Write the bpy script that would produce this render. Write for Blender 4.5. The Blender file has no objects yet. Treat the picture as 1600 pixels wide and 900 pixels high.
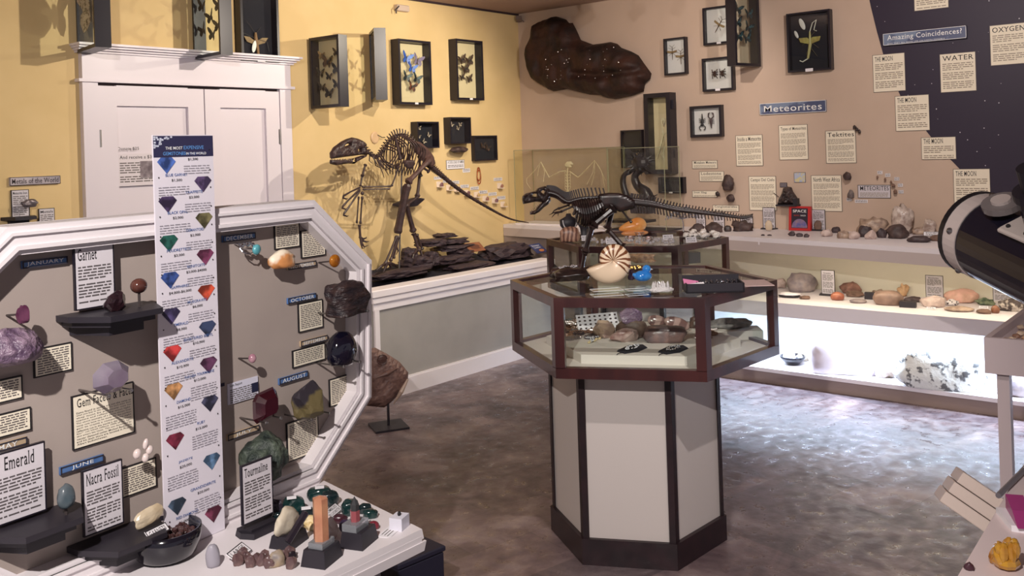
import bpy, bmesh, math, random
from mathutils import Vector, Matrix, noise
C = bpy.context.scene
COL = C.collection
PI = math.pi
# ---------------------------------------------------------------- camera
YAW, PITCH, ROLL, FPX, CX, CY = 0.8778, 0.0021, -0.0323, 1454.94, 800.0, 233.28
EYE = Vector((0, 0, 1.6))
def basis():
    cy, sy, cp, sp = math.cos(YAW), math.sin(YAW), math.cos(PITCH), math.sin(PITCH)
    f = Vector((sy*cp, cy*cp, sp)); r = Vector((cy, -sy, 0)); u = r.cross(f)
    cr, sr = math.cos(ROLL), math.sin(ROLL)
    return r*cr + u*sr, u*cr - r*sr, f
CR, CU, CF = basis()
cam = bpy.data.objects.new('camera', bpy.data.cameras.new('camera'))
COL.objects.link(cam)
M = Matrix((CR, CU, -CF)).transposed().to_4x4(); M.translation = EYE
cam.matrix_world = M
cam.data.sensor_width = 36; cam.data.lens = FPX*36/1600
cam.data.shift_y = (CY - 450)/1600
cam.data.clip_start = 0.05
C.camera = cam
# ---------------------------------------------------------------- light and exposure
C.view_settings.view_transform = 'Standard'
C.view_settings.look = 'None'
C.view_settings.gamma = 1
C.view_settings.use_curve_mapping = False
C.view_settings.exposure = 0.0
W = bpy.data.worlds.new('world'); C.world = W; W.use_nodes = True
W.node_tree.nodes['Background'].inputs[0].default_value = (0.92, 0.86, 0.92, 1)
W.node_tree.nodes['Background'].inputs[1].default_value = 0.30
CEIL = 2.83
# track spot lamps: (x, y, aim x, aim y, aim z, watts, cone degrees, colour)
SPOTS = [
    (-0.55, 0.3, 1.05, 1.9, 1.15, 380, 90, (1, .93, .88)),      # on the gem board
    (5.35, 3.45, 4.7, 5.28, 1.4, 95, 115, (1, .88, .70)),           # on the skeleton and the yellow wall
    (3.7, 2.9, 3.5, 5.28, 1.9, 150, 120, (1, .88, .74)),           # on the door and the frames left
    (4.6, 1.4, 6.5, 2.0, 1.5, 88, 110, (1, .88, .80)),            # on the meteorite wall
    (4.9, 2.9, 6.5, 4.2, 1.7, 50, 100, (1, .87, .76)),            # on the fossil slab
    (1.9, 0.5, 3.3, 2.1, 0.8, 110, 75, (1, .90, .85)),            # on the hexagonal case
]
TUBE_WARM, TUBE_COLD = 9, 60
# ---------------------------------------------------------------- unprojection onto real planes of the room
def ray(x, y): return CR*((x-CX)/FPX) - CU*((y-CY)/FPX) + CF
def on(x, y, p, n):
    d = ray(x, y); return EYE + d*(((Vector(p)-EYE).dot(n))/d.dot(n))
def onz(x, y, z): return on(x, y, (0, 0, z), Vector((0, 0, 1)))
def dist(p): return (Vector(p)-EYE).dot(CF)
class Plane:
    """A vertical wall plane: u runs to the right as seen from the room, -y of the local frame faces the room."""
    def __init__(s, p, rz):
        s.p = Vector(p); s.rz = rz
        s.u = Vector((math.cos(rz), math.sin(rz), 0)); s.n = Vector((-math.sin(rz), math.cos(rz), 0))
    def at(s, x, y, off=0.0): return on(x, y, s.p - s.n*off, s.n)
    def rect(s, x0, y0, x1, y1, hp=None, off=0.0):
        a, b = s.at(x0, y0, off), s.at(x1, y1, off)
        c = (a+b)/2
        if hp:   # height in pixels measured down the left edge
            c = s.at((x0+x1)/2, (y0+y1)/2, off); return c, abs((b-a).dot(s.u)), hp*(a-EYE).dot(CF)/FPX
        return c, abs((b-a).dot(s.u)), abs(a.z-b.z)
# ---------------------------------------------------------------- materials
def lin(c): return tuple((v/255/12.92 if v/255 <= .04045 else ((v/255+.055)/1.055)**2.4) for v in c) + (1,)
MC = {}
def mat(name, c1, c2=None, scale=8, rough=.6, bump=0, metal=0, detail=4, trans=0, spec=.5, kind='noise', coat=0, emit=0, stretch=None, ramp=(.35, .65), sheen=0):
    if name in MC: return MC[name]
    m = bpy.data.materials.new(name); m.use_nodes = True; MC[name] = m
    nt = m.node_tree; N = nt.nodes; L = nt.links; b = N['Principled BSDF']
    b.inputs['Roughness'].default_value = rough; b.inputs['Metallic'].default_value = metal
    b.inputs['Base Color'].default_value = lin(c1); b.inputs['Specular IOR Level'].default_value = spec
    b.inputs['Coat Weight'].default_value = coat
    b.inputs['Transmission Weight'].default_value = trans
    if emit:
        b.inputs['Emission Color'].default_value = lin(c1); b.inputs['Emission Strength'].default_value = emit
    if c2 is not None or bump:
        tc = N.new('ShaderNodeTexCoord'); src = tc.outputs['Object']
        if stretch:
            mp = N.new('ShaderNodeMapping'); mp.inputs['Scale'].default_value = stretch
            L.new(src, mp.inputs[0]); src = mp.outputs[0]
        if kind == 'voronoi':
            t = N.new('ShaderNodeTexVoronoi'); t.inputs['Scale'].default_value = scale; out = t.outputs['Distance']
        elif kind == 'wave':
            t = N.new('ShaderNodeTexWave'); t.inputs['Scale'].default_value = scale; t.inputs['Distortion'].default_value = 5; t.inputs['Detail'].default_value = 3; out = t.outputs['Fac']
        else:
            t = N.new('ShaderNodeTexNoise'); t.inputs['Scale'].default_value = scale; t.inputs['Detail'].default_value = detail; out = t.outputs['Fac']
        L.new(src, t.inputs['Vector'])
        if c2 is not None:
            r = N.new('ShaderNodeValToRGB'); r.color_ramp.elements[0].position = ramp[0]; r.color_ramp.elements[1].position = ramp[1]
            r.color_ramp.elements[0].color = lin(c1); r.color_ramp.elements[1].color = lin(c2)
            L.new(out, r.inputs[0]); L.new(r.outputs[0], b.inputs['Base Color'])
        if bump:
            bp = N.new('ShaderNodeBump'); bp.inputs['Strength'].default_value = min(1, bump); bp.inputs['Distance'].default_value = .01*max(1, bump)
            L.new(out, bp.inputs['Height']); L.new(bp.outputs[0], b.inputs['Normal'])
    return m
def glass_mat(name, tint=(250, 255, 252), refl=.07, rough=.02):
    if name in MC: return MC[name]
    m = bpy.data.materials.new(name); m.use_nodes = True; MC[name] = m
    nt = m.node_tree; N = nt.nodes; L = nt.links
    N.remove(N['Principled BSDF'])
    t = N.new('ShaderNodeBsdfTransparent'); t.inputs[0].default_value = lin(tint)
    g = N.new('ShaderNodeBsdfGlossy'); g.inputs['Roughness'].default_value = rough
    lw = N.new('ShaderNodeLayerWeight'); lw.inputs[0].default_value = .5
    pw = N.new('ShaderNodeMath'); pw.operation = 'POWER'; pw.inputs[1].default_value = 5; L.new(lw.outputs['Facing'], pw.inputs[0])
    ma = N.new('ShaderNodeMath'); ma.operation = 'MULTIPLY_ADD'; ma.inputs[1].default_value = .6; ma.inputs[2].default_value = .035; L.new(pw.outputs[0], ma.inputs[0])
    mx = N.new('ShaderNodeMixShader')
    L.new(ma.outputs[0], mx.inputs[0]); L.new(t.outputs[0], mx.inputs[1]); L.new(g.outputs[0], mx.inputs[2])
    L.new(mx.outputs[0], N['Material Output'].inputs[0])
    return m
GLASS = glass_mat('clear glass')
GLASSG = glass_mat('green edged glass', (246, 247, 243))
WHITE = mat('white paint', (226, 219, 222), rough=.45)
DOORW = mat('door white paint', (222, 214, 222), rough=.4)
YELLOW = mat('yellow wall paint', (222, 194, 142), (214, 186, 133), scale=3, rough=.85)
BEIGE = mat('beige wall paint', (200, 177, 159), (194, 171, 153), scale=3, rough=.85)
GREYP = mat('grey wall paint', (158, 154, 150), (150, 147, 143), scale=4, rough=.8)
BOARDP = mat('taupe board paint', (168, 155, 148), (160, 147, 141), scale=5, rough=.8)
TAUPE = mat('taupe kick paint', (150, 130, 122), rough=.6)
CASEW = mat('mahogany wood', (70, 33, 32), (50, 24, 26), scale=14, rough=.32, kind='noise', stretch=(1, 1, .2), coat=.25)
CASED = mat('dark base wood', (42, 22, 28), (28, 14, 20), scale=14, rough=.45)
PANEL = mat('cream pedestal panel', (205, 196, 192), rough=.55)
BLACKF = mat('black frame', (30, 26, 36), rough=.35)
BLACKS = mat('black stand', (38, 34, 42), rough=.5)
BLACKC = mat('black cloth', (20, 17, 26), (34, 30, 42), scale=10, rough=.95)
PAPER = mat('cream paper', (236, 226, 206), rough=.8)
PAPERW = mat('white paper', (232, 228, 232), rough=.8)
PAPERP = mat('pale grey paper', (208, 202, 208), rough=.8)
INK = mat('black ink', (26, 22, 26), rough=.7)
INKG = mat('grey print', (104, 98, 96), rough=.8)
MBLUE = mat('blue sign', (92, 130, 182), (60, 88, 144), scale=12, rough=.4)
MTAN = mat('tan sign', (190, 165, 130), (170, 150, 130), scale=12, rough=.4)
SBLUE = mat('slate blue sign', (120, 134, 160), (78, 86, 118), scale=6, rough=.4, ramp=(.45, .5))
WLET = mat('white lettering', (240, 240, 240), rough=.5)
BONE = mat('dark brown bone', (66, 46, 44), (44, 30, 32), scale=30, rough=.45, bump=.2)
BRONZE = mat('dark resin bone', (46, 30, 28), (26, 18, 18), scale=30, rough=.3, coat=.15)
IVORY = mat('ivory bone', (226, 214, 180), (205, 190, 150), scale=30, rough=.5)
SILVER = mat('silver', (205, 205, 212), rough=.22, metal=1)
GOLD = mat('brass', (205, 170, 100), rough=.3, metal=1)
STEEL = mat('steel pin', (150, 146, 146), rough=.35, metal=1)
PIN = mat('dark pin', (60, 52, 52), rough=.5)
# ---------------------------------------------------------------- mesh builder
def rotm(rx=0, ry=0, rz=0): return Matrix.Rotation(rz, 3, 'Z') @ Matrix.Rotation(ry, 3, 'Y') @ Matrix.Rotation(rx, 3, 'X')
TXT = {}
def text_geo(s, serif=True):
    if (s, serif) in TXT: return TXT[(s, serif)]
    cu = bpy.data.curves.new('t', 'FONT'); cu.body = s; cu.resolution_u = 3; cu.offset = .003
    if serif: cu.space_character = 1.09
    ob = bpy.data.objects.new('t', cu); COL.objects.link(ob)
    me = bpy.data.meshes.new_from_object(ob)
    vs = [(v.co.x, v.co.y) for v in me.vertices]; fs = [tuple(p.vertices) for p in me.polygons]
    bpy.data.objects.remove(ob); bpy.data.curves.remove(cu); bpy.data.meshes.remove(me)
    if serif:   # small slabs on the flat ends of the stems
        use = {}
        for f in fs:
            for i in range(len(f)):
                k = tuple(sorted((tuple(round(c, 4) for c in vs[f[i-1]]), tuple(round(c, 4) for c in vs[f[i]])))); use.setdefault(k, []).append(f)
        for (p, q), ff in use.items():
            if len(ff) == 1 and abs(p[1]-q[1]) < .004 and .03 < abs(p[0]-q[0]) < .15:
                cy_ = sum(vs[i][1] for i in ff[0])/len(ff[0]); up = 1 if cy_ > p[1] else -1
                x0, x1 = min(p[0], q[0])-.045, max(p[0], q[0])+.045; n = len(vs)
                vs += [(x0, p[1]), (x1, p[1]), (x1, p[1]+up*.03), (x0, p[1]+up*.03)]; fs.append((n, n+1, n+2, n+3) if up > 0 else (n+3, n+2, n+1, n))
    x0 = min(v[0] for v in vs); x1 = max(v[0] for v in vs); y0 = min(v[1] for v in vs); y1 = max(v[1] for v in vs)
    TXT[(s, serif)] = ([(v[0]-x0, v[1]-y0) for v in vs], fs, x1-x0, y1-y0); return TXT[(s, serif)]
class MB:
    def __init__(s): s.v = []; s.f = []
    def add(s, vs, fs):
        n = len(s.v); s.v += [tuple(v) for v in vs]; s.f += [tuple(i+n for i in f) for f in fs]; return s
    def box(s, c, d, R=None, bev=0):
        c = Vector(c); x, y, z = d[0]/2, d[1]/2, d[2]/2
        if bev:
            b = min(bev, x*.9, y*.9, z*.9)
            prof = [(-z, b), (-z+b, 0), (z-b, 0), (z, b)]; vs = []
            for zz, i in prof:
                X, Y = x-i, y-i
                k = b*.6
                vs += [(-X+k, -Y, zz), (X-k, -Y, zz), (X, -Y+k, zz), (X, Y-k, zz), (X-k, Y, zz), (-X+k, Y, zz), (-X, Y-k, zz), (-X, -Y+k, zz)]
            fs = [tuple(range(7, -1, -1)), tuple(range(24, 32))]
            for l in range(3):
                for i in range(8): fs.append((l*8+i, l*8+(i+1) % 8, l*8+8+(i+1) % 8, l*8+8+i))
        else:
            vs = [(-x, -y, -z), (x, -y, -z), (x, y, -z), (-x, y, -z), (-x, -y, z), (x, -y, z), (x, y, z), (-x, y, z)]
            fs = [(3, 2, 1, 0), (4, 5, 6, 7), (0, 1, 5, 4), (1, 2, 6, 5), (2, 3, 7, 6), (3, 0, 4, 7)]
        return s.add([c + (R @ Vector(v) if R else Vector(v)) for v in vs], fs)
    def polyz(s, poly, z0, z1, inset=0):
        n = len(poly); cx = sum(p[0] for p in poly)/n; cy = sum(p[1] for p in poly)/n; k = 1-inset
        vs = [(p[0], p[1], z0) for p in poly] + [(cx+(p[0]-cx)*k, cy+(p[1]-cy)*k, z1) for p in poly]
        fs = [tuple(range(n-1, -1, -1)), tuple(range(n, 2*n))] + [(i, (i+1) % n, n+(i+1) % n, n+i) for i in range(n)]
        return s.add(vs, fs)
    def prism(s, poly, y0, y1):   # poly in (x, z), faces y0 (room side) .. y1
        n = len(poly)
        vs = [(p[0], y0, p[1]) for p in poly] + [(p[0], y1, p[1]) for p in poly]
        fs = [tuple(range(n)), tuple(range(2*n-1, n-1, -1))] + [((i+1) % n, i, n+i, n+(i+1) % n) for i in range(n)]
        return s.add(vs, fs)
    def quad(s, x0, z0, x1, z1, y): return s.add([(x0, y, z0), (x1, y, z0), (x1, y, z1), (x0, y, z1)], [(0, 1, 2, 3)])
    def tube(s, pts, r, n=6, closed=False):
        pts = [Vector(p) for p in pts]; m = len(pts)
        rs = r if isinstance(r, (list, tuple)) else [r]*m
        ref = None; vs = []
        for i, p in enumerate(pts):
            a = pts[i-1] if (i > 0 or closed) else p; b = pts[(i+1) % m] if (i < m-1 or closed) else p
            t = (b-a); t = t.normalized() if t.length > 1e-9 else Vector((0, 0, 1))
            if ref is None: ref = t.orthogonal().normalized()
            ref = (ref - t*ref.dot(t)); ref = ref.normalized() if ref.length > 1e-6 else t.orthogonal().normalized()
            bn = t.cross(ref)
            for k in range(n):
                a2 = 2*PI*k/n; vs.append(p + (ref*math.cos(a2)+bn*math.sin(a2))*rs[i])
        fs = []
        for i in range(m if closed else m-1):
            j = (i+1) % m
            for k in range(n): fs.append((i*n+k, i*n+(k+1) % n, j*n+(k+1) % n, j*n+k))
        if not closed: fs += [tuple(range(n-1, -1, -1)), tuple(range((m-1)*n, m*n))]
        return s.add(vs, fs)
    def ball(s, c, r, n=10, m=6, R=None):
        if not isinstance(r, (tuple, list)): r = (r, r, r)
        c = Vector(c); vs = []
        T = lambda v: c + (R @ Vector(v) if R else Vector(v))
        vs.append(T((0, 0, -r[2])))
        for j in range(1, m):
            a = -PI/2+PI*j/m
            for i in range(n):
                b = 2*PI*i/n; vs.append(T((r[0]*math.cos(a)*math.cos(b), r[1]*math.cos(a)*math.sin(b), r[2]*math.sin(a))))
        vs.append(T((0, 0, r[2])))
        fs = [(0, 1+(i+1) % n, 1+i) for i in range(n)]
        for j in range(m-2):
            for i in range(n): fs.append((1+j*n+i, 1+j*n+(i+1) % n, 1+(j+1)*n+(i+1) % n, 1+(j+1)*n+i))
        k = len(vs)-1; b = 1+(m-2)*n
        fs += [(k, b+i, b+(i+1) % n) for i in range(n)]
        return s.add(vs, fs)
    def lathe(s, prof, n=24, c=(0, 0, 0), sx=1, sy=1):
        vs = []; m = len(prof)
        for r, z in prof:
            for i in range(n): vs.append((c[0]+sx*r*math.cos(2*PI*i/n), c[1]+sy*r*math.sin(2*PI*i/n), c[2]+z))
        fs = [(j*n+i, j*n+(i+1) % n, (j+1)*n+(i+1) % n, (j+1)*n+i) for j in range(m-1) for i in range(n)]
        fs += [tuple(range(n-1, -1, -1)), tuple(range((m-1)*n, m*n))]
        return s.add(vs, fs)
    def text(s, t, x, z, y, w=None, h=None, align='c', serif=True):
        vs, fs, tw, th = text_geo(t, serif)
        if h is None: h = w/tw*th
        if w is None: w = h/th*tw
        x0 = x-w/2 if align == 'c' else x
        return s.add([(x0+a/tw*w, y, z-h/2+b/th*h) for a, b in vs], fs)
    def lines(s, x0, x1, z0, z1, y, pitch, seed=0, para=5, fill=.46, jit=1):
        rnd = random.Random(seed); z = z1-pitch*.5; k = 0
        while z > z0+pitch*.3:
            k += 1
            end = x1 - (rnd.random()*.5*(x1-x0) if (para and k % para == 0) else 0)
            x = x0
            while x < end-pitch*.5:
                w = min(end-x, pitch*rnd.uniform(1.0, 3.4)); s.quad(x, z-pitch*fill/2, x+w, z+pitch*fill/2, y); x += w+pitch*.45
            z -= pitch*(1.8 if (para and k % para == 0) else 1)
        return s
    def crystal(s, p, d, r, n=6, tip=.28, flat=1.0):
        p = Vector(p); d = Vector(d); q = p+d*(1-tip)
        ref = d.orthogonal().normalized(); bn = d.normalized().cross(ref); vs = []
        for c in (p, q):
            for k in range(n):
                a = 2*PI*k/n; vs.append(c+ref*r*math.cos(a)+bn*r*flat*math.sin(a))
        vs.append(p+d)
        return s.add(vs, [tuple(range(n-1, -1, -1))]+[(k, (k+1) % n, n+(k+1) % n, n+k) for k in range(n)]+[(n+k, n+(k+1) % n, 2*n) for k in range(n)])
    def build(s, name, m, parent=None, smooth=False, loc=None, rz=0):
        me = bpy.data.meshes.new(name); me.from_pydata(s.v, [], s.f); me.materials.append(m)
        if smooth: me.polygons.foreach_set('use_smooth', [True]*len(me.polygons))
        me.validate(); me.update()
        o = bpy.data.objects.new(name, me); COL.objects.link(o)
        if parent: o.parent = parent
        if loc is not None: o.location = loc
        o.rotation_euler = (0, 0, rz)
        return o
def tag(o, label=None, cat=None, group=None, kind=None):
    for k, v in (('label', label), ('category', cat), ('group', group), ('kind', kind)):
        if v: o[k] = v
    return o
def thing(name, label, cat, loc, rz=0, group=None):
    o = bpy.data.objects.new(name, None); COL.objects.link(o); o.empty_display_size = .02
    o.location = loc; o.rotation_euler = (0, 0, rz); return tag(o, label, cat, group)
def struct(name, mb, m, **k): return tag(mb.build(name, m, **k), kind='structure')
def copy_tree(o, loc, rz=None, label=None, scale=None):
    c = o.copy(); COL.objects.link(c); c.location = loc
    if rz is not None: c.rotation_euler = (0, 0, rz)
    if scale: c.scale = scale
    if label: c['label'] = label
    for ch in list(o.children):
        d = ch.copy(); COL.objects.link(d); d.parent = c
        for g in list(ch.children):
            e = g.copy(); COL.objects.link(e); e.parent = d
    return c
def rock_mb(sx, sy, sz, seed=1, sub=3, rough=.25, freq=1.6, facet=False, flat=.25, boxy=0):
    bm = bmesh.new(); bmesh.ops.create_icosphere(bm, subdivisions=sub, radius=1)
    off = Vector((seed*7.13, seed*3.7, seed*1.9)); rnd = random.Random(seed)
    planes = [(Vector((rnd.uniform(-1, 1), rnd.uniform(-1, 1), rnd.uniform(-.6, 1))).normalized(), rnd.uniform(.6, .92)) for _ in range(9)] if facet else []
    for v in bm.verts:
        d = v.co.normalized()
        k = 1+rough*noise.noise(d*freq+off)*1.6+rough*.45*noise.noise(d*freq*3+off)+rough*.22*noise.noise(d*freq*8+off)
        p = d*k
        if boxy: p = p/(max(abs(d.x), abs(d.y), abs(d.z))**boxy)
        for n, h in planes:
            e = p.dot(n)-h
            if e > 0: p -= n*e
        if p.z < -1+flat: p.z = -1+flat
        v.co = p
    xs = [v.co.x for v in bm.verts]; ys = [v.co.y for v in bm.verts]; zs = [v.co.z for v in bm.verts]
    x0, x1, y0, y1, z0, z1 = min(xs), max(xs), min(ys), max(ys), min(zs), max(zs)
    m = MB(); bm.verts.index_update()
    m.v = [((v.co.x-(x0+x1)/2)/(x1-x0)*sx, (v.co.y-(y0+y1)/2)/(y1-y0)*sy, (v.co.z-z0)/(z1-z0)*sz) for v in bm.verts]
    m.f = [tuple(v.index for v in f.verts) for f in bm.faces]; bm.free(); return m
def inpoly(x, y, P):
    c = False; n = len(P)
    for i in range(n):
        a, b = P[i], P[i-1]
        if (a[1] > y) != (b[1] > y) and x < (b[0]-a[0])*(y-a[1])/(b[1]-a[1])+a[0]: c = not c
    return c
def bdist(x, y, P):
    best = (1e9, 0, 0); n = len(P)
    for i in range(n):
        a, b = P[i-1], P[i]; dx, dy = b[0]-a[0], b[1]-a[1]; l = dx*dx+dy*dy or 1e-12
        t = max(0, min(1, ((x-a[0])*dx+(y-a[1])*dy)/l)); qx, qy = a[0]+dx*t, a[1]+dy*t
        d = math.hypot(x-qx, y-qy)
        if d < best[0]: best = (d, qx, qy)
    return best
def relief(mb, P, y0, front, back, res, holes=(), rough=0, freq=20, seed=0, edge=None, power=.5):
    """Closed bulging body from an outline in (x, z): bulges `front` towards -y and `back` towards +y about y0."""
    xs = [p[0] for p in P]; zs = [p[1] for p in P]; x0, x1, z0, z1 = min(xs), max(xs), min(zs), max(zs)
    nx = max(3, int((x1-x0)/res)); nz = max(3, int((z1-z0)/res)); hx = (x1-x0)/nx; hz = (z1-z0)/nz
    cells = [(i, j) for i in range(nx) for j in range(nz) if inpoly(x0+(i+.5)*hx, z0+(j+.5)*hz, P) and not any(inpoly(x0+(i+.5)*hx, z0+(j+.5)*hz, H) for H in holes)]
    cs = set(cells); idx = {}; V = []
    edge = edge or min(x1-x0, z1-z0)*.5
    def border(i, j): return any((i+a, j+b) not in cs for a in (-1, 0) for b in (-1, 0))
    for (i, j) in cells:
        for a in (0, 1):
            for b in (0, 1):
                k = (i+a, j+b)
                if k in idx: continue
                x, z = x0+k[0]*hx, z0+k[1]*hz; bo = border(*k)
                loops = [P]+list(holes)
                d, qx, qz = min((bdist(x, z, Q) for Q in loops), key=lambda t: t[0])
                if bo and d < 1.6*max(hx, hz): x, z, d = qx, qz, 0
                if bo: d = 0
                t = min(1, d/edge); h = (1-(1-t)**2)**power if t > 0 else 0
                q = noise.noise(Vector((x*freq, z*freq, seed)))+.5*noise.noise(Vector((x*freq*2.7, z*freq*2.7, seed+5)))
                idx[k] = len(V); V.append((x, z, h*(1+rough*q) if not bo else 0))
    n = len(V)
    vs = [(x, y0-front*h, z) for x, z, h in V]+[(x, y0+back*h, z) for x, z, h in V]
    fs = []
    for (i, j) in cells:
        a, b, c, d = idx[(i, j)], idx[(i+1, j)], idx[(i+1, j+1)], idx[(i, j+1)]
        fs.append((a, b, c, d)); fs.append((n+d, n+c, n+b, n+a))
    me = mb.add(vs, fs); return me
def hull2(P, k=1.0): return P
# ---------------------------------------------------------------- room shell
XR, YL = 6.50, 5.28          # right wall, left wall
WL = Plane((0, YL, 0), 0.0)
WR = Plane((XR, 0, 0), -PI/2)
BD = Vector((.9947, .1028, 0)); BRZ = math.atan2(BD.y, BD.x)
BP0 = onz(500, 757, .75)
WB = Plane(BP0, BRZ)         # front of the gem board's frame
def floor_mat():
    m = bpy.data.materials.new('slate vinyl floor'); m.use_nodes = True; nt = m.node_tree; N = nt.nodes; L = nt.links; b = N['Principled BSDF']
    tc = N.new('ShaderNodeTexCoord'); mp = N.new('ShaderNodeMapping'); mp.inputs['Rotation'].default_value = (0, 0, math.radians(12))
    L.new(tc.outputs['Object'], mp.inputs[0])
    n1 = N.new('ShaderNodeTexNoise'); n1.inputs['Scale'].default_value = 3.0; n1.inputs['Detail'].default_value = 9; n1.inputs['Roughness'].default_value = .62; n1.inputs['Distortion'].default_value = .8
    L.new(mp.outputs[0], n1.inputs['Vector'])
    r = N.new('ShaderNodeValToRGB'); e = r.color_ramp.elements
    e[0].position = .32; e[0].color = lin((76, 62, 68)); e[1].position = .7; e[1].color = lin((160, 143, 142))
    q = r.color_ramp.elements.new(.5); q.color = lin((112, 95, 98)); L.new(n1.outputs['Fac'], r.inputs[0])
    br = N.new('ShaderNodeTexBrick'); br.inputs['Scale'].default_value = 1.0; br.offset = .5
    br.inputs['Brick Width'].default_value = .61; br.inputs['Row Height'].default_value = .305; br.inputs['Mortar Size'].default_value = .0018
    br.inputs['Color1'].default_value = (.55, .55, .58, 1); br.inputs['Color2'].default_value = (1.1, 1.08, 1.05, 1); br.inputs['Mortar'].default_value = (.6, .6, .6, 1)
    L.new(mp.outputs[0], br.inputs['Vector'])
    mx = N.new('ShaderNodeMix'); mx.data_type = 'RGBA'; mx.blend_type = 'MULTIPLY'; mx.inputs[0].default_value = 1
    L.new(r.outputs[0], mx.inputs[6]); L.new(br.outputs[0], mx.inputs[7]); L.new(mx.outputs[2], b.inputs['Base Color'])
    n2 = N.new('ShaderNodeTexNoise'); n2.inputs['Scale'].default_value = 16; n2.inputs['Detail'].default_value = 6; L.new(mp.outputs[0], n2.inputs['Vector'])
    bp = N.new('ShaderNodeBump'); bp.inputs['Strength'].default_value = .32; bp.inputs['Distance'].default_value = .012; L.new(n2.outputs['Fac'], bp.inputs['Height']); L.new(bp.outputs[0], b.inputs['Normal'])
    rr = N.new('ShaderNodeMapRange'); rr.inputs[1].default_value = .3; rr.inputs[2].default_value = .65; rr.inputs[3].default_value = .2; rr.inputs[4].default_value = .52; L.new(n2.outputs['Fac'], rr.inputs[0]); L.new(rr.outputs[0], b.inputs['Roughness'])
    b.inputs['Specular IOR Level'].default_value = .95
    return m
FLOORM = floor_mat()
struct('floor', MB().box((2.4, 1.6, -.025), (8.4, 7.6, .05)), FLOORM)
struct('ceiling', MB().box((2.4, 1.6, CEIL+.025), (8.4, 7.6, .05)), mat('ceiling paint', (176, 150, 138), rough=.9))
# the yellow wall, with the door opening filled by the door
struct('wall_left', MB().box((2.4, YL+.05, CEIL/2), (8.4, .1, CEIL)), YELLOW)
struct('wall_right', MB().box((XR+.05, 1.6, CEIL/2), (.1, 7.36, CEIL)), BEIGE)
# painted night sky on the right wall
def sky_mat():
    m = bpy.data.materials.new('night sky paint'); m.use_nodes = True; nt = m.node_tree; N = nt.nodes; L = nt.links; b = N['Principled BSDF']
    b.inputs['Roughness'].default_value = .6
    tc = N.new('ShaderNodeTexCoord'); v = N.new('ShaderNodeTexVoronoi'); v.inputs['Scale'].default_value = 20; L.new(tc.outputs['Object'], v.inputs['Vector'])
    n = N.new('ShaderNodeTexNoise'); n.inputs['Scale'].default_value = 2.2; L.new(tc.outputs['Object'], n.inputs['Vector'])
    mr = N.new('ShaderNodeMapRange'); mr.inputs[1].default_value = .35; mr.inputs[2].default_value = .8; mr.inputs[3].default_value = .045; mr.inputs[4].default_value = .10; L.new(n.outputs['Fac'], mr.inputs[0])
    lt = N.new('ShaderNodeMath'); lt.operation = 'LESS_THAN'; L.new(v.outputs['Distance'], lt.inputs[0]); L.new(mr.outputs[0], lt.inputs[1])
    mx = N.new('ShaderNodeMix'); mx.data_type = 'RGBA'; mx.inputs[6].default_value = lin((40, 30, 52)); mx.inputs[7].default_value = lin((220, 215, 225)); L.new(lt.outputs[0], mx.inputs[0]); L.new(mx.outputs[2], b.inputs['Base Color'])
    return m
pts = [WR.at(*p) for p in ((1352, -30), (1361, 11), (1370, 48), (1380, 84), (1392, 117), (1406.7, 149), (1425, 178), (1447, 204), (1468, 231), (1489, 253), (1520, 285), (1560, 315), (1620, 345))]
o0 = Vector((XR, pts[0].y, 0)); poly = [(o0.y-p.y, p.z) for p in pts] + [(o0.y-.2, pts[-1].z), (o0.y-.2, CEIL-.002), (0, CEIL-.002)]
tag(MB().prism(poly, -.003, .0).build('trim_4', sky_mat(), loc=o0, rz=-PI/2), kind='structure')
# crown edge dark strip and the little corner bracket at the ceiling
struct('trim_1', MB().box((2.4, YL-.006, CEIL-.008), (8.2, .012, .016)), mat('dark ceiling trim', (52, 36, 40), rough=.6))
tb = MB().box((0, 0, 0), (.05, .05, .035), rotm(0, .4, .6)).tube([(0, 0, 0), (.05, -.03, -.03)], .006)
tag(tb.build('wall_bracket', mat('bracket grey', (120, 104, 98), rough=.5), loc=(XR-.04, YL-.045, CEIL-.05)), 'small grey bracket in the ceiling corner between yellow and beige wall', 'bracket')
p = WL.at(628, 13, .02)
t = thing('junction_box', 'small white junction box high on the yellow wall near the ceiling', 'junction box', p)
MB().box((0, 0, 0), (.13, .04, .05), bev=.006).build('box_body', mat('box white', (196, 176, 160)), t)
MB().tube([(-.05, -.02, .01), (-.085, -.02, -.02), (-.08, -.02, -.05)], .006).build('cable', PIN, t)
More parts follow.
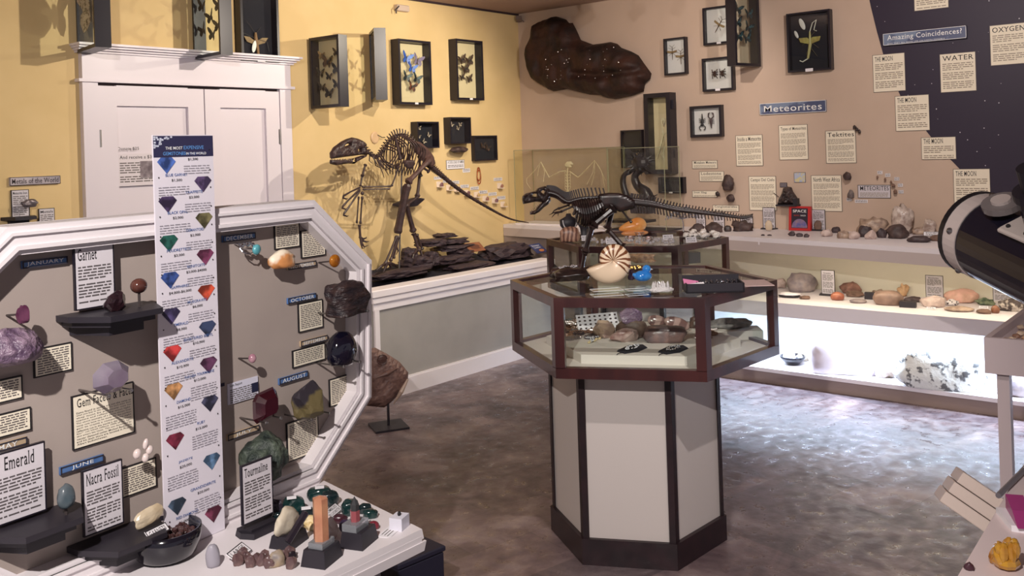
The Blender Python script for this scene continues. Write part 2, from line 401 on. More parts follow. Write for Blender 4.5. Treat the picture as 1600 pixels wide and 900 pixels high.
# ---------------------------------------------------------------- double door
def door():
    a, b = WL.at(112, 300), WL.at(448, 300)
    x0, x1 = 2.515, 3.955; htop = 2.075; hd0 = 2.085
    hz = [WL.at(283, q).z for q in (104, 112, 147)]
    struct('trim_2', MB().box((x0+.045, YL-.02, htop/2), (.09, .04, htop)).box((x1-.045, YL-.02, htop/2), (.09, .04, htop)), DOORW)
    h = MB().box(((x0+x1)/2, YL-.025, htop+.0075), (x1-x0+.05, .06, .018)).box(((x0+x1)/2, YL-.02, htop+.09), (x1-x0, .045, .15))
    for i, (d, z) in enumerate(((.055, .165), (.075, .178), (.1, .19), (.12, .202))):
        h.box(((x0+x1)/2, YL-d/2, htop+z+.0065), (x1-x0+d*.8, d, .013))
    struct('trim_3', h, DOORW)
    struct('gap_shade_panel', MB().box(((x0+x1)/2, YL-.003, htop/2+.002), (x1-x0-.1, .006, htop)), mat('painted door gap shade', (58, 46, 48), rough=.9))  # dark panel behind the leaves: the gap's shade put into its colour
    xm = x0+.09+(x1-x0-.18)*.545
    for n, (l, r, hs) in enumerate(((x0+.093, xm-.004, 0), (xm+.004, x1-.093, 1))):
        H = 2.06; w = r-l; cx = (l+r)/2; y = YL-.018
        m = MB().box((l+.055, y, H/2), (.11, .03, H-.01)).box((r-.055, y, H/2), (.11, .03, H-.01))
        for z, q in ((H-.06, .12), (H/2-.1, .14), (.11, .2)): m.box((cx, y, z), (w-.22, .03, q))
        m.box((cx, y+.011, H/2), (w-.2, .008, H-.1))
        d = struct('door_%d' % (n+1), m, DOORW)
        hx = l+.002 if not hs else r-.002
        for z in (1.75, .35):
            k = MB().tube([(hx, y-.017, z-.05), (hx, y-.017, z+.05)], .007, 8).box((hx, y-.014, z), (.022, .004, .1)); k.build('hinge', STEEL, d)
door()
# ---------------------------------------------------------------- raised platform with half wall
YH = 4.567; PX0 = 4.06
cap0 = .722
t = thing('display_platform', 'raised platform behind a grey half wall with white cap and baseboard', 'platform', (4.9, YH, 0))
def loc2(v, t): return Vector(v)-Vector(t.location)
def PB(x0, x1, y0, y1, z0, z1): return ((x0+x1)/2-4.9, (y0+y1)/2-YH, (z0+z1)/2), (x1-x0, y1-y0, z1-z0)
MB().box(*PB(PX0, 5.98, YH+.02, YH+.1, 0, .69)).build('half_wall', GREYP, t)
m = MB().box(*PB(PX0-.03, 5.98, YH-.015, YH+.13, .675, .725), bev=.006).box(*PB(PX0-.02, 5.98, YH-.005, YH+.02, .64, .675)).box(*PB(PX0-.005, 5.98, YH+.008, YH+.02, .59, .64))
m.build('cap', WHITE, t)
MB().box(*PB(PX0, 5.98, YH, YH+.02, 0, .105)).box(*PB(PX0, 5.98, YH+.005, YH+.02, .105, .115)).build('baseboard', WHITE, t)
MB().box(*PB(PX0, PX0+.04, YH+.005, YH+.02, .11, .6)).build('corner_board', WHITE, t)
MB().box(*PB(PX0, 6.2, YH+.08, YL-.01, .58, .62)).build('platform_deck', BLACKC, t)
MB().box(*PB(PX0, PX0+.03, YH+.1, YL-.01, 0, .6)).build('end_panel', GREYP, t)
# ---------------------------------------------------------------- counter with shelves on the right wall
YE = -1.0
t = thing('display_counter', 'long white counter with two lit shelves under the meteorite wall', 'shelving', (6.2, 2.0, 0))
def CB(x0, x1, y0, y1, z0, z1): return ((x0+x1)/2-6.2, (y0+y1)/2-2.0, (z0+z1)/2), (x1-x0, y1-y0, z1-z0)
front = [(6.20, YL-.004), (6.0, 3.6), (5.95, 3.1), (5.70, 1.9), (5.60, 1.45), (5.50, .6), (5.50, YE)]
fl = [(x-6.2, y-2) for x, y in front]
def lipstrip(mb, z0, z1, th=.02):
    for a, b in zip(fl, fl[1:]): mb.add([(a[0], a[1], z0), (b[0], b[1], z0), (b[0], b[1], z1), (a[0], a[1], z1), (a[0]+th, a[1], z0), (b[0]+th, b[1], z0), (b[0]+th, b[1], z1), (a[0]+th, a[1], z1)], [(0, 1, 2, 3), (7, 6, 5, 4), (0, 4, 5, 1), (3, 2, 6, 7), (0, 3, 7, 4), (1, 5, 6, 2)])
P = fl+[(XR-.002-6.2, YE-2), (XR-.002-6.2, YL-.004-2)]
MB().polyz(P[::-1][::-1], .935, .965).build('countertop', WHITE, t)
m = MB(); lipstrip(m, .865, .935); m.build('counter_fascia', mat('fascia paint', (190, 176, 172), rough=.6), t)
m = MB().box(*CB(5.83, XR-.002, YE, YH-.002, .52, .545)); m.build('middle_shelf', WHITE, t)
MB().box(*CB(5.81, 5.83, YE, YH-.002, .455, .547)).build('shelf_fascia', WHITE, t)
MB().box(*CB(5.81, XR-.002, YE, YH-.002, .08, .105)).build('bottom_shelf', WHITE, t)
MB().box(*CB(5.83, 5.85, YE, YH-.002, 0, .08)).build('kick_board', TAUPE, t)
MB().box(*CB(XR-.012, XR-.002, YE, YH-.002, .105, .52)).build('back_panel', mat('back panel white', (225, 228, 230), rough=.6), t)
MB().box(*CB(XR-.012, XR-.002, YE, YH-.002, .545, .935)).build('back_panel', mat('back panel cream', (212, 207, 190), rough=.7), t)
m = MB().box(*CB(6.2, 6.22, YH+.02, YL-.01, .6, .935)); m.build('end_panel', mat('end panel taupe', (150, 134, 128), rough=.7), t)
def tube_light(name, label, x, y, z, ln, col, watts):
    g = thing(name, label, 'light', (x, y, z))
    MB().box((0, 0, .012), (.05, ln, .02)).build('lamp_housing', WHITE, g)
    em = mat('glow %s' % name, col, emit=6)
    MB().tube([(0, -ln/2+.02, -.008), (0, ln/2-.02, -.008)], .008, 8).build('tube', em, g)
    la = bpy.data.lights.new('lamp', 'AREA'); la.shape = 'RECTANGLE'; la.size = .04; la.size_y = ln-.05; la.energy = watts; la.color = tuple(lin(col)[:3])
    lo = bpy.data.objects.new('lamp', la); COL.objects.link(lo); lo.parent = g; lo.location = (0, 0, -.022)
tube_light('shelf_light', 'warm tube light under the front lip of the countertop', 5.90, 1.15, .915, 3.2, (255, 240, 208), TUBE_WARM)
tube_light('shelf_light', 'cold white tube light hidden under the middle shelf lip', 5.87, 1.6, .495, 3.4, (205, 228, 255), TUBE_COLD)
# ---------------------------------------------------------------- track spot lamps
for i, (x, y, ax, ay, az, w, cone, col) in enumerate(SPOTS):
    p = Vector((x, y, CEIL-.16)); d = (Vector((ax, ay, az))-p).normalized()
    g = thing('track_spotlight', ['black ceiling spotlight aimed at the gem board', 'black ceiling spotlight aimed at the brown skeleton', 'black ceiling spotlight aimed at the white double door', 'black ceiling spotlight aimed at the night sky mural', 'black ceiling spotlight aimed at the big brown wall slab', 'black ceiling spotlight aimed at the hexagonal case in front'][i], 'spotlight', p)
    MB().tube([(0, 0, .16), (0, 0, .0)], .01, 8).tube([(0, 0, .145), (0, 0, .16)], .03, 12).build('stem', BLACKS, g)
    MB().tube([d*-.09, d*-.08, d*.03], [.02, .035, .042], 14).build('lamp_head', BLACKS, g)
    la = bpy.data.lights.new('spot', 'SPOT'); la.energy = w; la.spot_size = math.radians(cone); la.spot_blend = .6; la.shadow_soft_size = .022; la.color = col
    lo = bpy.data.objects.new('spot', la); COL.objects.link(lo); lo.parent = g; lo.location = d*.08
    lo.rotation_euler = d.to_track_quat('-Z', 'Y').to_euler()
# ---------------------------------------------------------------- hexagonal showcases
def hexpts(R, rot=0.0): return [(R*math.cos(math.radians(-123.2+60*k)+rot), R*math.sin(math.radians(-123.2+60*k)+rot)) for k in range(6)]
def showcase(cx, cy, label, PO=(0, 0)):
    t = thing('hexagonal_showcase', label, 'display case', (cx, cy, 0), 0)
    R, ZB, ZT = .551, .75, 1.05; w = .036
    def ring(z0, z1, R1, wd, name, m):
        a = hexpts(R1); b = hexpts(R1-wd)
        mb = MB()
        for k in range(6):
            j = (k+1) % 6
            mb.add([(*a[k], z0), (*a[j], z0), (*a[j], z1), (*a[k], z1), (*b[k], z0), (*b[j], z0), (*b[j], z1), (*b[k], z1)], [(0, 1, 2, 3), (7, 6, 5, 4), (0, 4, 5, 1), (3, 2, 6, 7)])
        return mb.build(name, m, t)
    ring(ZT-w, ZT, R, .034, 'top_rail', CASEW)
    ring(ZB, ZB+w+.004, R, .034, 'bottom_rail', CASEW)
    H = hexpts(R); Hi = hexpts(R-.034)
    for k in range(6):
        j = (k+1) % 6; i = k-1
        def along(a, b, d):
            v = Vector(b)-Vector(a); return tuple(Vector(a)+v.normalized()*d)
        pl = [H[k], along(H[k], H[j], .036), along(Hi[k], Hi[j], .02), Hi[k], along(Hi[k], Hi[i], .02), along(H[k], H[i], .036)]
        MB().polyz(pl, ZB+w, ZT-w).build('corner_post', CASEW, t)
        a = Vector(along(H[k], H[j], .03)); b = Vector(along(H[j], H[k], .03)); n = -(a+b).normalized()*.012; a += n; b += n
        MB().add([(*a, ZB+w), (*b, ZB+w), (*b, ZT-w), (*a, ZT-w)], [(0, 1, 2, 3)]).build('side_pane', GLASS, t)
    MB().add([(x, y, ZT-.006) for x, y in hexpts(R-.03)], [tuple(range(6))]).build('top_pane', GLASS, t)
    MB().polyz(hexpts(R-.02), ZB+.002, ZB+.028).build('case_floor', mat('case floor white', (214, 206, 198), rough=.6), t)
    MB().polyz(hexpts(.40), ZB+.028, ZB+.062).build('riser', mat('riser white', (216, 208, 200), rough=.6), t)
    Rp = .35; Q = [(x+PO[0], y+PO[1]) for x, y in hexpts(Rp)]
    MB().polyz([(x+PO[0], y+PO[1]) for x, y in hexpts(Rp-.008)], .09, ZB).build('pedestal_body', PANEL, t)
    for k in range(6):
        a = Vector(Q[k]); 
        u1 = (Vector(Q[(k+1) % 6])-a).normalized(); u0 = (Vector(Q[k-1])-a).normalized()
        MB().polyz([tuple(a-(u0+u1)*.003), tuple(a-(u0+u1)*.003+u1*.024), tuple(a-(u0+u1)*.003+(u0+u1)*.02), tuple(a-(u0+u1)*.003+u0*.024)], .1, ZB).build('corner_strip', CASED, t)
    b = MB().polyz([(x+PO[0], y+PO[1]) for x, y in hexpts(Rp+.012)], 0, .1); b.build('plinth', CASED, t)
    return t
C1 = Vector((3.301, 2.077, 0)); C2 = Vector((4.81, 3.044, 0))
showcase(C1.x, C1.y, 'larger looking hexagonal glass showcase in front, on a cream panelled pedestal', (-.038, .026))
showcase(C2.x, C2.y, 'hexagonal glass showcase further back, partly hidden by the front showcase')
# ---------------------------------------------------------------- gem board and its table
def on_z_uv(W0, p): return (Vector(p)-W0.p).dot(W0.u)
BO = BP0.copy(); BO.z = .75
def bl(p): q = Vector(p)-BO; return (q.dot(WB.u), q.z)
outer = [bl(WB.at(*p)) for p in ((493, 312.5), (582.5, 407), (582, 621), (500, 757))]
uL, uR = -1.06, None
TR, RT, RB, BR_ = outer
BR_ = (BR_[0], 0.0)
leftc = bl(WB.at(14, 355))
TL = (leftc[0], leftc[1])
dx = RT[0]-TR[0]
O = [TL, TR, RT, RB, BR_, (TL[0], 0.0), (TL[0]-dx, RB[1]), (TL[0]-dx, RT[1])]
def inset(Pn, w):
    n = len(Pn); out = []
    for i in range(n):
        a, b, c = Vector(Pn[i-1]), Vector(Pn[i]), Vector(Pn[(i+1) % n]); d1 = (b-a).normalized(); d2 = (c-b).normalized()
        n1 = Vector((d1.y, -d1.x)); n2 = Vector((d2.y, -d2.x)); bis = (n1+n2).normalized(); out.append(tuple(b+bis*(w/max(.2, bis.dot(n1)))))
    return out
def framering(mb, A, B, y0, y1):
    n = len(A)
    for k in range(n):
        j = (k+1) % n
        mb.add([(A[k][0], y0, A[k][1]), (A[j][0], y0, A[j][1]), (B[j][0], y0, B[j][1]), (B[k][0], y0, B[k][1]), (A[k][0], y1, A[k][1]), (A[j][0], y1, A[j][1]), (B[j][0], y1, B[j][1]), (B[k][0], y1, B[k][1])], [(0, 1, 2, 3), (7, 6, 5, 4), (0, 4, 5, 1), (3, 2, 6, 7)])
    return mb
t = thing('gem_board', 'octagonal taupe birthstone board in a white moulded frame, standing on the low table', 'display board', BO, BRZ)
I1 = inset(O, .046); I2 = inset(O, .056); I0 = inset(O, .012)
REC = .05
fr = framering(MB(), O, I1, .004, .10); framering(fr, I0, inset(O, .018), -.002, .01); framering(fr, inset(O, .038), I1, -.002, .01); framering(fr, I1, I2, .008, REC+.005)
fr.build('frame', WHITE, t)
MB().prism(O[::-1][::-1], REC, REC+.012).build('panel', BOARDP, t)
WP = Plane(BO+WB.n*REC, BRZ)   # panel surface
# table
tc = [onz(662, 826, .75), onz(538, 765, .75)]
e = (onz(529, 889, .75)-tc[0]); e.normalize()
A = tc[0]; Bk = A+(tc[1]-A).normalized()*.85
t = thing('display_table', 'white moulded table with grey cabinet base carrying the gem board', 'table', (A.x-.6, A.y, 0))
off = Vector((A.x-.6, A.y, 0))
pl = [A, Bk, Bk+e*1.9, A+e*1.9]; pl = [((p-off).x, (p-off).y) for p in pl]
MB().polyz(pl, .728, .75, inset=.004).polyz(pl, .700, .722, inset=-.006).polyz([(x*.99, y*.99) for x, y in pl], .715, .735).build('tabletop', WHITE, t)
ins = [A+e*.09+Vector((0, .05, 0)), Bk+e*.09, Bk+e*1.8, A+e*1.8+Vector((0, .05, 0))]; ins = [((p-off).x, (p-off).y) for p in ins]
MB().polyz(ins, 0.0, .70).build('cabinet', mat('cabinet grey', (150, 146, 152), rough=.7), t)
# small dark box on the floor beyond the table
p = onz(668, 905, .12)
t = thing('storage_box', 'small navy black box on the floor right of the display table', 'box', (p.x-.02, p.y+.12, 0), math.radians(-6))
MB().box((0, 0, .1), (.2, .26, .2), bev=.006).build('box_body', mat('navy black', (26, 24, 44), rough=.6), t)
MB().box((0, 0, .21), (.21, .27, .02), bev=.004).build('lid', mat('navy black', (26, 24, 44)), t)
# ---------------------------------------------------------------- sheets, signs, small labels
def sheet(W0, r, label, name='info_sheet', title=None, cat='sign', m=PAPER, border=None, pitch=.0085, th=.0035, seed=0, group=None, tw=.86, tsize=None, para=5, talign='l', off=0.0, body=None, loc=None, wh=None, rz=None, text_mat=INKG, sub=None):
    if loc is None:
        c, w, h = W0.rect(*r, off=off); rz = W0.rz
    else: c = Vector(loc); w, h = wh
    root = MB().box((0, -th/2-.001, 0), (w, th, h)).build(name, m, loc=c, rz=rz)
    tag(root, label, cat, group)
    y = -th-.0016
    if border:
        b = min(w, h)*.0+.0028
        mb = MB()
        for q in ((-w/2-b, -h/2-b, -w/2, h/2+b), (w/2, -h/2-b, w/2+b, h/2+b), (-w/2, h/2, w/2, h/2+b), (-w/2, -h/2-b, w/2, -h/2)):
            mb.box(((q[0]+q[2])/2, -th/2-.001, (q[1]+q[3])/2), (q[2]-q[0], th+.001, q[3]-q[1]))
        mb.build('border', border, root)
    top = h/2-.05*h
    if title:
        hh = tsize or min(.16*h, .12*w)
        vs, fs, a, bb = text_geo(title); ww = min(w*tw, a/bb*hh*1.3)
        mb = MB()
        ox = -w/2+w*.06
        if talign == 'c': mb.text(title, 0, top-hh/2, y, w=ww, h=hh)
        else: mb.text(title, ox, top-hh/2, y, w=ww, h=hh, align='l')
        if sub: mb.text(sub, ox+ww+.01, top-hh/2, y, w=w*.92-ww-ox-w/2-.01, align='l')
        mb.build('title', INK, root); top -= hh*1.45
    if body:
        mb = MB(); n = len(body); ph = (top+h/2-.04*h)/n
        for i, l in enumerate(body):
            vs, fs, a, bb = text_geo(l); full = i < n-1
            mb.text(l, -w/2+w*.04, top-ph*(i+.5), y, w=w*.92 if full else w*.5, h=ph*.68, align='l')
        mb.build('text_block', mat('print dark', (52, 46, 46)), root)
    elif pitch:
        MB().lines(-w/2+w*.06, w/2-w*.06, -h/2+h*.04, top, y, pitch, seed=seed, para=para).build('text_lines', text_mat, root)
    return root
def sign(W0, r, label, text, m=SBLUE, name='sign', cat='sign', th=.012, edge=None, fill=.8, hfill=.62, off=0.0, lm=WLET, sub=None, zoff=0):
    c, w, h = W0.rect(*r, off=off)
    root = MB().box((0, -th/2-.001, 0), (w, th, h)).build(name, m, loc=c, rz=W0.rz); tag(root, label, cat)
    if edge:
        mb = MB(); b = .003
        for q in ((-w/2, -h/2, -w/2+b, h/2), (w/2-b, -h/2, w/2, h/2), (-w/2, h/2-b, w/2, h/2), (-w/2, -h/2, w/2, -h/2+b)): mb.quad(q[0], q[1], q[2], q[3], -th-.002)
        mb.build('edge_line', edge, root)
    if text:
        mb = MB().text(text, 0, zoff*h, -th-.0025, w=w*fill, h=h*hfill); mb.build('lettering', lm, root)
    if sub: MB().text(sub, -w*.1, -h*.38, -th-.0025, w=w*.7, h=h*.1).build('small_lettering', lm, root)
    return root
# right wall signs
sign(WR, (1188, 162.4, 1292, 174.2), 'blue grey sign reading Meteorites on the beige wall', 'Meteorites', edge=WLET, fill=.88, hfill=.58)
sign(WR, (1382, 53.8, 1512, 59.6), 'long blue grey sign reading Amazing Coincidences on the night sky mural', 'Amazing Coincidences?', edge=WLET, fill=.9, hfill=.56, zoff=.06, th=.03, sub='AND THEY ALL MADE LIFE ON EARTH POSSIBLE')
EDG = mat('sheet edge', (110, 100, 92))
RS = [((1150, 212.4, 1192.4, 258.4), 'Inside a Meteorite', 'cream sheet titled Inside a Meteorite', 0),
      ((1217.4, 196.6, 1263, 248.6), 'Types of Meteorites', 'cream sheet titled Types of Meteorites, below the Meteorites sign', 0),
      ((1290.4, 205.2, 1338, 254), 'Tektites', 'cream sheet titled Tektites', 0),
      ((1082.4, 251.6, 1121, 262.6), 'Mistaken Meteors', 'small cream card titled Mistaken Meteors', 0),
      ((1093.4, 268.6, 1131.4, 283), 'Lodestone', 'small cream card just left of the largest mistaken meteor rock', 0),
      ((1082.6, 298.4, 1120.4, 308), 'Iron Slag', 'small cream card left of the tiny dark slag lump', 0),
      ((1114.6, 320.6, 1154.6, 330), 'Conglomerates', 'small cream card just above the counter placards, lowest card on the wall', 0),
      ((1170.6, 276, 1213.6, 328.6), 'Campo Del Cielo', 'cream sheet titled Campo Del Cielo, left of the black iron meteorite', 0),
      ((1268, 274.6, 1316, 330), 'North West Africa', 'cream sheet titled North West Africa, right above the red book', 0),
      ((1341, 289.7, 1391.5, 309), 'METEORITES', 'wide pale card with dark border between tiny tags and brown crystals', 1),
      ((1364, 87, 1415, 141), 'THE MOON', 'cream sheet titled The Moon, the one left of the Water sheet', 0),
      ((1469, 85.6, 1525.6, 141), 'WATER', 'cream sheet titled Water on the night sky', 0),
      ((1547, 41, 1606, 98), 'OXYGEN', 'cream sheet titled Oxygen at the right edge of the photo', 0),
      ((1428, -32, 1482, 11), 'GRAVITY', 'cream sheet cut off by the top of the photo above the Amazing Coincidences sign', 0),
      ((1399, 151, 1452.7, 202.8), 'THE MOON', 'cream sheet titled The Moon, second one down on the curved mural edge', 0),
      ((1440, 215.6, 1494, 248), 'THE MOON', 'short cream sheet titled The Moon, the least tall of the four moon sheets', 0),
      ((1490, 264.7, 1548, 322), 'THE MOON', 'cream sheet titled The Moon, partly behind the telescope', 0)]
for i, (r, ti, lb, bw) in enumerate(RS):
    small = r[3]-r[1] < 16
    moon = r[0] > 1355
    dk = i in (10, 11, 12, 13, 14, 15, 16)
    sheet(WR, r, lb, title=ti if i != 13 else None, border=INK if bw else EDG, pitch=.0125 if dk else (.0078 if not small else .007), seed=i, para=4 if dk else 5, tw=.58 if ti == 'THE MOON' else .9, tsize=.02 if small else (.03 if not dk else .032), m=PAPERP if bw else PAPER, text_mat=mat('print brown', (150, 137, 120)), sub='-' if False else None)
t0 = sheet(WR, (1241.4, 270, 1258.6, 284.4), 'small square map card with blue and yellow patches', name='map_card', pitch=0, m=mat('map print', (176, 184, 204), (206, 196, 150), scale=30, ramp=(.5, .55)), border=mat('map edge', (96, 92, 104)))
sheet(WR, (1219.4, 286, 1229.6, 292), 'tiny dark label between the Campo sheet and the map card', pitch=.006, m=mat('dim label', (120, 112, 124)), border=INK)
for i, (x, y) in enumerate(((1375, 269.5), (1387.4, 273.5), (1401.4, 279.4), (1407, 289.3), (1408, 299.6), (1327, 311.7), (1346, 314.5))):
    w = 4 if i < 6 else 10
    sheet(WR, (x-w, y-2.6, x+w, y+2.6), ['tiny white specimen tag, highest of the five in the arc', 'tiny white specimen tag, second highest of the arc', 'tiny white specimen tag, middle one of the arc', 'tiny white specimen tag, second lowest of the arc', 'tiny white specimen tag, lowest of the five in the arc', 'tiny white tag under the lower North West Africa stone', 'small long tag under the wide pale card'][i], name='specimen_tag', cat='label', pitch=.006, m=PAPERW, group='tiny tags on the meteorite wall', seed=i)
# wall mounted meteorites: (x0,y0,x1,y1,label)
DKROCK = mat('dark brown rock', (58, 44, 44), (86, 68, 64), scale=22, rough=.6, bump=.5)
BKROCK = mat('black iron rock', (44, 36, 38), (72, 58, 56), scale=30, rough=.4, bump=.8)
BRROCK = mat('brown rock', (96, 74, 64), (128, 100, 86), scale=24, rough=.7, bump=.5)
def wallrock(W0, r, label, m, seed, name='meteorite', cat='rock', depth=.7, facet=False, pins=0, rough=.22, group=None):
    c, w, h = W0.rect(*r); d = min(w, h)*depth
    t = thing(name, label, cat, c, W0.rz, group)
    mb = rock_mb(w, d, h, seed, rough=rough, facet=facet); mb.v = [(x, y-d/2-.012, z-h/2) for x, y, z in mb.v]
    mb.build('stone', m, t, smooth=not facet)
    if pins:
        k = MB()
        for s in (-.25, .25): k.tube([(w*s, 0, -h*.42), (w*s, -d-.014, -h*.42)], .0035, 6).ball((w*s, -d-.016, -h*.42), .0055, 8, 5)
        k.build('support_pin', STEEL, t)
    else: MB().tube([(0, 0, 0), (0, -.014, 0)], .003, 5).build('support_pin', PIN, t)
    return t
for r, lb, m, s in (((1132, 272, 1152, 297), 'angular dark brown rock on the wall, largest of the mistaken meteors', DKROCK, 3), ((1120, 298.5, 1127, 306), 'tiny black slag lump beside the Iron Slag card', BKROCK, 5), ((1138, 303, 1152, 315), 'small dark domed rock below the angular brown one', DKROCK, 8),
    ((1319, 268, 1333, 281), 'dark knobbly stone on the wall, upper right of the North West Africa sheet', DKROCK, 12), ((1326, 296, 1337, 309), 'grey split stone with a line, lower right of the North West Africa sheet', mat('grey rock', (100, 90, 90), (130, 118, 112), scale=40, rough=.6, bump=.4), 14),
    ((1334, 195.5, 1340, 201), 'small black tektite, leftmost of the three by the Tektites sheet', BKROCK, 15), ((1337.5, 199, 1343, 205), 'small black tektite, middle of the three by the Tektites sheet', BKROCK, 16), ((1342, 202, 1347, 208.5), 'small black tektite, rightmost of the three by the Tektites sheet', BKROCK, 17),
    ((1370.5, 274, 1374, 279), 'tiny brown stone below the highest arc tag', BRROCK, 18), ((1382.5, 277.5, 1386, 283), 'tiny brown stone below the second arc tag', BRROCK, 19), ((1391.5, 282, 1395.5, 286), 'tiny brown stone left of the middle arc tag', BRROCK, 20), ((1394, 286.5, 1400.5, 292), 'tiny reddish stone left of the second lowest arc tag', BRROCK, 21), ((1397, 295.5, 1403.5, 302.5), 'tiny brown stone left of the lowest arc tag', BRROCK, 22)):
    wallrock(WR, r, lb, m, s)
# campo del cielo iron on its small ledge
c, w, h = WR.rect(1217, 291, 1252, 319)
t = thing('iron_meteorite', 'black pitted iron meteorite on a small black ledge above the red book', 'meteorite', c, WR.rz)
P = [(-.5, -.5), (-.42, -.15), (-.3, .05), (-.22, .4), (-.02, .5), (.18, .46), (.24, .22), (.36, .0), (.42, -.1), (.44, -.5)]
relief(MB(), [(x*w, z*h) for x, z in P], -.035, .045, .03, .008, rough=.5, freq=40).build('iron_body', BKROCK, t)
MB().box((0, -.04, -h/2-.006), (w*.95, .08, .012)).box((w*.4, -.05, -h/2+.02), (w*.2, .04, .05)).build('ledge', BLACKS, t)
MB().tube([(-w*.5, -.01, -h*.1), (-w*.72, -.012, h*.12)], .0025, 5).build('support_wire', PIN, t)
# ---------------------------------------------------------------- big dark slab on the right wall
SLAB = mat('big brown slab stone', (66, 40, 32), (34, 24, 22), scale=7, rough=.6, bump=2.5, detail=10, spec=.35)
out = [(841, 40), (853, 33), (872, 26), (888, 31), (893, 37), (898, 36), (904, 47), (911, 63), (930, 70), (945, 68), (957, 66), (968, 69), (974, 75), (990, 81), (1001, 87), (1010, 100), (1021, 115), (1019, 124), (1011, 131), (1009, 143), (990, 150), (965, 155), (952, 153), (943, 149), (925, 148), (908, 144), (890, 139), (868, 143), (853, 134), (840, 125), (834, 108), (828, 88), (832, 72), (838, 58)]
c = WR.at(920, 95)
P = [((WR.at(*q)-c).dot(WR.u), WR.at(*q).z-c.z) for q in out]
t = thing('fossil_slab', 'huge dark brown boot shaped stone slab mounted high on the beige wall', 'stone slab', c, WR.rz)
mb = relief(MB(), P[::-1], -.03, .15, .02, .014, rough=.2, freq=6, edge=.11, power=.5)
# ridge below a dark groove along the lower right
V2 = []
for (x, y, z) in mb.v:
    k = 0
    if x > -.1:
        zc = -.12-.02*math.sin(x*5); d = (z-zc)/.035; k = .05*math.exp(-d*d)
    V2.append((x, y+k if y < -.031 else y, z))
mb.v = V2; mb.build('stone', SLAB, t, smooth=True)
g = MB(); rnd = random.Random(4)
for i in range(46):
    x, z = rnd.uniform(-.35, .42), rnd.uniform(-.18, .12)
    if not inpoly(x, z, P): continue
    near = min(mb.v, key=lambda v: (v[0]-x)**2+(v[2]-z)**2+(10 if v[1] > -.03 else 0))
    g.ball((x, near[1]-.001, z), (rnd.uniform(.002, .006), .003, rnd.uniform(.002, .005)), 5, 3)
gm = g.build('mica_flecks', mat('mica', (190, 180, 176), rough=.2, metal=.6), t); tag(gm, kind='stuff')
for s, q in ((-1, (850, 146)), (1, (1000, 158))):
    p = WR.at(*q)-c
MB().box((0, -.012, -.05), (.5, .024, .05)).build('mounting_batten', BLACKS, t)
# ---------------------------------------------------------------- framed insects
def wing(mb, x, z, sx, sz, y, tilt=.25):
    pts = [(0, 0), (.25, .5), (.6, .85), (.95, 1), (1, .8), (.8, .35), (.55, .08), (.5, -.1)]
    low = [(0, 0), (.45, .02), (.62, -.15), (.66, -.45), (.5, -.8), (.3, -.72), (.12, -.45)]
    for pl in (pts, low):
        for s in (-1, 1):
            vs = [(x+s*px*sx, y-abs(px)*sx*tilt, z+pz*sz) for px, pz in pl]
            n = len(vs); mb.add(vs+[(a, b+.0012, d) for a, b, d in vs], [tuple(range(n)) if s > 0 else tuple(range(n-1, -1, -1)), tuple(range(2*n-1, n-1, -1)) if s > 0 else tuple(range(n, 2*n))])
    return mb
def butterfly(loc, rz, s, m, label, group, roll=0, hang=None):
    t = thing('butterfly', label, 'butterfly', loc, rz, group)
    s *= 1.22
    w = wing(MB(), 0, 0, s*.5, s*.42, -.006)
    b = MB().tube([(0, -.006, s*.14), (0, -.007, 0), (0, -.006, -s*.2)], [s*.025, s*.04, s*.015], 6).tube([(0, -.006, s*.14), (-s*.12, -.008, s*.3)], .0007, 4).tube([(0, -.006, s*.14), (s*.12, -.008, s*.3)], .0007, 4)
    R = Matrix.Rotation(roll, 3, 'Y')
    w.v = [tuple(R @ Vector(v)) for v in w.v]; b.v = [tuple(R @ Vector(v)) for v in b.v]
    w.build('wings', m, t); b.build('body', PIN, t); return t
WG = {'black': mat('black wing', (34, 26, 28), (86, 68, 58), scale=60, rough=.7, ramp=(.52, .6)), 'blue': mat('blue wing', (40, 70, 170), (70, 120, 215), scale=30, rough=.3),
      'teal': mat('teal wing', (24, 28, 34), (50, 82, 92), scale=60, rough=.4, ramp=(.5, .58)), 'lilac': mat('lilac wing', (140, 126, 150), (120, 104, 140), scale=30), 'tan': mat('tan wing', (150, 122, 84), (128, 100, 70), scale=50),
      'brown': mat('brown wing', (84, 58, 44), (38, 28, 28), scale=60, rough=.6, ramp=(.46, .54)), 'orange': mat('russet wing', (120, 62, 34), (40, 24, 24), scale=60, ramp=(.46, .54)), 'pale': mat('pale wing', (190, 170, 150), (96, 76, 60), scale=70, ramp=(.5, .6))}
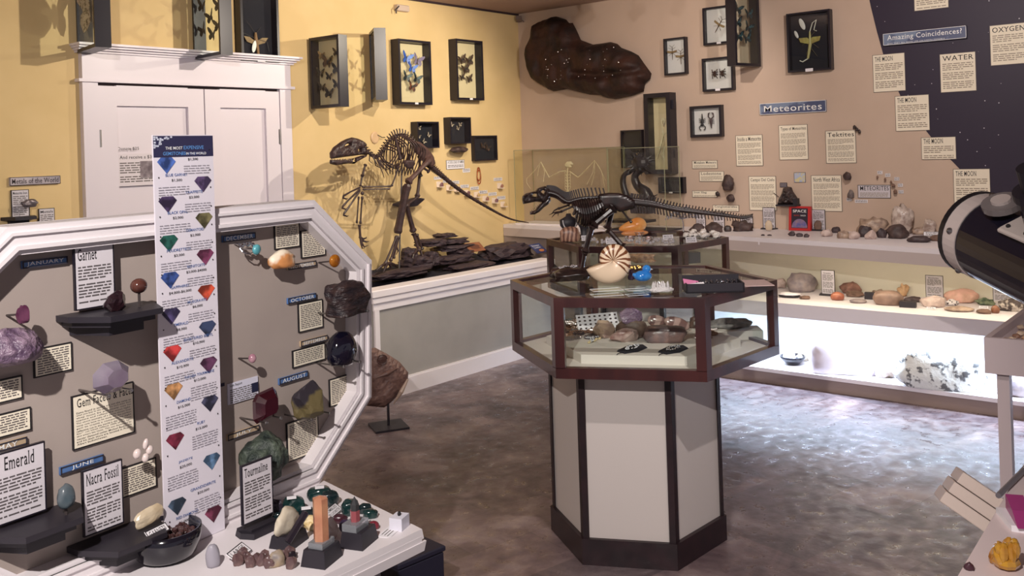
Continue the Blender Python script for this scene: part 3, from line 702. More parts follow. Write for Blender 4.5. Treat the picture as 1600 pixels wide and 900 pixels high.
def box_frame(name, label, loc, rz, w, h, d, rim=.018, back=None, fm=BLACKF, cat='framed display', tagw=0, both=False, group=None, dots=False):
    """Box frame: local x right, z up, back face at y=0, front at y=-d, origin at the centre of the back."""
    t = thing(name, label, cat, loc, rz, group)
    m = MB()
    for q in ((-w/2, -w/2+rim, -h/2, h/2), (w/2-rim, w/2, -h/2, h/2), (-w/2+rim, w/2-rim, h/2-rim, h/2), (-w/2+rim, w/2-rim, -h/2, -h/2+rim)):
        m.box(((q[0]+q[1])/2, -d/2, (q[2]+q[3])/2), (q[1]-q[0], d, q[3]-q[2]))
    m.build('frame', fm, t)
    if back: MB().box((0, -.004, 0), (w-2*rim+.002, .006, h-2*rim+.002)).build('backing', back, t)
    MB().quad(-w/2+rim, -h/2+rim, w/2-rim, h/2-rim, -d+.006).build('glass_pane', GLASS, t)
    if both: MB().quad(-w/2+rim, -h/2+rim, w/2-rim, h/2-rim, -.005).build('glass_pane', GLASS, t)
    if tagw: MB().box((0, -d-.001, -h/2+rim*.5), (tagw, .002, tagw*.4)).build('name_tag', PAPERW, t)
    return t
def inframe(t, u, v, dep=.01):
    R = Matrix.Rotation(t.rotation_euler.z, 3, 'Z'); return Vector(t.location)+R @ Vector((u, -dep, v))
BACKC = mat('cream backing', (222, 200, 162), rough=.9); BACKW = mat('white backing', (220, 212, 214), rough=.9); BACKD = mat('dark backing', (26, 24, 36), rough=.9)
def flat_frame(W0, r, name, label, d, back, rim=.018, tagw=0, **k):
    """r: pixel corners of the FRONT face."""
    c, w, h = W0.rect(*r, off=d); c = c+W0.n*d
    t = box_frame(name, label, c, W0.rz, w, h, d, rim, back, tagw=tagw, **k); t['w'] = w; t['h'] = h; del t['w'], t['h']
    return t, w, h
# flat frames on the yellow wall
t, w, h = flat_frame(WL, (374, -34, 438, 98), 'shadow_box', 'dark navy box frame with one silver and tan cicada above the door', .07, BACKD, tagw=.06)
c = thing('cicada', 'large tan cicada with silvery wing pinned in the dark navy frame', 'insect', inframe(t, -.005, -.13, .012))
wg = MB()
for s, a, l in ((-1, .55, .10), (1, .75, .10)): wg.add([(0, -.008, 0), (s*l*.5, -.012, l*.28), (s*l*.95, -.014, l*.3), (s*l*.7, -.012, -l*.05), (s*l*.2, -.01, -l*.2)], [(0, 1, 2, 3, 4)])
wg.build('fore_wings', WG['tan'], c)
MB().ball((-.018, -.016, -.035), (.016, .003, .042), 12, 8, rotm(0, .25)).build('hind_wing', mat('silver wing', (230, 228, 226), rough=.4), c)
MB().tube([(.0, -.008, .06), (0, -.01, .02), (.012, -.01, -.05), (.022, -.01, -.13)], [.008, .012, .01, .006], 8).build('body', mat('tan body', (140, 104, 70)), c)
k = MB()
for a, b in (((0, .05), (-.05, .11)), ((0, .05), (.04, .1)), ((-.05, .11), (-.07, .13)), ((0, .02), (-.1, .05)), ((0, .02), (.09, .0)), ((.09, 0), (.1, -.06))): k.tube([(a[0], -.01, a[1]), (b[0], -.014, b[1])], .0016, 5)
k.build('legs', PIN, c)
t5, w5, h5 = flat_frame(WL, (622, 60, 676, 164), 'butterfly_case', 'black box frame of six butterflies, three of them bright blue', .085, BACKC, tagw=.035)
for x, y, s, m, lb in ((-.045, .11, .1, 'blue', 'bright blue butterfly, upper left in the frame of six'), (.075, .1, .1, 'lilac', 'pale lilac blue butterfly, upper right in the frame of six'), (.01, .035, .085, 'blue', 'bright blue butterfly in the middle of the frame of six'), (-.05, -.035, .085, 'teal', 'teal and black butterfly, lower left in the frame of six'), (.06, -.045, .085, 'teal', 'teal and black butterfly, right in the frame of six'), (.005, -.11, .085, 'orange', 'brown and russet butterfly, lowest in the frame of six')):
    butterfly(inframe(t5, x, y, .028), 0, s, WG[m], lb, 'butterflies in the frame of six', roll=.25)
t6, w6, h6 = flat_frame(WL, (712, 60, 757, 157), 'butterfly_case', 'black box frame of dark butterflies, rightmost on the yellow wall', .085, BACKC, tagw=.035)
for x, y, s, lb in ((-.045, .085, .085, 'dark butterfly, upper left in the rightmost yellow wall frame'), (.045, .08, .09, 'dark butterfly, upper right in the rightmost yellow wall frame'), (-.005, .01, .095, 'dark butterfly in the middle of the rightmost yellow wall frame'), (-.05, -.06, .06, 'small dark butterfly, lower left in the rightmost yellow wall frame'), (.04, -.07, .07, 'small dark butterfly, lower right in the rightmost yellow wall frame')):
    butterfly(inframe(t6, x, y, .028), 0, s, WG['brown'], lb, 'butterflies in the rightmost frame', roll=-.3)
for r, lb, n, bz in (((652, 190, 687, 231), 'square black box frame with pale moths, leftmost of the three low dark frames', 4, 1), ((703, 183, 737, 224), 'square black box frame, middle and highest of the three low dark frames', 3, 2), ((741, 212, 778, 250), 'square black box frame with two brown moths, above the amber necklace', 2, 3)):
    d = .075 if bz < 3 else .04
    t, w, h = flat_frame(WL, r, 'moth_case', lb, d, BACKD, rim=.012)
    for i in range(n):
        x, y = [(-.05, .055), (-.055, -.01), (.055, 0), (0, -.05)][i] if n == 4 else ([(.05, .05), (.02, .02), (-.05, .05)][i] if n == 3 else [(-.02, .02), (.04, .0)][i])
        butterfly(inframe(t, x, y, .015), 0, .035 if bz < 3 else .06, WG['pale'] if bz < 3 else WG['brown'], 'small moth, %s in the %s low dark frame' % ([['upper left','left','right','lowest'],['right','central','left'],['left','right']][bz-1][i], ['leftmost', 'middle', 'rightmost'][bz-1]), 'moths in the %s low dark frame' % ['leftmost', 'middle', 'rightmost'][bz-1], roll=.3*i)
# hinged frames that swing out from the yellow wall
def swing(W0, hx, y0, y1, fx, w, d, label, side=1, hoff=.03, backm=None, name='butterfly_case', rim=.02, fm=BLACKF, both=True, hinge=True):
    """hx: pixel x of the hinged edge of the front face, fx: pixel x of its free edge; side=1 hinge left, -1 hinge right."""
    a = W0.at(hx, (y0+y1)/2, hoff); best = None
    for i in range(0, 150):
        ph = math.radians(i); v = (W0.u*side*math.cos(ph)-W0.n*math.sin(ph))*w; q = a+v
        dd = q-EYE; x = CX+FPX*dd.dot(CR)/dd.dot(CF)
        if best is None or abs(x-fx) < best[0]: best = (abs(x-fx), ph, v)
    ph, v = best[1], best[2]
    z1, z0 = W0.at(hx, y0, hoff).z, W0.at(hx, y1, hoff).z; h = z1-z0
    mid = a+v/2; mid.z = (z0+z1)/2
    rz = W0.rz - ph*side
    nn = Vector((-math.sin(rz), math.cos(rz), 0))
    t = box_frame(name, label, mid+nn*d, rz, w, h, d, rim, backm, both=both, fm=fm)
    if hinge:
        k = MB()
        for zz in (-h*.38, h*.38): k.box((-side*(w/2+.004), -d/2, zz), (.012, .03, .05)).tube([(-side*(w/2+.01), -d/2, zz-.03), (-side*(w/2+.01), -d/2, zz+.03)], .006, 8)
        k.build('hinge', STEEL, t)
    return t, w, h, rz
t, w, h, rz = swing(WL, 118, -60, 83, 147, .34, .085, 'black glass frame with one large moth swung out from the wall at the far left', both=True)
butterfly(inframe(t, .0, -.03, .04), rz, .3, WG['pale'], 'large pale brown moth in the far left swung out glass frame', None)
t, w, h, rz = swing(WL, 300, -50, 93, 343, .34, .08, 'black glass frame full of small butterflies swung out above the door')
for i in range(9):
    x, y = [(-.09, .16), (.05, .17), (-.1, .04), (.1, .02), (.0, -.04), (-.1, -.11), (.09, -.1), (.02, -.15), (.1, .12)][i]
    butterfly(inframe(t, x, y, .04), rz, .085, WG['black'], ['small butterfly','small butterfly']and'small dark butterfly, '+['top left','top right','left of centre','right of centre','central','bottom left','bottom right','bottom centre','upper right edge'][i]+' in the swung out frame above the door', 'butterflies in the frame above the door', roll=.3*math.sin(i))
t, w, h, rz = swing(WL, 484, 60, 170, 530, .30, .08, 'black frame on cream backing with ten butterflies, right of the door', backm=BACKC, both=False)
for x, y, s, m, lb in ((-.07, .12, .06, 'tan', 'small tan yellow butterfly at the top left of the ten'), (.08, .13, .06, 'brown', 'small dark butterfly at the top right of the ten'), (-.01, .075, .1, 'brown', 'larger grey brown butterfly in the upper middle of the ten'), (-.085, .0, .075, 'black', 'black and white butterfly on the left of the ten'), (.08, .015, .085, 'black', 'black butterfly on the right of the ten'), (0, -.03, .06, 'black', 'small black butterfly in the middle of the ten'), (-.075, -.1, .065, 'black', 'small black butterfly at the lower left of the ten'), (.075, -.09, .07, 'black', 'black butterfly at the lower right of the ten'), (-.005, -.145, .085, 'black', 'larger dark butterfly at the bottom of the ten')):
    butterfly(inframe(t, x, y, .03), rz, s, WG[m], lb, 'butterflies in the frame right of the door', roll=.2)
t, w, h, rz = swing(WL, 578, 52, 160, 586, .30, .085, 'black glass frame seen nearly edge on, between two butterfly frames')
for i in range(8):
    x, y = [(-.08, .13), (.07, .12), (0, .05), (-.08, -.02), (.08, -.02), (0, -.09), (-.08, -.13), (.09, -.12)][i]
    butterfly(inframe(t, x, y, .04), rz, .07, WG['black'], 'dark butterfly, '+['top left','top right','upper middle','left middle','right middle','lower middle','bottom left','bottom right'][i]+' in the glass frame seen nearly edge on', 'butterflies in the edge on frame', roll=.3*math.cos(i))
# frames on the right wall
t, w, h = flat_frame(WR, (1036, 61, 1072, 115), 'insect_case', 'black box frame with two brown stick insects, leftmost on the beige wall', .045, BACKW, rim=.014)
def stick(loc, rz, s, label, wingm, group=None, roll=0):
    t = thing('stick_insect', label, 'insect', loc, rz, group); R = Matrix.Rotation(roll, 3, 'Y')
    b = MB().tube([(0, -.006, s*.5), (0, -.006, 0), (0, -.006, -s*.6)], [s*.02, s*.035, s*.02], 6)
    l = MB()
    for sx in (-1, 1):
        for z0, dx, dz in ((.3, .35, .3), (.15, .4, -.05), (.0, .35, -.4), (.5, .25, .35)): l.tube([(0, -.006, z0*s), (sx*dx*s, -.01, (z0+dz*.6)*s)], s*.012, 4)
    w = MB()
    for sx in (-1, 1): w.add([(0, -.008, s*.15), (sx*s*.5, -.012, s*.22), (sx*s*.48, -.012, s*.05), (0, -.008, -.02*s)], [(0, 1, 2, 3)])
    for k in (b, l, w): k.v = [tuple(R @ Vector(v)) for v in k.v]
    b.build('body', mat('insect brown', (86, 62, 46)), t); l.build('legs', mat('insect brown', (86, 62, 46)), t); w.build('wings', wingm, t); return t
for x, z, lb in ((-.035, .03, 'brown stick insect, left one in the leftmost beige wall frame'), (.04, -.01, 'brown stick insect, right one in the leftmost beige wall frame')): stick(inframe(t, x, z), WR.rz, .09, lb, WG['tan'], 'pair of stick insects')
t, w, h = flat_frame(WR, (1097, 13, 1148, 66), 'insect_case', 'black box frame with one long winged insect, topmost small frame on the beige wall', .045, BACKW, rim=.016, tagw=.035)
stick(inframe(t, -.01, 0), WR.rz, .1, 'single long winged tan insect in the topmost small frame', WG['tan'], roll=.6)
t, w, h = flat_frame(WR, (1096, 92, 1146, 140), 'insect_case', 'black box frame with two brown spiders behind the swung out case', .045, BACKW, rim=.016, tagw=.04)
for x, lb in ((-.035, 'brown spider, left of the pair'), (.03, 'brown spider, right of the pair')):
    s = thing('spider', lb, 'spider', inframe(t, x, .01), WR.rz, 'pair of framed spiders')
    k = MB()
    for a in range(8):
        an = math.radians(20+a*20 if a < 4 else 200+(a-4)*20)+(.5 if a % 4 > 1 else 0)
        an = [.5, .15, -.2, -.7, PI-.5, PI-.15, PI+.2, PI+.7][a]
        c0 = (0, -.012, 0); k1 = (.018*math.cos(an), -.02, .022*math.sin(an)+.004*(1 if math.sin(an) > 0 else -1)); k2 = (.026*math.cos(an), -.008, .055*math.sin(an)*1.1)
        k.tube([c0, k1, k2], .003, 5)
    k.build('legs', mat('spider brown', (66, 40, 34)), s); MB().ball((0, -.012, .008), (.009, .008, .011)).ball((0, -.013, -.013), (.011, .01, .015)).build('body', mat('spider brown', (66, 40, 34)), s)
t, w, h = flat_frame(WR, (1077, 166.5, 1128, 213), 'insect_case', 'black box frame with beetle and scorpion, lowest small frame on the beige wall', .045, BACKW, rim=.02)
b = thing('stag_beetle', 'shiny black stag beetle with jaws down, left in the lowest small frame', 'beetle', inframe(t, -.04, 0), WR.rz)
MB().ball((0, -.012, 0), (.014, .01, .022)).ball((0, -.012, -.025), (.014, .01, .012)).tube([(0, -.01, .0), (0, -.01, .06)], [.01, .003]).build('body', INK, b)
MB().tube([(-.01, -.012, -.03), (-.026, -.012, -.042), (-.022, -.012, -.062), (-.012, -.012, -.066)], .004).tube([(.01, -.012, -.03), (.026, -.012, -.042), (.022, -.012, -.062), (.012, -.012, -.066)], .004).build('jaws', INK, b)
k = MB()
for z in (.012, 0, -.014):
    for s in (-1, 1): k.tube([(0, -.008, z), (s*.028, -.01, z+.012)], .0022, 4)
k.build('legs', INK, b)
b = thing('scorpion', 'brown scorpion with curled claws, right in the lowest small frame', 'scorpion', inframe(t, .035, .005), WR.rz)
MB().tube([(0, -.012, .02), (0, -.012, 0), (0, -.012, -.025), (.002, -.012, -.06)], [.008, .013, .008, .004], 8).build('body', mat('scorpion brown', (64, 42, 44)), b)
k = MB().tube([(-.008, -.012, .015), (-.022, -.012, .03), (-.018, -.012, .055), (-.004, -.012, .06)], [.004, .005, .006, .002]).tube([(.008, -.012, .015), (.022, -.012, .03), (.018, -.012, .055), (.004, -.012, .06)], [.004, .005, .006, .002])
k.build('claws', mat('scorpion brown', (64, 42, 44)), b)
k = MB()
for z in (.012, .002, -.008, -.018):
    for s in (-1, 1): k.tube([(0, -.008, z), (s*.026, -.01, z-.006)], .0018, 4)
k.build('legs', mat('scorpion brown', (64, 42, 44)), b)
t, w, h = flat_frame(WR, (1228, 22, 1299, 108), 'shadow_box', 'large black box frame with a pale insect, nearest the night sky mural', .055, BACKD, rim=.014, tagw=.055)
b = thing('giant_insect', 'large yellow green winged insect with curled white horns in the large black frame', 'insect', inframe(t, .0, -.02), WR.rz)
MB().tube([(0, -.012, .09), (0, -.012, .0), (-.02, -.012, -.1)], [.006, .012, .008], 8).build('body', mat('pale green body', (170, 160, 110)), b)
k = MB()
for s in (-1, 1): k.add([(0, -.014, .03), (s*.02, -.018, .05), (s*.08, -.02, .05), (s*.07, -.018, .02), (0, -.014, .0)], [(0, 1, 2, 3, 4)])
k.build('wings', mat('olive wing', (170, 162, 90), (140, 120, 70), scale=30), b)
MB().tube([(.0, -.012, .09), (.02, -.012, .15), (.05, -.012, .17), (.03, -.012, .1), (.05, -.012, .09)], .003).tube([(-.02, -.012, -.1), (-.06, -.012, -.12), (-.08, -.012, -.11)], .004).build('horns', mat('pale horn', (220, 216, 205)), b)
k = MB()
for a, q in (((0, .05), (.05, .1)), ((0, .02), (.06, -.03)), ((0, -.02), (.05, -.09)), ((0, .02), (-.06, 0)), ((0, 0), (-.03, -.07))): k.tube([(a[0], -.012, a[1]), (q[0], -.014, q[1])], .0018, 4)
k.build('legs', mat('leg dark', (90, 80, 60)), b)
for p, sc, lb in (((-.055, .13), .045, 'white glinting pod, upper one in the large black frame'), ((-.1, .06), .03, 'white glinting pod, lower left one in the large black frame')):
    tag(MB().ball((0, -.012, 0), (sc*.4, .006, sc), 10, 8, rotm(0, -.4)).build('seed_pod', mat('pod white', (215, 212, 210), rough=.2), loc=inframe(t, *p), rz=WR.rz), lb, 'pod', 'pods in the large black frame')
t, w, h, rz = swing(WR, 1187, -30, 104, 1148, .28, .08, 'deep black glass frame of dark butterflies swung out from the beige wall', side=-1)
for i in range(6):
    x, y = [(-.06, .1), (.06, .07), (-.07, -.0), (.05, -.03), (-.06, -.1), (.03, -.11)][i]
    butterfly(inframe(t, x, y, .04), rz, .085, WG['teal'], 'dark teal butterfly, '+['top left','top right','middle left','middle right','bottom left','bottom right'][i]+' in the swung out frame on the beige wall', 'butterflies in the swung out beige wall frame', roll=.3*math.cos(i*2))
# tall dark case with a bird skeleton, and two dark boxes
t, w, h = flat_frame(WR, (1005, 147, 1050, 272), 'skeleton_case', 'tall black framed case with a slender ivory skeleton below the slab', .10, BACKC, rim=.035)
MB().box((w/2+.008, -.05, h*.35), (.016, .04, .07)).box((w/2+.008, -.05, -h*.25), (.016, .04, .07)).build('latch', BLACKS, t)
b = thing('bird_skeleton', 'small ivory long necked skeleton standing in the tall black case', 'skeleton', inframe(t, 0, -.12, .045), WR.rz)
k = MB().tube([(.03, 0, .2), (.035, 0, .235), (.02, 0, .24), (.012, 0, .21), (.015, 0, .16), (.02, 0, .11), (.0, 0, .05), (-.02, 0, -.01), (-.045, 0, -.07)], [.006, .009, .008, .004, .004, .006, .007, .005, .002], 6)
k.build('spine', IVORY, b)
k = MB()
for i in range(6): k.tube([(.015-i*.005, 0, .1-i*.014), (.045-i*.003, -.014, .09-i*.014), (.03-i*.004, -.02, .07-i*.014)], .0016, 4)
k.tube([(.02, 0, .11), (.055, 0, .13), (.06, 0, .16)], .003).build('ribs', IVORY, b)
MB().tube([(0, 0, .05), (.03, 0, .0), (.0, 0, -.05), (.03, -.01, -.08)], .0035).tube([(-.01, 0, .03), (-.03, .01, -.03), (-.05, 0, -.08)], .003).build('legs', IVORY, b)
t, w, h = flat_frame(WR, (969, 204, 1004, 262), 'shadow_box', 'square black box left behind the tall skeleton case', .04, BACKD, rim=.012)
tag(MB().ball((0, -.01, 0), (.04, .01, .05), 14, 8).build('horn_shell', mat('ochre shell', (190, 150, 90), (120, 86, 50), scale=50), loc=inframe(t, .05, -.08, .006), rz=WR.rz), 'ochre shell in the square black box behind the glass case', 'shell')
t, w, h = flat_frame(WR, (1028, 277, 1068, 302), 'shadow_box', 'low black box on the wall behind the glass case corner, with a white tag', .05, BACKD, rim=.01, tagw=.03)
# ---------------------------------------------------------------- small things on the yellow wall
s = sheet(WL, (697, 251, 725, 263), 'white card with bold print below the three low dark frames', title='A COOL LOAD OF AMBER', m=PAPERW, border=EDG, pitch=.012, tw=.92, tsize=.022)
sheet(WL, (722.5, 263.5, 734, 269), 'small white tag left of the amber necklace', name='specimen_tag', cat='label', m=PAPERW, pitch=.008)
c = WL.at(746.5, 272)
t = thing('amber_necklace', 'orange amber bead necklace hanging in two loops on the yellow wall', 'necklace', c)
k = MB()
for cx, cz, rx, rz_ in ((0, 0, .02, .055), (.002, -.025, .024, .058)):
    for i in range(26):
        a = 2*PI*i/26; k.ball((cx+rx*math.cos(a), -.012, cz+rz_*math.sin(a)), .0048, 6, 4)
k.build('bead_string', mat('amber bead', (190, 84, 34), (120, 44, 22), scale=60, rough=.25), t)
MB().tube([(0, 0, .055), (0, -.02, .055)], .003, 6).build('nail', STEEL, t)
AG = [(683.5, 285, .0), (698.5, 290, 0), (711, 292, 0), (726, 298, 0), (741.5, 301, 0), (755, 307, 0), (769.5, 310, 0), (783, 316, 0), (778, 287, 0)]
gems = [mat('agate purple', (110, 78, 90), (140, 100, 100), scale=60, rough=.4), mat('agate tan', (190, 160, 110), rough=.4), mat('agate pinkish', (150, 104, 90), rough=.4)]
for i, (x, y, _) in enumerate(AG):
    c = WL.at(x+2, y+3)
    t = thing('agate_shelf', 'clear little wall shelf holding an agate, ' + ['leftmost below the skeleton tail', 'second from the left along the tail', 'third from the left along the tail', 'fourth from the left along the tail', 'fifth from the left along the tail', 'sixth from the left along the tail', 'seventh from the left along the tail', 'lowest at the right end of the row', 'set apart above the right end of the row'][i], 'wall shelf', c, 0, 'little agate shelves on the yellow wall')
    MB().box((0, -.02, -.022), (.055, .04, .006)).box((0, -.002, 0), (.055, .004, .045)).build('bracket', mat('clear acrylic white', (232, 214, 196), rough=.25), t)
    tag(rock_mb(.034, .02, .034, 30+i, sub=2).build('agate', gems[i % 3], loc=c+Vector((.014, -.022, -.019))), 'small agate on ' + ['the leftmost', 'the second', 'the third', 'the fourth', 'the fifth', 'the sixth', 'the seventh', 'the lowest', 'the set apart'][i]+' clear wall shelf below the tail', 'stone', 'agates on the yellow wall')
    sheet(WL, (x-7+(0 if i else 1), y-9, x+6, y-5), 'tiny white tag above ' + ['the leftmost', 'the second', 'the third', 'the fourth', 'the fifth', 'the sixth', 'the seventh', 'the lowest', 'the set apart'][i]+' agate', name='specimen_tag', cat='label', m=PAPERW, pitch=.008, group='agate tags on the yellow wall', seed=i)
def ledge(W0, r, depth, label, m=DKROCK, seed=1):
    c, w, h = W0.rect(*r, off=depth/2)
    c = c+W0.n*(depth/2-.002)
    mb = rock_mb(w, depth, h, seed, rough=.12, facet=True); mb.v = [(x, y-depth/2, z-h/2) for x, y, z in mb.v]
    return tag(mb.build('wood_ledge', m, loc=c, rz=W0.rz), label, 'ledge')
ledge(WL, (703, 229, 731, 238), .10, 'small dark driftwood ledge under the middle low dark frame', seed=41)
ledge(WL, (614, 311, 660, 321), .14, 'dark wooden ledge on the yellow wall behind the skeleton legs', mat('dark plank', (44, 36, 48), rough=.5), seed=42)
# rosette plate behind the dinosaur
c = WL.at(585, 215)
t = thing('wall_ornament', 'round cream plate with a hook on the yellow wall behind the skeleton neck', 'ornament', c)
m = MB().lathe([(.0, 0), (.035, .0), (.04, .008), (.03, .014), (0, .012)], 20); m.v = [(x, -z, y*1.15) for x, y, z in m.v]; m.build('plate', mat('cream plate', (214, 180, 140), rough=.4), t)
MB().tube([(.02, -.012, .02), (.05, -.03, .0), (.08, -.03, .0)], .003).build('hook', PIN, t)
sign(WL, (13.3, 277.3, 92.5, 286.7), 'grey sign reading Metals of the World left of the door', 'Metals of the World', m=mat('pale sign', (196, 186, 190), (160, 152, 160), scale=14), lm=mat('sign dark', (64, 54, 60)), edge=mat('sign dark', (64, 54, 60)), fill=.93, hfill=.6, th=.015)
sheet(WL, (17, 298, 44, 340), 'sheet in a dark frame on a little stand, left under the Metals sign', title='Meteorite Iron', border=BLACKF, m=PAPERP, pitch=.01, th=.01, tsize=.014)
sheet(WL, (60, 327, 84.5, 375), 'smaller bordered sheet right of the metal specimen under the Metals sign', title='Metals', border=BLACKF, m=PAPERP, pitch=.01, th=.01, tsize=.014, seed=4)
c = WL.at(33, 340, .05); t = thing('specimen_stand', 'small black wall stand below the left Metals sheet', 'stand', c+Vector((0, .05, 0)))
MB().polyz([(-.085, 0), (.09, 0), (.06, -.1), (-.05, -.1)], -.012, .006).build('stand_top', BLACKS, t); MB().box((0, -.015, -.02), (.1, .03, .03)).build('stand_bracket', BLACKS, t)
t = thing('metal_specimen', 'silvery grey metal flake on a pin in front of the left Metals sheet', 'specimen', c+Vector((.04, -.01, .008)))
MB().tube([(0, 0, 0), (0, 0, .05)], .003).build('pin', PIN, t)
m = rock_mb(.09, .03, .045, 51, facet=True); m.v = [(x, y, z+.045) for x, y, z in m.v]; m.build('metal_flake', mat('grey metal', (120, 112, 116), rough=.35, metal=.6), t)
s = sheet(Plane((0, YL-.028, 0), 0), (182, 241, 252, 288), 'thin white notice offering a gift for a 25 dollar donation, on the door', title='And receive a $30 gift', m=mat('notice paper', (216, 208, 214)), pitch=.014, th=.001, tw=.95, tsize=.026)
MB().text('Donate $25', -.13, .125, -.003, w=.13, align='l').build('top_line', INK, s)
MB().box((.07, -.0032, -.0), (.13, .001, .1)).build('cat_picture', mat('cat picture', (150, 140, 146), (96, 84, 92), scale=25), s)
# ---------------------------------------------------------------- skeletons
def bone(mb, p, q, r, k=1.5, n=8, mid=.8):
    p, q = Vector(p), Vector(q); ts = (0, .05, .14, .5, .86, .95, 1); rs = (k*.75, k, mid*1.1, mid, mid*1.1, k, k*.75)
    return mb.tube([p+(q-p)*t for t in ts], [r*x for x in rs], n)
def spline(pts, n):
    pts = [Vector(p) for p in pts]; out = []; m = len(pts)-1
    for i in range(n+1):
        t = i/n*m; k = min(int(t), m-1); f = t-k
        a, b, c, d = pts[max(k-1, 0)], pts[k], pts[k+1], pts[min(k+2, m)]
        out.append(.5*((2*b)+(c-a)*f+(2*a-5*b+4*c-d)*f*f+(3*b-a-3*c+d)*f**3))
    return out
YD = 4.93
SK = Plane((0, YD, 0), 0)
fo = SK.at(625, 428)
def D(x, y, dy=0.0): return SK.at(x, y, -dy)-fo
def DP(pts): return [(D(*p).x, D(*p).z) for p in pts]
t = thing('dinosaur_skeleton', 'large dark brown meat eater skeleton standing on the platform against the yellow wall', 'skeleton', fo)
sk = relief(MB(), DP([(517, 248.5), (516.5, 238), (521, 230), (532, 221.5), (541, 217), (550, 214.5), (559, 216.5), (567, 220), (573, 226), (569, 231), (575, 236), (579, 241), (571, 242), (562, 242), (553, 243.5), (540, 245), (527, 247)]), 0, .028, .028, .0075,
    holes=[DP([(537, 229), (540, 225.5), (546, 224), (546, 226)]), DP([(558.5, 233.5), (562.5, 232.5), (562, 236.5), (558.5, 237)])], rough=.3, freq=30, edge=.03, seed=3)
m = sk
tp = [(519+i*4.2, 248.6-.1*i) for i in range(8)]
sk.build('skull', BONE, t)
k = MB()
for x, y in tp:
    p = D(x, y, -.012); k.crystal(p, (0, 0, -.014), .004, 5, .7); p = D(x+2, y+3, -.01); k.crystal(p, (0, 0, .01), .003, 5, .7)
k.build('teeth', mat('tooth', (150, 130, 110), rough=.4), t)
relief(MB(), DP([(516, 249.5), (515.5, 256), (526, 258.5), (544, 255.5), (553.5, 256), (560, 251.5), (572, 245), (575, 241.5), (564, 243), (551, 247.5), (533, 249.5)]), 0, .022, .022, .0075, holes=[DP([(541, 249), (546, 247.5), (544, 250.5)]), DP([(550, 251), (555, 248), (555, 252.5), (551, 253)])], rough=.2, edge=.025, seed=7).build('jaw', BONE, t)
sp = spline([D(568, 229), D(578, 240), D(587, 246), (D(595, 240)), D(603, 228), D(612, 217), D(621, 211.5), D(632, 212), D(642, 219), D(650, 229), D(660, 243)], 30)
k = MB(); q = MB()
for i, p in enumerate(sp):
    k.ball(p, (.012, .013, .012), 8, 5)
    tdir = (sp[min(i+1, 30)]-sp[max(i-1, 0)]).normalized(); nrm = Vector((tdir.z, 0, -tdir.x)); nrm = nrm if nrm.z > -.2 else -nrm
    if nrm.z < 0: nrm = -nrm
    L0 = .03+.018*math.exp(-((i-18)/6)**2)
    if i > 8: q.tube([p, p+nrm*L0*.6+tdir*.004, p+nrm*L0], [.0055, .005, .0045], 5)
    else: q.tube([p, p+nrm*.02], .004, 5)
    for s in (-1, 1): q.tube([p, p+Vector((0, s*.022, .0))+nrm*.012], .004, 5)
k.tube(sp, .008, 6); k.build('backbone', BONE, t); q.build('neural_spines', BONE, t)
k = MB()
for i in range(12):
    a = sp[min(28, 11+int(i*1.35))]
    for s in (-1, 1):
        ex = D(600+i*4.6, 275-(abs(i-6)*1.2)) if i > 2 else D(598+i*5, 262+i*2)
        bx = a + (ex-a)*.45 + Vector((.045, s*(.07), .01)); ex = ex+Vector((0, s*.03, 0))
        k.tube(spline([a, a+(bx-a)*.5+Vector((.02, s*.02, .005)), bx, ex], 8), [.0055]*6+[.004]*3, 5)
k.build('ribs', BONE, t)
k = MB()
for i in range(7):
    a = sp[3+i]; k.tube([a, a+Vector((.01+.012*i, (-1)**i*.02, -.05-.006*i)), a+Vector((.03+.02*i, (-1)**i*.01, -.07-.006*i))], [.005, .004, .002], 5)
for i in range(5): a = D(590+i*2, 250); k.tube([a, a+Vector((.02+.02*i, -.02, -.08+.008*i)), a+Vector((.04+.03*i, -.02, -.13+.02*i))], [.006, .004, .002], 5)
k.build('neck_ribs', BONE, t)
bone(bone(MB(), D(617, 212, -.07), D(626, 250, -.09), .011, 1.2), D(617, 212, .07), D(630, 248, .08), .011, 1.2).build('shoulder_blade', BONE, t)
relief(MB(), DP([(618, 252), (622, 250), (634, 250), (637, 256), (632, 264), (624, 264), (619, 258)]), -.08, .016, .016, .008, edge=.02).build('coracoid', BONE, t)
relief(MB(), DP([(641, 221), (652, 222), (664, 232), (672, 243), (676, 256), (671, 262), (658, 256), (650, 244), (643, 238)]), -.03, .02, .02, .009, edge=.03, rough=.2).build('hip_bone', mat('hip bone brown', (92, 66, 60), (70, 48, 46), scale=20, rough=.5), t)
k = MB(); bone(k, D(655, 243, .03), D(657, 276, .05), .012); bone(k, D(640, 240, .0), D(636, 262, .02), .01); bone(k, D(661, 262), D(670, 268), .012); k.build('pubis', BONE, t)
tl = spline([D(660, 243), D(672, 258), D(690, 274), D(720, 298), D(760, 323), D(796, 341.5), D(826, 348, .06)], 46)
k = MB(); q = MB()
k.tube(tl, [.02*(1-i/46)**.8+.0032 for i in range(47)], 7)
for i in range(1, 45): k.ball(tl[i], .023*(1-i/46)**.8+.0035, 7, 4)
k.build('tail', BONE, t)
for i in range(2, 20):
    f = 1-i/24; q.tube([tl[i], tl[i]+Vector((.012, 0, .04*f+.012))], .004*f+.001, 4); q.tube([tl[i], tl[i]+Vector((.01, 0, -.05*f-.012))], .004*f+.001, 4)
q.build('tail_spines', BONE, t)
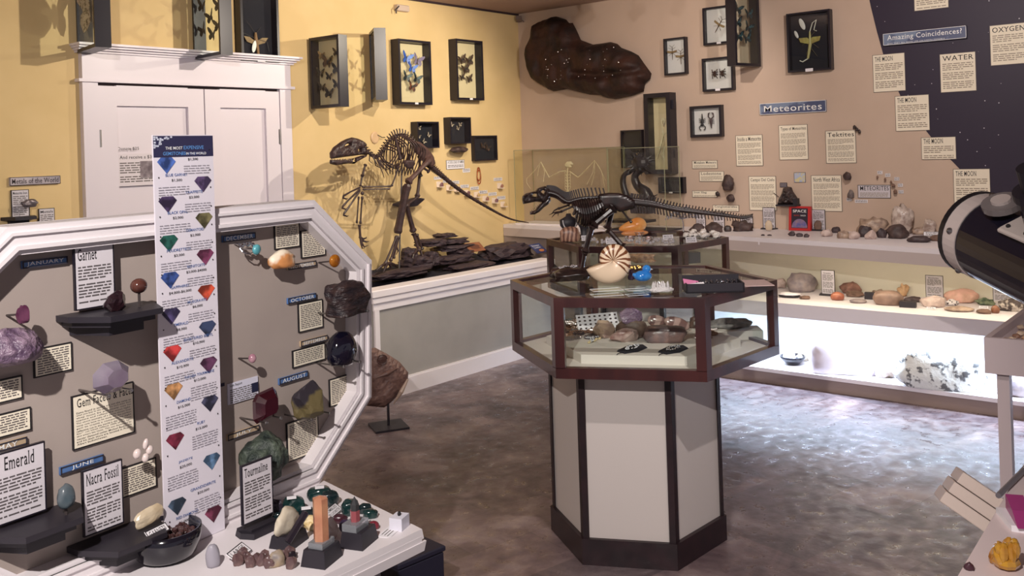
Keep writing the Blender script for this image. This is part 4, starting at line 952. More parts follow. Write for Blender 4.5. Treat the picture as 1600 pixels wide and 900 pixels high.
# legs
k = bone(MB(), D(671, 250, -.07), D(637, 285, -.08), .021, 1.5); k.build('thigh_bone', mat('hip bone brown', (92, 66, 60)), t)
k = bone(MB(), D(637, 288, -.08), D(621, 365, -.06), .024, 1.3, mid=1.0); bone(k, D(631, 290, -.06), D(617, 362, -.04), .009, 1.2); k.build('shin_bone', BONE, t)
k = MB(); bone(k, D(620, 369, -.06), D(601, 414, -.09), .010); bone(k, D(622, 369, -.06), D(610, 408, -.07), .010); bone(k, D(623, 370, -.05), D(615, 404, -.05), .008); k.tube([D(618, 380, -.05), D(622, 392, -.04), D(619, 398, -.04)], [.006, .006, .002]); k.build('foot_bones', BONE, t)
k = MB()
for dx, dy, dd in ((-9, 11, -.12), (-2, 14, -.12), (6, 10, -.06), (12, 5, -.02)):
    a = D(606+dx*.3, 411, -.08); b = D(604+dx, 411+dy*.5, dd); c = D(602+dx*1.5, 411+dy, dd); k.tube([a, b, c], [.011, .01, .003], 6)
k.build('toes', BONE, t)
k = bone(MB(), D(657, 262, .07), D(652, 308, .05), .014, 1.6); k.build('thigh_bone', BONE, t)
k = bone(MB(), D(634, 318, .04), D(646, 362, .06), .02, 1.4, mid=.9); bone(k, D(652, 308, .05), D(633, 322, .04), .012); k.build('shin_bone', BONE, t)
k = bone(MB(), D(646, 364, .06), D(655, 393, .03), .014); bone(k, D(651, 366, .07), D(660, 390, .06), .011); k.tube([D(652, 390, .03), D(646, 398, .0), D(644, 407, -.02)], [.011, .009, .003]).tube([D(657, 392, .03), D(660, 402, .0), D(658, 412, -.02)], [.011, .009, .003]); k.build('foot_bones', BONE, t)
# arms
k = bone(MB(), D(571, 257, -.02), D(566, 275, -.04), .009, 1.6); bone(k, D(566, 275, -.04), D(563, 291, -.05), .007, 1.6); k.build('upper_arm', BONE, t)
k = bone(MB(), D(619, 257, -.09), D(621, 262, -.09), .018, 1.4); bone(k, D(622, 264, -.09), D(612, 291, -.09), .0065, 1.5); k.build('upper_arm', BONE, t)
k = bone(MB(), D(611, 291, -.09), D(566, 292, -.07), .0055, 1.6); bone(k, D(609, 295, -.09), D(567, 296, -.07), .0055, 1.4); k.build('forearm', BONE, t)
k = MB().ball(D(566, 302, -.06), .013, 8, 6)
for a, b, c in (((562, 293), (547, 300), (537, 306)), ((562, 296), (545, 312), (536, 322)), ((562, 298), (549, 318), (538, 333))):
    k.tube([D(*a, -.06), D(*b, -.08), D(*c, -.08)], [.008, .006, .008], 6); k.tube([D(*c, -.08), D(c[0]-1, c[1]+3, -.08), D(c[0]+4, c[1]+5, -.08), D(c[0]+7, c[1]+4, -.08)], [.008, .008, .005, .001], 6)
k.build('hand', BONE, t)
k = bone(MB(), D(560.5, 307, -.04), D(557.5, 349, -.04), .006, 1.4); bone(k, D(566, 307, -.05), D(563, 350, -.05), .0065, 1.5); k.build('forearm', BONE, t)
k = bone(MB(), D(561.5, 351, -.04), D(563, 372, -.04), .010, 1.2)
for a, b in (((572, 372), (573, 370)), ((573, 378), (577, 377)), ((569, 386), (576, 383)), ((566, 388), (570, 388))): k.tube([D(563, 371, -.04), D((563+a[0])/2, (371+a[1])/2+2, -.05), D(*a, -.05), D(*b, -.05)], [.009, .008, .005, .001], 6)
k.build('hand', BONE, t)
MB().tube([D(628, 256, .0), D(624, 400, .0), D(624, 428, 0)], .006, 8).build('support_rod', STEEL, t)
# ---------------------------------------------------------------- platform dressing
rnd = random.Random(9)
nx, ny = 60, 16; x0, x1, y0, y1 = PX0+.03, 6.17, YH+.10, YL-.02; V = []; Fq = []
for j in range(ny+1):
    for i in range(nx+1):
        x = x0+(x1-x0)*i/nx; y = y0+(y1-y0)*j/ny; f = j/ny
        h = .045+.1*f+.035*noise.noise(Vector((x*4, y*9, 2)))+.02*noise.noise(Vector((x*14, y*30, 5)))
        ed = min(1, j/1.5, (ny-j)/.8+.3); V.append((x-5.1, y-4.9, .62+max(.004, h*ed)-.6))
V2 = [(v[0], v[1], .012) for v in V]; n = len(V)
Fq = [(j*(nx+1)+i, j*(nx+1)+i+1, (j+1)*(nx+1)+i+1, (j+1)*(nx+1)+i) for j in range(ny) for i in range(nx)]
m = MB().add(V, Fq); 
tag(m.build('black_cloth', BLACKC, loc=(5.1, 4.9, .62), smooth=True), 'rumpled black cloth and rubble covering the raised platform', 'cloth')
bpy.data.objects['black_cloth'].location.z = .6
SLATE = mat('dark slate slabs', (44, 34, 44), (70, 54, 58), scale=26, rough=.6, bump=.8, stretch=(1, 1, 5))
def slab(px, py, w, h, d, lb, seed, y, rz=0, name='slate_rock'):
    c = on(px, py, (0, y, 0), Vector((0, 1, 0)))
    mb = rock_mb(w, d, h, seed, rough=.2, freq=2.2, flat=.3, boxy=.75)
    return tag(mb.build(name, SLATE, loc=(c.x, c.y, c.z), rz=rz), lb, 'rock', 'dark slabs stacked on the platform')
slab(694, 371, .19, .035, .16, 'dark slate slab, topmost of the stack behind the skeleton', 61, 5.1)
slab(705, 380, .27, .04, .2, 'long dark slate slab, second in the stack behind the skeleton', 62, 5.08)
slab(672, 384, .24, .055, .2, 'thick dark slab in the stack directly behind the far shin', 63, 5.06)
slab(710, 390, .34, .045, .22, 'dark slab in the middle of the stack', 64, 5.05)
slab(720, 399, .2, .05, .2, 'short dark slab on the right of the stack under the brown leaflet', 65, 5.0)
slab(708, 410, .36, .06, .2, 'long dark slab, lowest on the right of the stack', 66, 4.95)
slab(652, 420, .26, .10, .2, 'blocky dark rock under the far foot of the skeleton', 67, 4.96)
slab(640, 411, .12, .12, .12, 'squarish dark rock between the skeleton feet', 68, 5.0)
slab(672, 415, .12, .11, .12, 'craggy dark rock right of the far foot', 69, 4.97)
slab(790, 402, .5, .12, .3, 'broad black lump of rock near the right end of the platform', 70, 4.98)
slab(735, 420, .5, .05, .2, 'low long dark rock along the front of the platform', 71, 4.85)
slab(625, 432, .55, .055, .18, 'low dark rock base under the near foot of the skeleton', 72, 4.87)
def leaflet(px, py, w, h, lb, m, y, rz, rx, title=None, sub=None, pic=None):
    c = on(px, py, (0, y, 0), Vector((0, 1, 0)))
    t = thing('leaflet', lb, 'leaflet', c, rz); R = rotm(rx, 0, 0)
    MB().box((0, 0, 0), (w, .004, h), R).build('cover', m, t)
    mb = MB()
    if pic == 'skull':
        P = [(-.3, 0), (-.2, .2), (0, .28), (.25, .2), (.32, 0), (.2, -.05), (.3, -.2), (0, -.25), (-.25, -.15)]; mb.prism([(x*w, z*h) for x, z in P], -.0045, -.003)
        mb.v = [tuple(R @ Vector(v)) for v in mb.v]; mb.build('printed_skull', mat('print skull', (100, 60, 44)), t)
    if title:
        mb = MB().text(title, -w*.05, h*.3, -.0035, w=w*.7).text(sub, -w*.05, h*.08, -.0035, w=w*.6); mb.v = [tuple(R @ Vector(v)) for v in mb.v]; mb.build('title', WLET, t)
        mb = MB().ball((w*.1, -.001, -h*.25), (w*.25, .004, h*.14), 10, 6); mb.v = [tuple(R @ Vector(v)) for v in mb.v]; mb.build('picture', mat('cover orange', (190, 120, 70)), t)
    return t
leaflet(742, 386, .16, .10, 'brown leaflet with a printed skull leaning on the dark slabs', mat('leaflet brown', (150, 96, 66), (126, 78, 54), scale=12), 4.95, -.12, -.9, pic='skull')
leaflet(841, 388, .16, .11, 'blue booklet with white title at the right end of the platform', mat('booklet blue', (62, 70, 116), (40, 44, 84), scale=8), 4.8, .1, -.9, title='Dinosaur', sub='Canadian')
# ---------------------------------------------------------------- second skeleton on the front showcase
ZC = 1.05
f2 = onz(896, 437, ZC)
nrm = Vector((f2.x, f2.y, 0)).normalized()
TX = Plane(f2, math.atan2(-nrm.x, nrm.y))
def E(x, y, d=0.0):
    p = TX.at(x, y, -d)-f2; return Vector((p.dot(TX.u), p.dot(TX.n), p.z))
def EP(pts): return [(E(*p).x, E(*p).z) for p in pts]
t = thing('tyrannosaur_model', 'glossy dark tyrannosaur skeleton model standing on top of the front showcase', 'model', f2, TX.rz)
relief(MB(), EP([(815.5, 312), (816.5, 306), (822, 302), (836, 298.5), (840, 294), (846, 292), (852, 290.5), (859, 295), (861, 305), (857, 313), (849, 316.5), (837, 315), (825, 317.5), (817, 319)]), 0, .02, .02, .004, holes=[EP([(831.5, 307), (833, 302.5), (838.5, 303), (838, 307)]), EP([(845, 300), (848, 297), (851, 299), (849, 303)])], rough=.2, freq=60, edge=.02).build('skull', BRONZE, t)
relief(MB(), EP([(859, 307), (861, 313), (857, 319), (850, 324), (843, 331), (836, 335), (828, 335.5), (828, 331), (836, 328), (841, 322), (846, 317), (853, 311)]), 0, .013, .013, .0045, edge=.012).build('jaw', BRONZE, t)
k = MB()
for i in range(8): k.crystal(E(818+i*3.2, 314-.3*i, -.008), (0, 0, -.009), .0024, 5, .8); k.crystal(E(829+i*2.3, 332-i*1.9, -.006), (-.002, 0, .008), .002, 5, .8)
k.build('teeth', mat('model tooth', (90, 70, 64), rough=.3), t)
sp = spline([E(856, 302), E(863, 303), E(871, 306), E(879, 312), E(888, 316), E(898, 313.5), E(914, 310), E(938, 309), E(962, 311), E(980, 314), E(992, 317)], 40)
k = MB(); q = MB(); k.tube(sp, .008, 7)
for i, p in enumerate(sp):
    k.ball(p, (.008, .015, .016) if i < 14 else (.0065, .0115, .0115), 7, 4)
    L0 = .02+.008*math.sin(PI*i/40)
    if i < 30: q.box(p+Vector((0, 0, L0*.75+.006)), (.006, .005, L0*1.3), rotm(0, -.25))
    if i < 30:
        for s in (-1, 1): q.tube([p, p+Vector((.0, s*.016, .004))], .003, 4)
k.build('backbone', BRONZE, t); q.build('neural_spines', BRONZE, t)
k = MB()
for i in range(13):
    tx = E(893+i*3.6, 310).x; a = min(sp, key=lambda q_: abs(q_.x-tx)); a = Vector((tx, a.y, a.z)); dep = [.03, .04, .052, .06, .064, .066, .066, .064, .06, .055, .05, .042, .035][i]*1.75
    for s in (-1, 1): k.tube(spline([a, a+Vector((.006, s*.042, -dep*.22)), a+Vector((.014, s*.05, -dep*.65)), a+Vector((.006, s*.014, -dep))], 7), [.0055]*8, 5)
k.build('ribs', BRONZE, t)
k = MB()
for i in range(9): a = E(908+i*4.5, 352-abs(i-3)*.8); k.tube([a+Vector((0, -.02, .004)), a, a+Vector((0, .02, .004))], .002, 4)
k.build('belly_ribs', BRONZE, t)
relief(MB(), EP([(935, 303), (950, 301), (966, 301), (980, 305), (992, 313), (993, 323), (982, 328), (968, 331), (955, 324), (946, 325), (938, 330), (933, 316)]), -.012, .014, .014, .006, edge=.02).build('hip_bone', BRONZE, t)
relief(MB(), EP([(937, 304), (966, 303), (988, 313), (988, 321), (970, 326), (940, 322)]), .03, .008, .008, .008, edge=.02).build('hip_bone', BRONZE, t)
k = bone(MB(), E(960, 325, -.03), E(927, 352, -.04), .0165, 1.5); bone(k, E(948, 322, 0), E(934, 346, 0), .007, 1.5); k.build('thigh_bone', BRONZE, t)
k = bone(MB(), E(926, 352, -.04), E(914, 393, -.02), .0145, 1.4, mid=.75); bone(k, E(920, 358, -.03), E(912, 392, -.015), .005); k.build('shin_bone', BRONZE, t)
k = bone(MB(), E(914, 394, -.02), E(909, 423, 0), .0095, 1.5); k.tube([E(914, 396, -.02), E(917, 399, -.02)], .005)
for dx, dy in ((-14, 6), (-6, 9), (6, 7)): k.tube([E(909, 421, 0), E(909+dx*.5, 424+dy*.2, -.03), E(909+dx, 424+dy*.6, -.05)], [.007, .006, .002], 6)
k.build('foot_bones', BRONZE, t)
k = bone(MB(), E(957, 326, .03), E(949, 357, .04), .015, 1.4); k.build('thigh_bone', BRONZE, t)
k = bone(MB(), E(949, 358, .04), E(974, 386, .03), .0125, 1.5, mid=.8); k.build('shin_bone', BRONZE, t)
k = bone(MB(), E(974, 387, .03), E(976, 402, .02), .006, 1.4); k.tube([E(976, 401, .02), E(970, 405, .0)], [.006, .002]).tube([E(976, 401, .02), E(979, 407, .0)], [.006, .002]); k.build('foot_bones', BRONZE, t)
k = bone(MB(), E(970, 327), E(987, 348), .005, 1.3); k.build('ischium', BRONZE, t)
k = bone(MB(), E(896, 322, -.025), E(876, 331, -.035), .005, 1.4)
for a, b in (((866, 332), (858, 336)), ((867, 334), (862, 340)), ((872, 333), (872, 338))): k.tube([E(877, 331, -.035), E(*a, -.04), E(*b, -.04)], [.004, .003, .001], 5)
k.build('arm', BRONZE, t)
k = bone(MB(), E(890, 320, .02), E(872, 326, .03), .005, 1.4).tube([E(872, 326, .03), E(866, 329, .03), E(862, 334, .03)], [.004, .003, .001], 5); k.build('arm', BRONZE, t)
tl = spline([E(985, 315), E(1016, 318), E(1053, 326), E(1091, 331), (E(1130, 336)), E(1161, 340), E(1176, 337)], 46)
k = MB().tube(tl, [.015*(1-i/46)**.8+.002 for i in range(47)], 7); q = MB()
for i in range(0, 46):
    f = 1-i/49; k.ball(tl[i], .0165*f**.8+.0015, 6, 4)
    if True:
        q.box(tl[i]+Vector((.003, 0, .02*f+.004)), (.005*f+.002, .004, .018*f+.006), rotm(0, .3)); q.box(tl[i]+Vector((.0, 0, -.024*f-.004)), (.0055*f+.0015, .004, .034*f+.006), rotm(0, -.15))
k.build('tail', BRONZE, t); q.build('tail_spines', BRONZE, t)
mb = rock_mb(.19, .14, .058, 81, rough=.35); mb.v = [(x-.005, y-.01, z) for x, y, z in mb.v]; mb.build('base', BRONZE, t, smooth=True)
# ---------------------------------------------------------------- glass cases on the counter
def glass_box(name, label, cx, cy, rz, w, d, h, z, lidr=.004, basem=None):
    t = thing(name, label, 'display case', (cx, cy, z), rz)
    m = MB()
    for q in (((0, -d/2, h/2), (w, 0, h)), ((0, d/2, h/2), (w, 0, h))):
        y = q[0][1]; m.quad(-w/2, .01, w/2, h, y)
    for x in (-w/2, w/2): m.add([(x, -d/2, .01), (x, d/2, .01), (x, d/2, h), (x, -d/2, h)], [(0, 1, 2, 3)])
    m.add([(-w/2, -d/2, h), (w/2, -d/2, h), (w/2, d/2, h), (-w/2, d/2, h)], [(0, 1, 2, 3)])
    m.build('glass_walls', GLASSG, t)
    e = MB(); r = .0028
    P8 = [(-w/2, -d/2), (w/2, -d/2), (w/2, d/2), (-w/2, d/2)]
    for i, p in enumerate(P8):
        n2 = P8[(i+1) % 4]; e.tube([(*p, .01), (*p, h)], r, 4); e.tube([(*p, h), (*n2, h)], r, 4)
    e.build('glass_edges', mat('glass edge', (150, 150, 120), rough=.2), t)
    MB().box((0, 0, .006), (w+.01, d+.01, .012)).build('case_base', basem or WHITE, t)
    return t
ZT = .965
a = onz(798, 347, ZT); b = onz(952, 352, ZT)
gx = 6.33
a = Vector((6.30, 5.225, ZT)); 
def ofront(px, x): return on(px, 350, (x, 0, 0), Vector((1, 0, 0)))
yA, yB = ofront(806, 6.22).y, ofront(951, 6.22).y
topz = on(806, 235, (6.22, 0, 0), Vector((1, 0, 0))).z
yA = min(yA, YL-.02)
glass_box('glass_case', 'tall clear glass case with the bat skeleton, in the corner of the counter', 6.355, (yA+yB)/2, -PI/2, yA-yB, .26, topz-ZT, ZT)
bp_ = Plane((6.33, 0, 0), -PI/2)
bc = bp_.at(887, 300)
def BT(x, y, d=0): p = bp_.at(x, y, -d)-bc; return Vector((p.dot(bp_.u), p.dot(bp_.n), p.z))
t = thing('bat_skeleton', 'ivory bat skeleton with spread wings inside the corner glass case', 'skeleton', bc, -PI/2)
relief(MB(), [(BT(*p).x, BT(*p).z) for p in ((883, 256), (886, 252.5), (892, 252), (895, 255), (896, 258), (892, 258.5), (895, 261), (890, 262), (886, 262), (883, 260))], 0, .014, .014, .006, edge=.012).build('skull', IVORY, t)
k = MB().tube([BT(887, 262), BT(886, 275), BT(887, 290), BT(887, 300)], [.005, .006, .007, .005], 6)
for i in range(6):
    z = 268+i*4.5
    for s in (-1, 1): k.tube([BT(887, z), BT(887+s*4.5, z+1, -.01), BT(887+s*3.5, z+5, -.02), BT(887+s*1, z+6, -.022)], .0022, 4)
k.build('rib_cage', IVORY, t)
k = MB()
for pts in (((884, 267), (875, 268), (858, 277), (845, 253)), ((890, 268), (903, 277), (909, 272), (929, 251))): k.tube([BT(*p) for p in pts], [.005, .005, .004, .0045], 6)
k.build('arm_bones', IVORY, t)
k = MB()
for pts in (((845, 253), (836, 266), (823, 279), (823, 286), (829, 295)), ((845, 253), (842, 262), (840, 275)), ((845, 253), (851, 268), (849, 284)), ((929, 251), (937, 262), (946, 282)), ((929, 251), (926, 270), (917, 288)), ((929, 251), (929, 270), (924, 290)), ((929, 251), (940, 268), (945, 292))): k.tube([BT(*p) for p in pts], .0022, 5)
k.build('finger_bones', IVORY, t)
k = MB()
for pts in (((886, 297), (884, 306), (880, 318)), ((888, 297), (891, 305), (893, 315))): k.tube([BT(*p) for p in pts], .003, 5)
k.tube([BT(887, 300), BT(887, 330), BT(887, 346)], .0025, 5)
k.build('leg_bones', IVORY, t)
# second case, nearer, with the spiky sculpture
xq = 5.99
q0 = onz(952, 357, ZT); q1 = onz(1055, 352, ZT)
g0 = ofront(953, 6.02); g1 = ofront(1041, 6.02)
hz = on(1055, 229, (6.02, 0, 0), Vector((1, 0, 0))).z
glass_box('glass_case', 'clear glass case with the black spiky sculpture, right of the bat case', 6.13, (g0.y+g1.y)/2, -PI/2, g0.y-g1.y, .22, hz-ZT, ZT, basem=BLACKS)
sp_ = Plane((6.13, 0, 0), -PI/2); sc = sp_.at(985, 345)
def ST(x, y, d=0): p = sp_.at(x, y, -d)-sc; return Vector((p.dot(sp_.u), p.dot(sp_.n), p.z))
SC = mat('carved black resin', (34, 24, 26), (20, 14, 16), scale=30, rough=.3)
t = thing('spiky_sculpture', 'black carved creature with a spiky mane on curved limbs inside the glass case', 'sculpture', sc, -PI/2)
k = MB().tube(spline([ST(1003, 262), ST(992, 275), ST(996, 290), ST(1008, 300), ST(1012, 312)], 12), [.04, .035, .03, .028, .03, .032, .034, .036, .04, .045, .05, .052, .05], 10); k.ball(ST(1009, 306), (.055, .05, .06), 12, 8); k.build('body', SC, t, smooth=True)
k = MB().tube(spline([ST(985, 268), ST(975, 274), ST(974, 290), ST(980, 310)], 8), [.02, .022, .02, .022, .024, .024, .026, .028, .03], 8); k.build('curved_tail', SC, t, smooth=True)
k = MB().ball(ST(1000, 255), (.075, .05, .06), 12, 8); rnd = random.Random(3)
for i in range(60):
    a = rnd.uniform(0, 2*PI); e = rnd.uniform(-1, 1); d = Vector((math.cos(a)*.8, e*.6, math.sin(a))).normalized(); k.crystal(ST(1000, 255)+Vector((d.x*.07, d.y*.045, d.z*.055)), d*.05, .008, 4, .9)
k.build('mane', SC, t)
k = MB()
for i in range(14): a = i*.45; k.tube([ST(1012, 312), ST(1012, 312)+Vector((math.cos(a)*.08, math.sin(a)*.06, .02*math.sin(i*2)+.02))], [.012, .003], 5)
k.ball(ST(1012, 318), (.07, .06, .035), 10, 6); k.build('root_claws', SC, t)
k = MB().box(Vector((0, 0, .0)), (.34, .2, .02)).box(ST(1005, 328), (.16, .1, .05)); k.build('plinth', SC, t)
# ---------------------------------------------------------------- fossil stone on a rod beside the board
c = on(608, 590, (0, 4.1, 0), Vector((0, 1, 0)))
fp = Plane(c, -.5)
def FP(x, y): p = fp.at(x, y)-c; return (p.dot(fp.u), p.z)
t = thing('fossil_plate', 'reddish brown fossil stone with embedded shells, standing on a thin rod by the half wall', 'fossil', c, -.5)
FS = mat('brown fossil stone', (112, 84, 76), (88, 64, 60), scale=60, rough=.55, bump=.3)
relief(MB(), [FP(*p) for p in ((572, 545), (586, 543), (605, 553), (624, 565), (638, 582), (637, 597), (627, 612), (612, 628), (600, 637), (572, 634))], 0, .05, .05, .02, rough=.15, edge=.08).build('stone', FS, t)
k = MB()
for i in range(3): k.tube([(FP(594, 559)[0]+(.028-.009*i)*math.cos(a*.5), -.052, FP(594, 559)[1]+(.028-.009*i)*math.sin(a*.5)) for a in range(13)], .004, 5)
k.ball((FP(594, 559)[0], -.05, FP(594, 559)[1]), (.028, .008, .028), 14, 6).build('ammonite', mat('ammonite dark', (70, 46, 42), rough=.4), t)
for a, b, nm in (((584, 588), (617, 573), 1), ((612, 628), (634, 590), 2)):
    A_, B_ = FP(*a), FP(*b); MB().tube([(A_[0], -.045, A_[1]), ((A_[0]+B_[0])/2, -.058, (A_[1]+B_[1])/2), (B_[0], -.045, B_[1])], [.004, .014, .006], 8).build('straight_shell', mat('shell fossil', (96, 70, 64), rough=.4) if nm == 1 else mat('pale shell fossil', (160, 138, 124), rough=.4), t)
MB().tube([(FP(586, 0)[0], 0, FP(586, 630)[1]), (FP(586, 0)[0], 0, -c.z)], .008, 8).box((FP(586, 0)[0], 0, -c.z+.006), (.2, .2, .012)).build('stand', BLACKS, t)
# ---------------------------------------------------------------- gem board: signs, sheets, stones
def vary(seed, n, **k): return None
BE = mat('sign edge dark', (50, 48, 60))
for r, tx, col in (((32.5, 408, 103.5, 411.5, 12), 'JANUARY', MBLUE), ((345.8, 368.3, 397, 373, 10.5), 'DECEMBER', MBLUE), ((447.5, 415.6, 491.7, 413, 8.8), 'NOVEMBER', MTAN), ((447.5, 466.7, 491.7, 465.4, 9), 'OCTOBER', MBLUE), ((467.4, 533.6, 509.6, 530.5, 8.8), 'SEPTEMBER', MTAN), ((434, 591.6, 478.8, 587.8, 9.8), 'AUGUST', MBLUE), ((353, 679.3, 402.8, 671.6, 10), 'JULY', MTAN), ((92, 729.9, 160, 720, 12), 'JUNE', MBLUE), ((-22, 700, 40, 690.7, 12.5), 'MAY', MTAN)):
    sign(WP, r, ('blue' if col is MBLUE else 'tan')+' month sign reading '+tx.capitalize()+' on the gem board', tx, m=col, edge=BE, name='month_sign', fill=.82 if len(tx) > 4 else .5, hfill=.62, th=.006)
def bsheet(r, lb, **k):
    k['pitch'] = .0048
    k['pitch'] = .0048; k.setdefault('text_mat', mat('print dark grey', (96, 88, 88)))
    return sheet(WP, r, lb, cat='info sheet', border=INK, **k)
bsheet((428.3, 353, 466, 383.6, 35.8), 'untitled cream text sheet between December sign and the board top, left of two', para=0, seed=11)
bsheet((469.7, 362.4, 506.2, 397, 40), 'untitled cream text sheet at the top right, right of two', para=0, seed=12)
bsheet((465.4, 476, 502.4, 510, 42), 'untitled cream text sheet under the October sign', para=0, seed=13)
bsheet((457, 549.7, 506, 560, 24), 'untitled cream text sheet under the September sign', para=0, seed=14)
bsheet((514, 594, 549.3, 623.8, 40), 'untitled cream text sheet right of the August stone, near the board edge', para=0, seed=15)
bsheet((447.6, 664, 496, 702.3, 58), 'large untitled cream text sheet under the August stone', para=0, seed=16)
bsheet((53, 546.7, 110, 577, 41), 'untitled cream text sheet partly in the shadow of the amethyst', para=0, seed=17, pitch=.008)
bsheet((-40, 606, 32.5, 618, 33), 'cream text sheet cut off by the left edge, upper one', para=0, seed=18, pitch=.008)
bsheet((-30, 657, 46, 669, 33), 'cream text sheet cut off by the left edge, lower one', para=0, seed=19, pitch=.008)
bsheet((188, 733, 242, 758.7, 43), 'cream text sheet under the pearls, behind the Nacra Fossil sheet', para=0, seed=20, pitch=.0085)
bsheet((113.3, 620, 208.5, 676, 80), 'large cream sheet titled Gem Facets & Facts', title='Gem Facets & Facts', tw=.94, tsize=.018, body=['Gems found in nature are not the same as', 'what you buy in the store. To look their best', 'they must be precisely cut to', 'capture and reflect the most light.', 'The above example of a stone shows how', 'many cuts have to be made for the perfect', 'gem to create a comparative light', 'reflective cut in the world is the  "Starburst', 'Star"  cut which reflects 100% of the light', 'that enters the stone. This was developed by', 'master diamond cutter Michael Botha. He', 'and his main store are located in Prince', 'Albert Saskatchewan.'])
cd = sheet(WP, (354.3, 600, 402.3, 619, 32.5), 'white gemstone certificate card with a dark square picture, above the ruby', name='certificate_card', cat='card', m=mat('card lilac white', (214, 212, 228)), pitch=.005, title='Gem Report', para=0, tsize=.008, tw=.4, border=None, seed=21)
MB().box((.035, -.006, .0), (.02, .001, .022)).box((-.062, -.006, .028), (.01, .001, .008)).build('picture', mat('card navy', (30, 34, 62)), cd)
# stones pinned to the board
def bstone(r, lb, m, seed, shape='rock', depth=.8, stand=.035, cat='stone', name='gemstone', rough=.2, facet=False, pins=0, smooth=None, boxy=0):
    off = stand
    c, w, h = WP.rect(*r, off=off); 
    t = thing(name, lb, cat, c, BRZ); d = min(w, h)*depth
    if shape == 'ball': mb = MB().ball((0, 0, 0), (w/2, d/2, h/2), 18, 12); sm = True
    elif shape == 'gem':
        rc = 'ruby' in lb; mb = MB(); n = 8; rings = [(.55, -.42), (.9, -.1), (1, .0), (.55, .35), (.05, .5)]
        vs = []
        for q, y in rings:
            for i in range(n):
                a = 2*PI*(i+.5)/n; cc_, ss_ = math.cos(a)*1.04, math.sin(a)*1.04
                if rc: cc_, ss_ = [(.99, .6), (.7, .97), (-.7, .97), (-.99, .6), (-.99, -.6), (-.7, -.97), (.7, -.97), (.99, -.6)][i]; ss_ += .12*cc_
                vs.append((q*w/2*cc_, y*d, q*h/2*ss_))
        fs = [tuple(range(n))]+[(j*n+(i+1) % n, j*n+i, (j+1)*n+i, (j+1)*n+(i+1) % n) for j in range(len(rings)-1) for i in range(n)]; mb.add(vs, fs); sm = False
    else:
        mb = rock_mb(w, d, h, seed, sub=4 if w > .12 else 3, rough=rough, facet=facet, boxy=boxy); mb.v = [(x, y, z-h/2) for x, y, z in mb.v]; sm = not facet
    mb.build('stone', m, t, smooth=sm if smooth is None else smooth)
    k = MB()
    if pins:
        for s in (-.3, .3): k.tube([(w*s, stand, -h*.44), (w*s, -d*.5, -h*.44)], .0025, 6).ball((w*s, -d*.5, -h*.44), .0045, 8, 5)
    else: k.tube([(0, stand, -h*.2), (0, 0, 0)], .0022, 6)
    k.build('support_pin', STEEL if pins else PIN, t)
    return t
bstone((25, 478, 47, 503), 'magenta faceted crystal on the far left of the gem board', mat('magenta crystal', (70, 32, 56), (96, 52, 76), scale=30, rough=.15), 101, facet=True, stand=.06)
bstone((-34, 519, 66, 560), 'large purple amethyst druse on a tan crust, cut by the left edge', mat('amethyst druse', (84, 64, 88), (140, 118, 136), scale=40, rough=.4, bump=2), 102, stand=.06, depth=1.2)
bstone((143, 571, 203, 607), 'large clear faceted crystal above the Gem Facets sheet', mat('clear crystal', (176, 166, 180), (140, 124, 146), scale=10, rough=.06, trans=.45), 103, shape='gem', stand=.075, depth=.9, pins=1)
bstone((421, 392, 458, 416), 'white and orange rough stone left of the November sign', mat('white orange stone', (236, 222, 200), (206, 140, 84), scale=14, rough=.5, bump=.5, ramp=(.48, .58)), 104, stand=.045, name='rough_stone')
bstone((515, 398.5, 531, 416.5), 'small orange faceted citrine on a pin at the upper right', mat('citrine', (196, 122, 36), (150, 84, 20), scale=50, rough=.08, trans=.3), 105, shape='ball', stand=.06, depth=.6)
bstone((512, 441, 569, 485), 'black brown petrified wood block on pins beside the October sign', mat('petrified wood', (30, 23, 30), (62, 44, 42), scale=20, rough=.5, bump=2, stretch=(1, 1, 3)), 106, stand=.07, pins=1, rough=.16, boxy=.6, name='petrified_wood')
bstone((512, 523, 555, 564), 'polished dark navy sapphire pebble on pins beside the September sign', mat('navy sapphire', (12, 11, 24), (18, 16, 34), scale=8, rough=.08, coat=.6), 107, rough=.06, stand=.065, pins=1)
bstone((389, 554, 399.5, 566), 'tiny pink ball on a pin, alone above the certificate card', mat('pink stone', (150, 100, 120), (180, 140, 150), scale=50, rough=.2), 108, shape='ball', stand=.05, depth=.9)
bstone((394, 615, 433, 651), 'dark red rectangular cut ruby on pins under the certificate card', mat('ruby', (38, 3, 14), (58, 8, 24), scale=12, rough=.1, coat=.5), 109, shape='gem', stand=.065, pins=1)
bstone((459, 601, 509, 643), 'dark grey rock with an olive grainy side, under the August sign', mat('peridot rock', (46, 40, 48), (104, 92, 60), scale=9, rough=.6, bump=.8, ramp=(.5, .56)), 110, stand=.06, pins=1, facet=True, name='rough_stone')
bstone((379, 686, 443, 735), 'big mottled dark green rock behind the Tourmaline sheet', mat('green rock', (32, 42, 40), (88, 98, 84), scale=26, rough=.6, bump=2.5), 111, stand=.08, depth=.9, name='rough_stone')
c = WP.at(224, 708, .05)
for dx, dz, rr, w in ((-.010, .002, .009, 'left'), (.003, -.008, .008, 'lower'), (.010, .002, .008, 'right'), (.004, .013, .006, 'topmost, long')):
    tag(MB().ball((0, 0, 0), (rr, rr*.85, rr*1.2 if w != 'topmost, long' else rr*1.9), 14, 9, rotm(0, .3)).build('pearl', mat('pearl', (216, 200, 196), rough=.2, coat=.4), loc=c+WP.u*dx*1.5+Vector((0, 0, dz*1.4)), rz=BRZ, smooth=True), w+' pearl of the cluster above the Nacra text', 'pearl', 'pearls on the gem board')
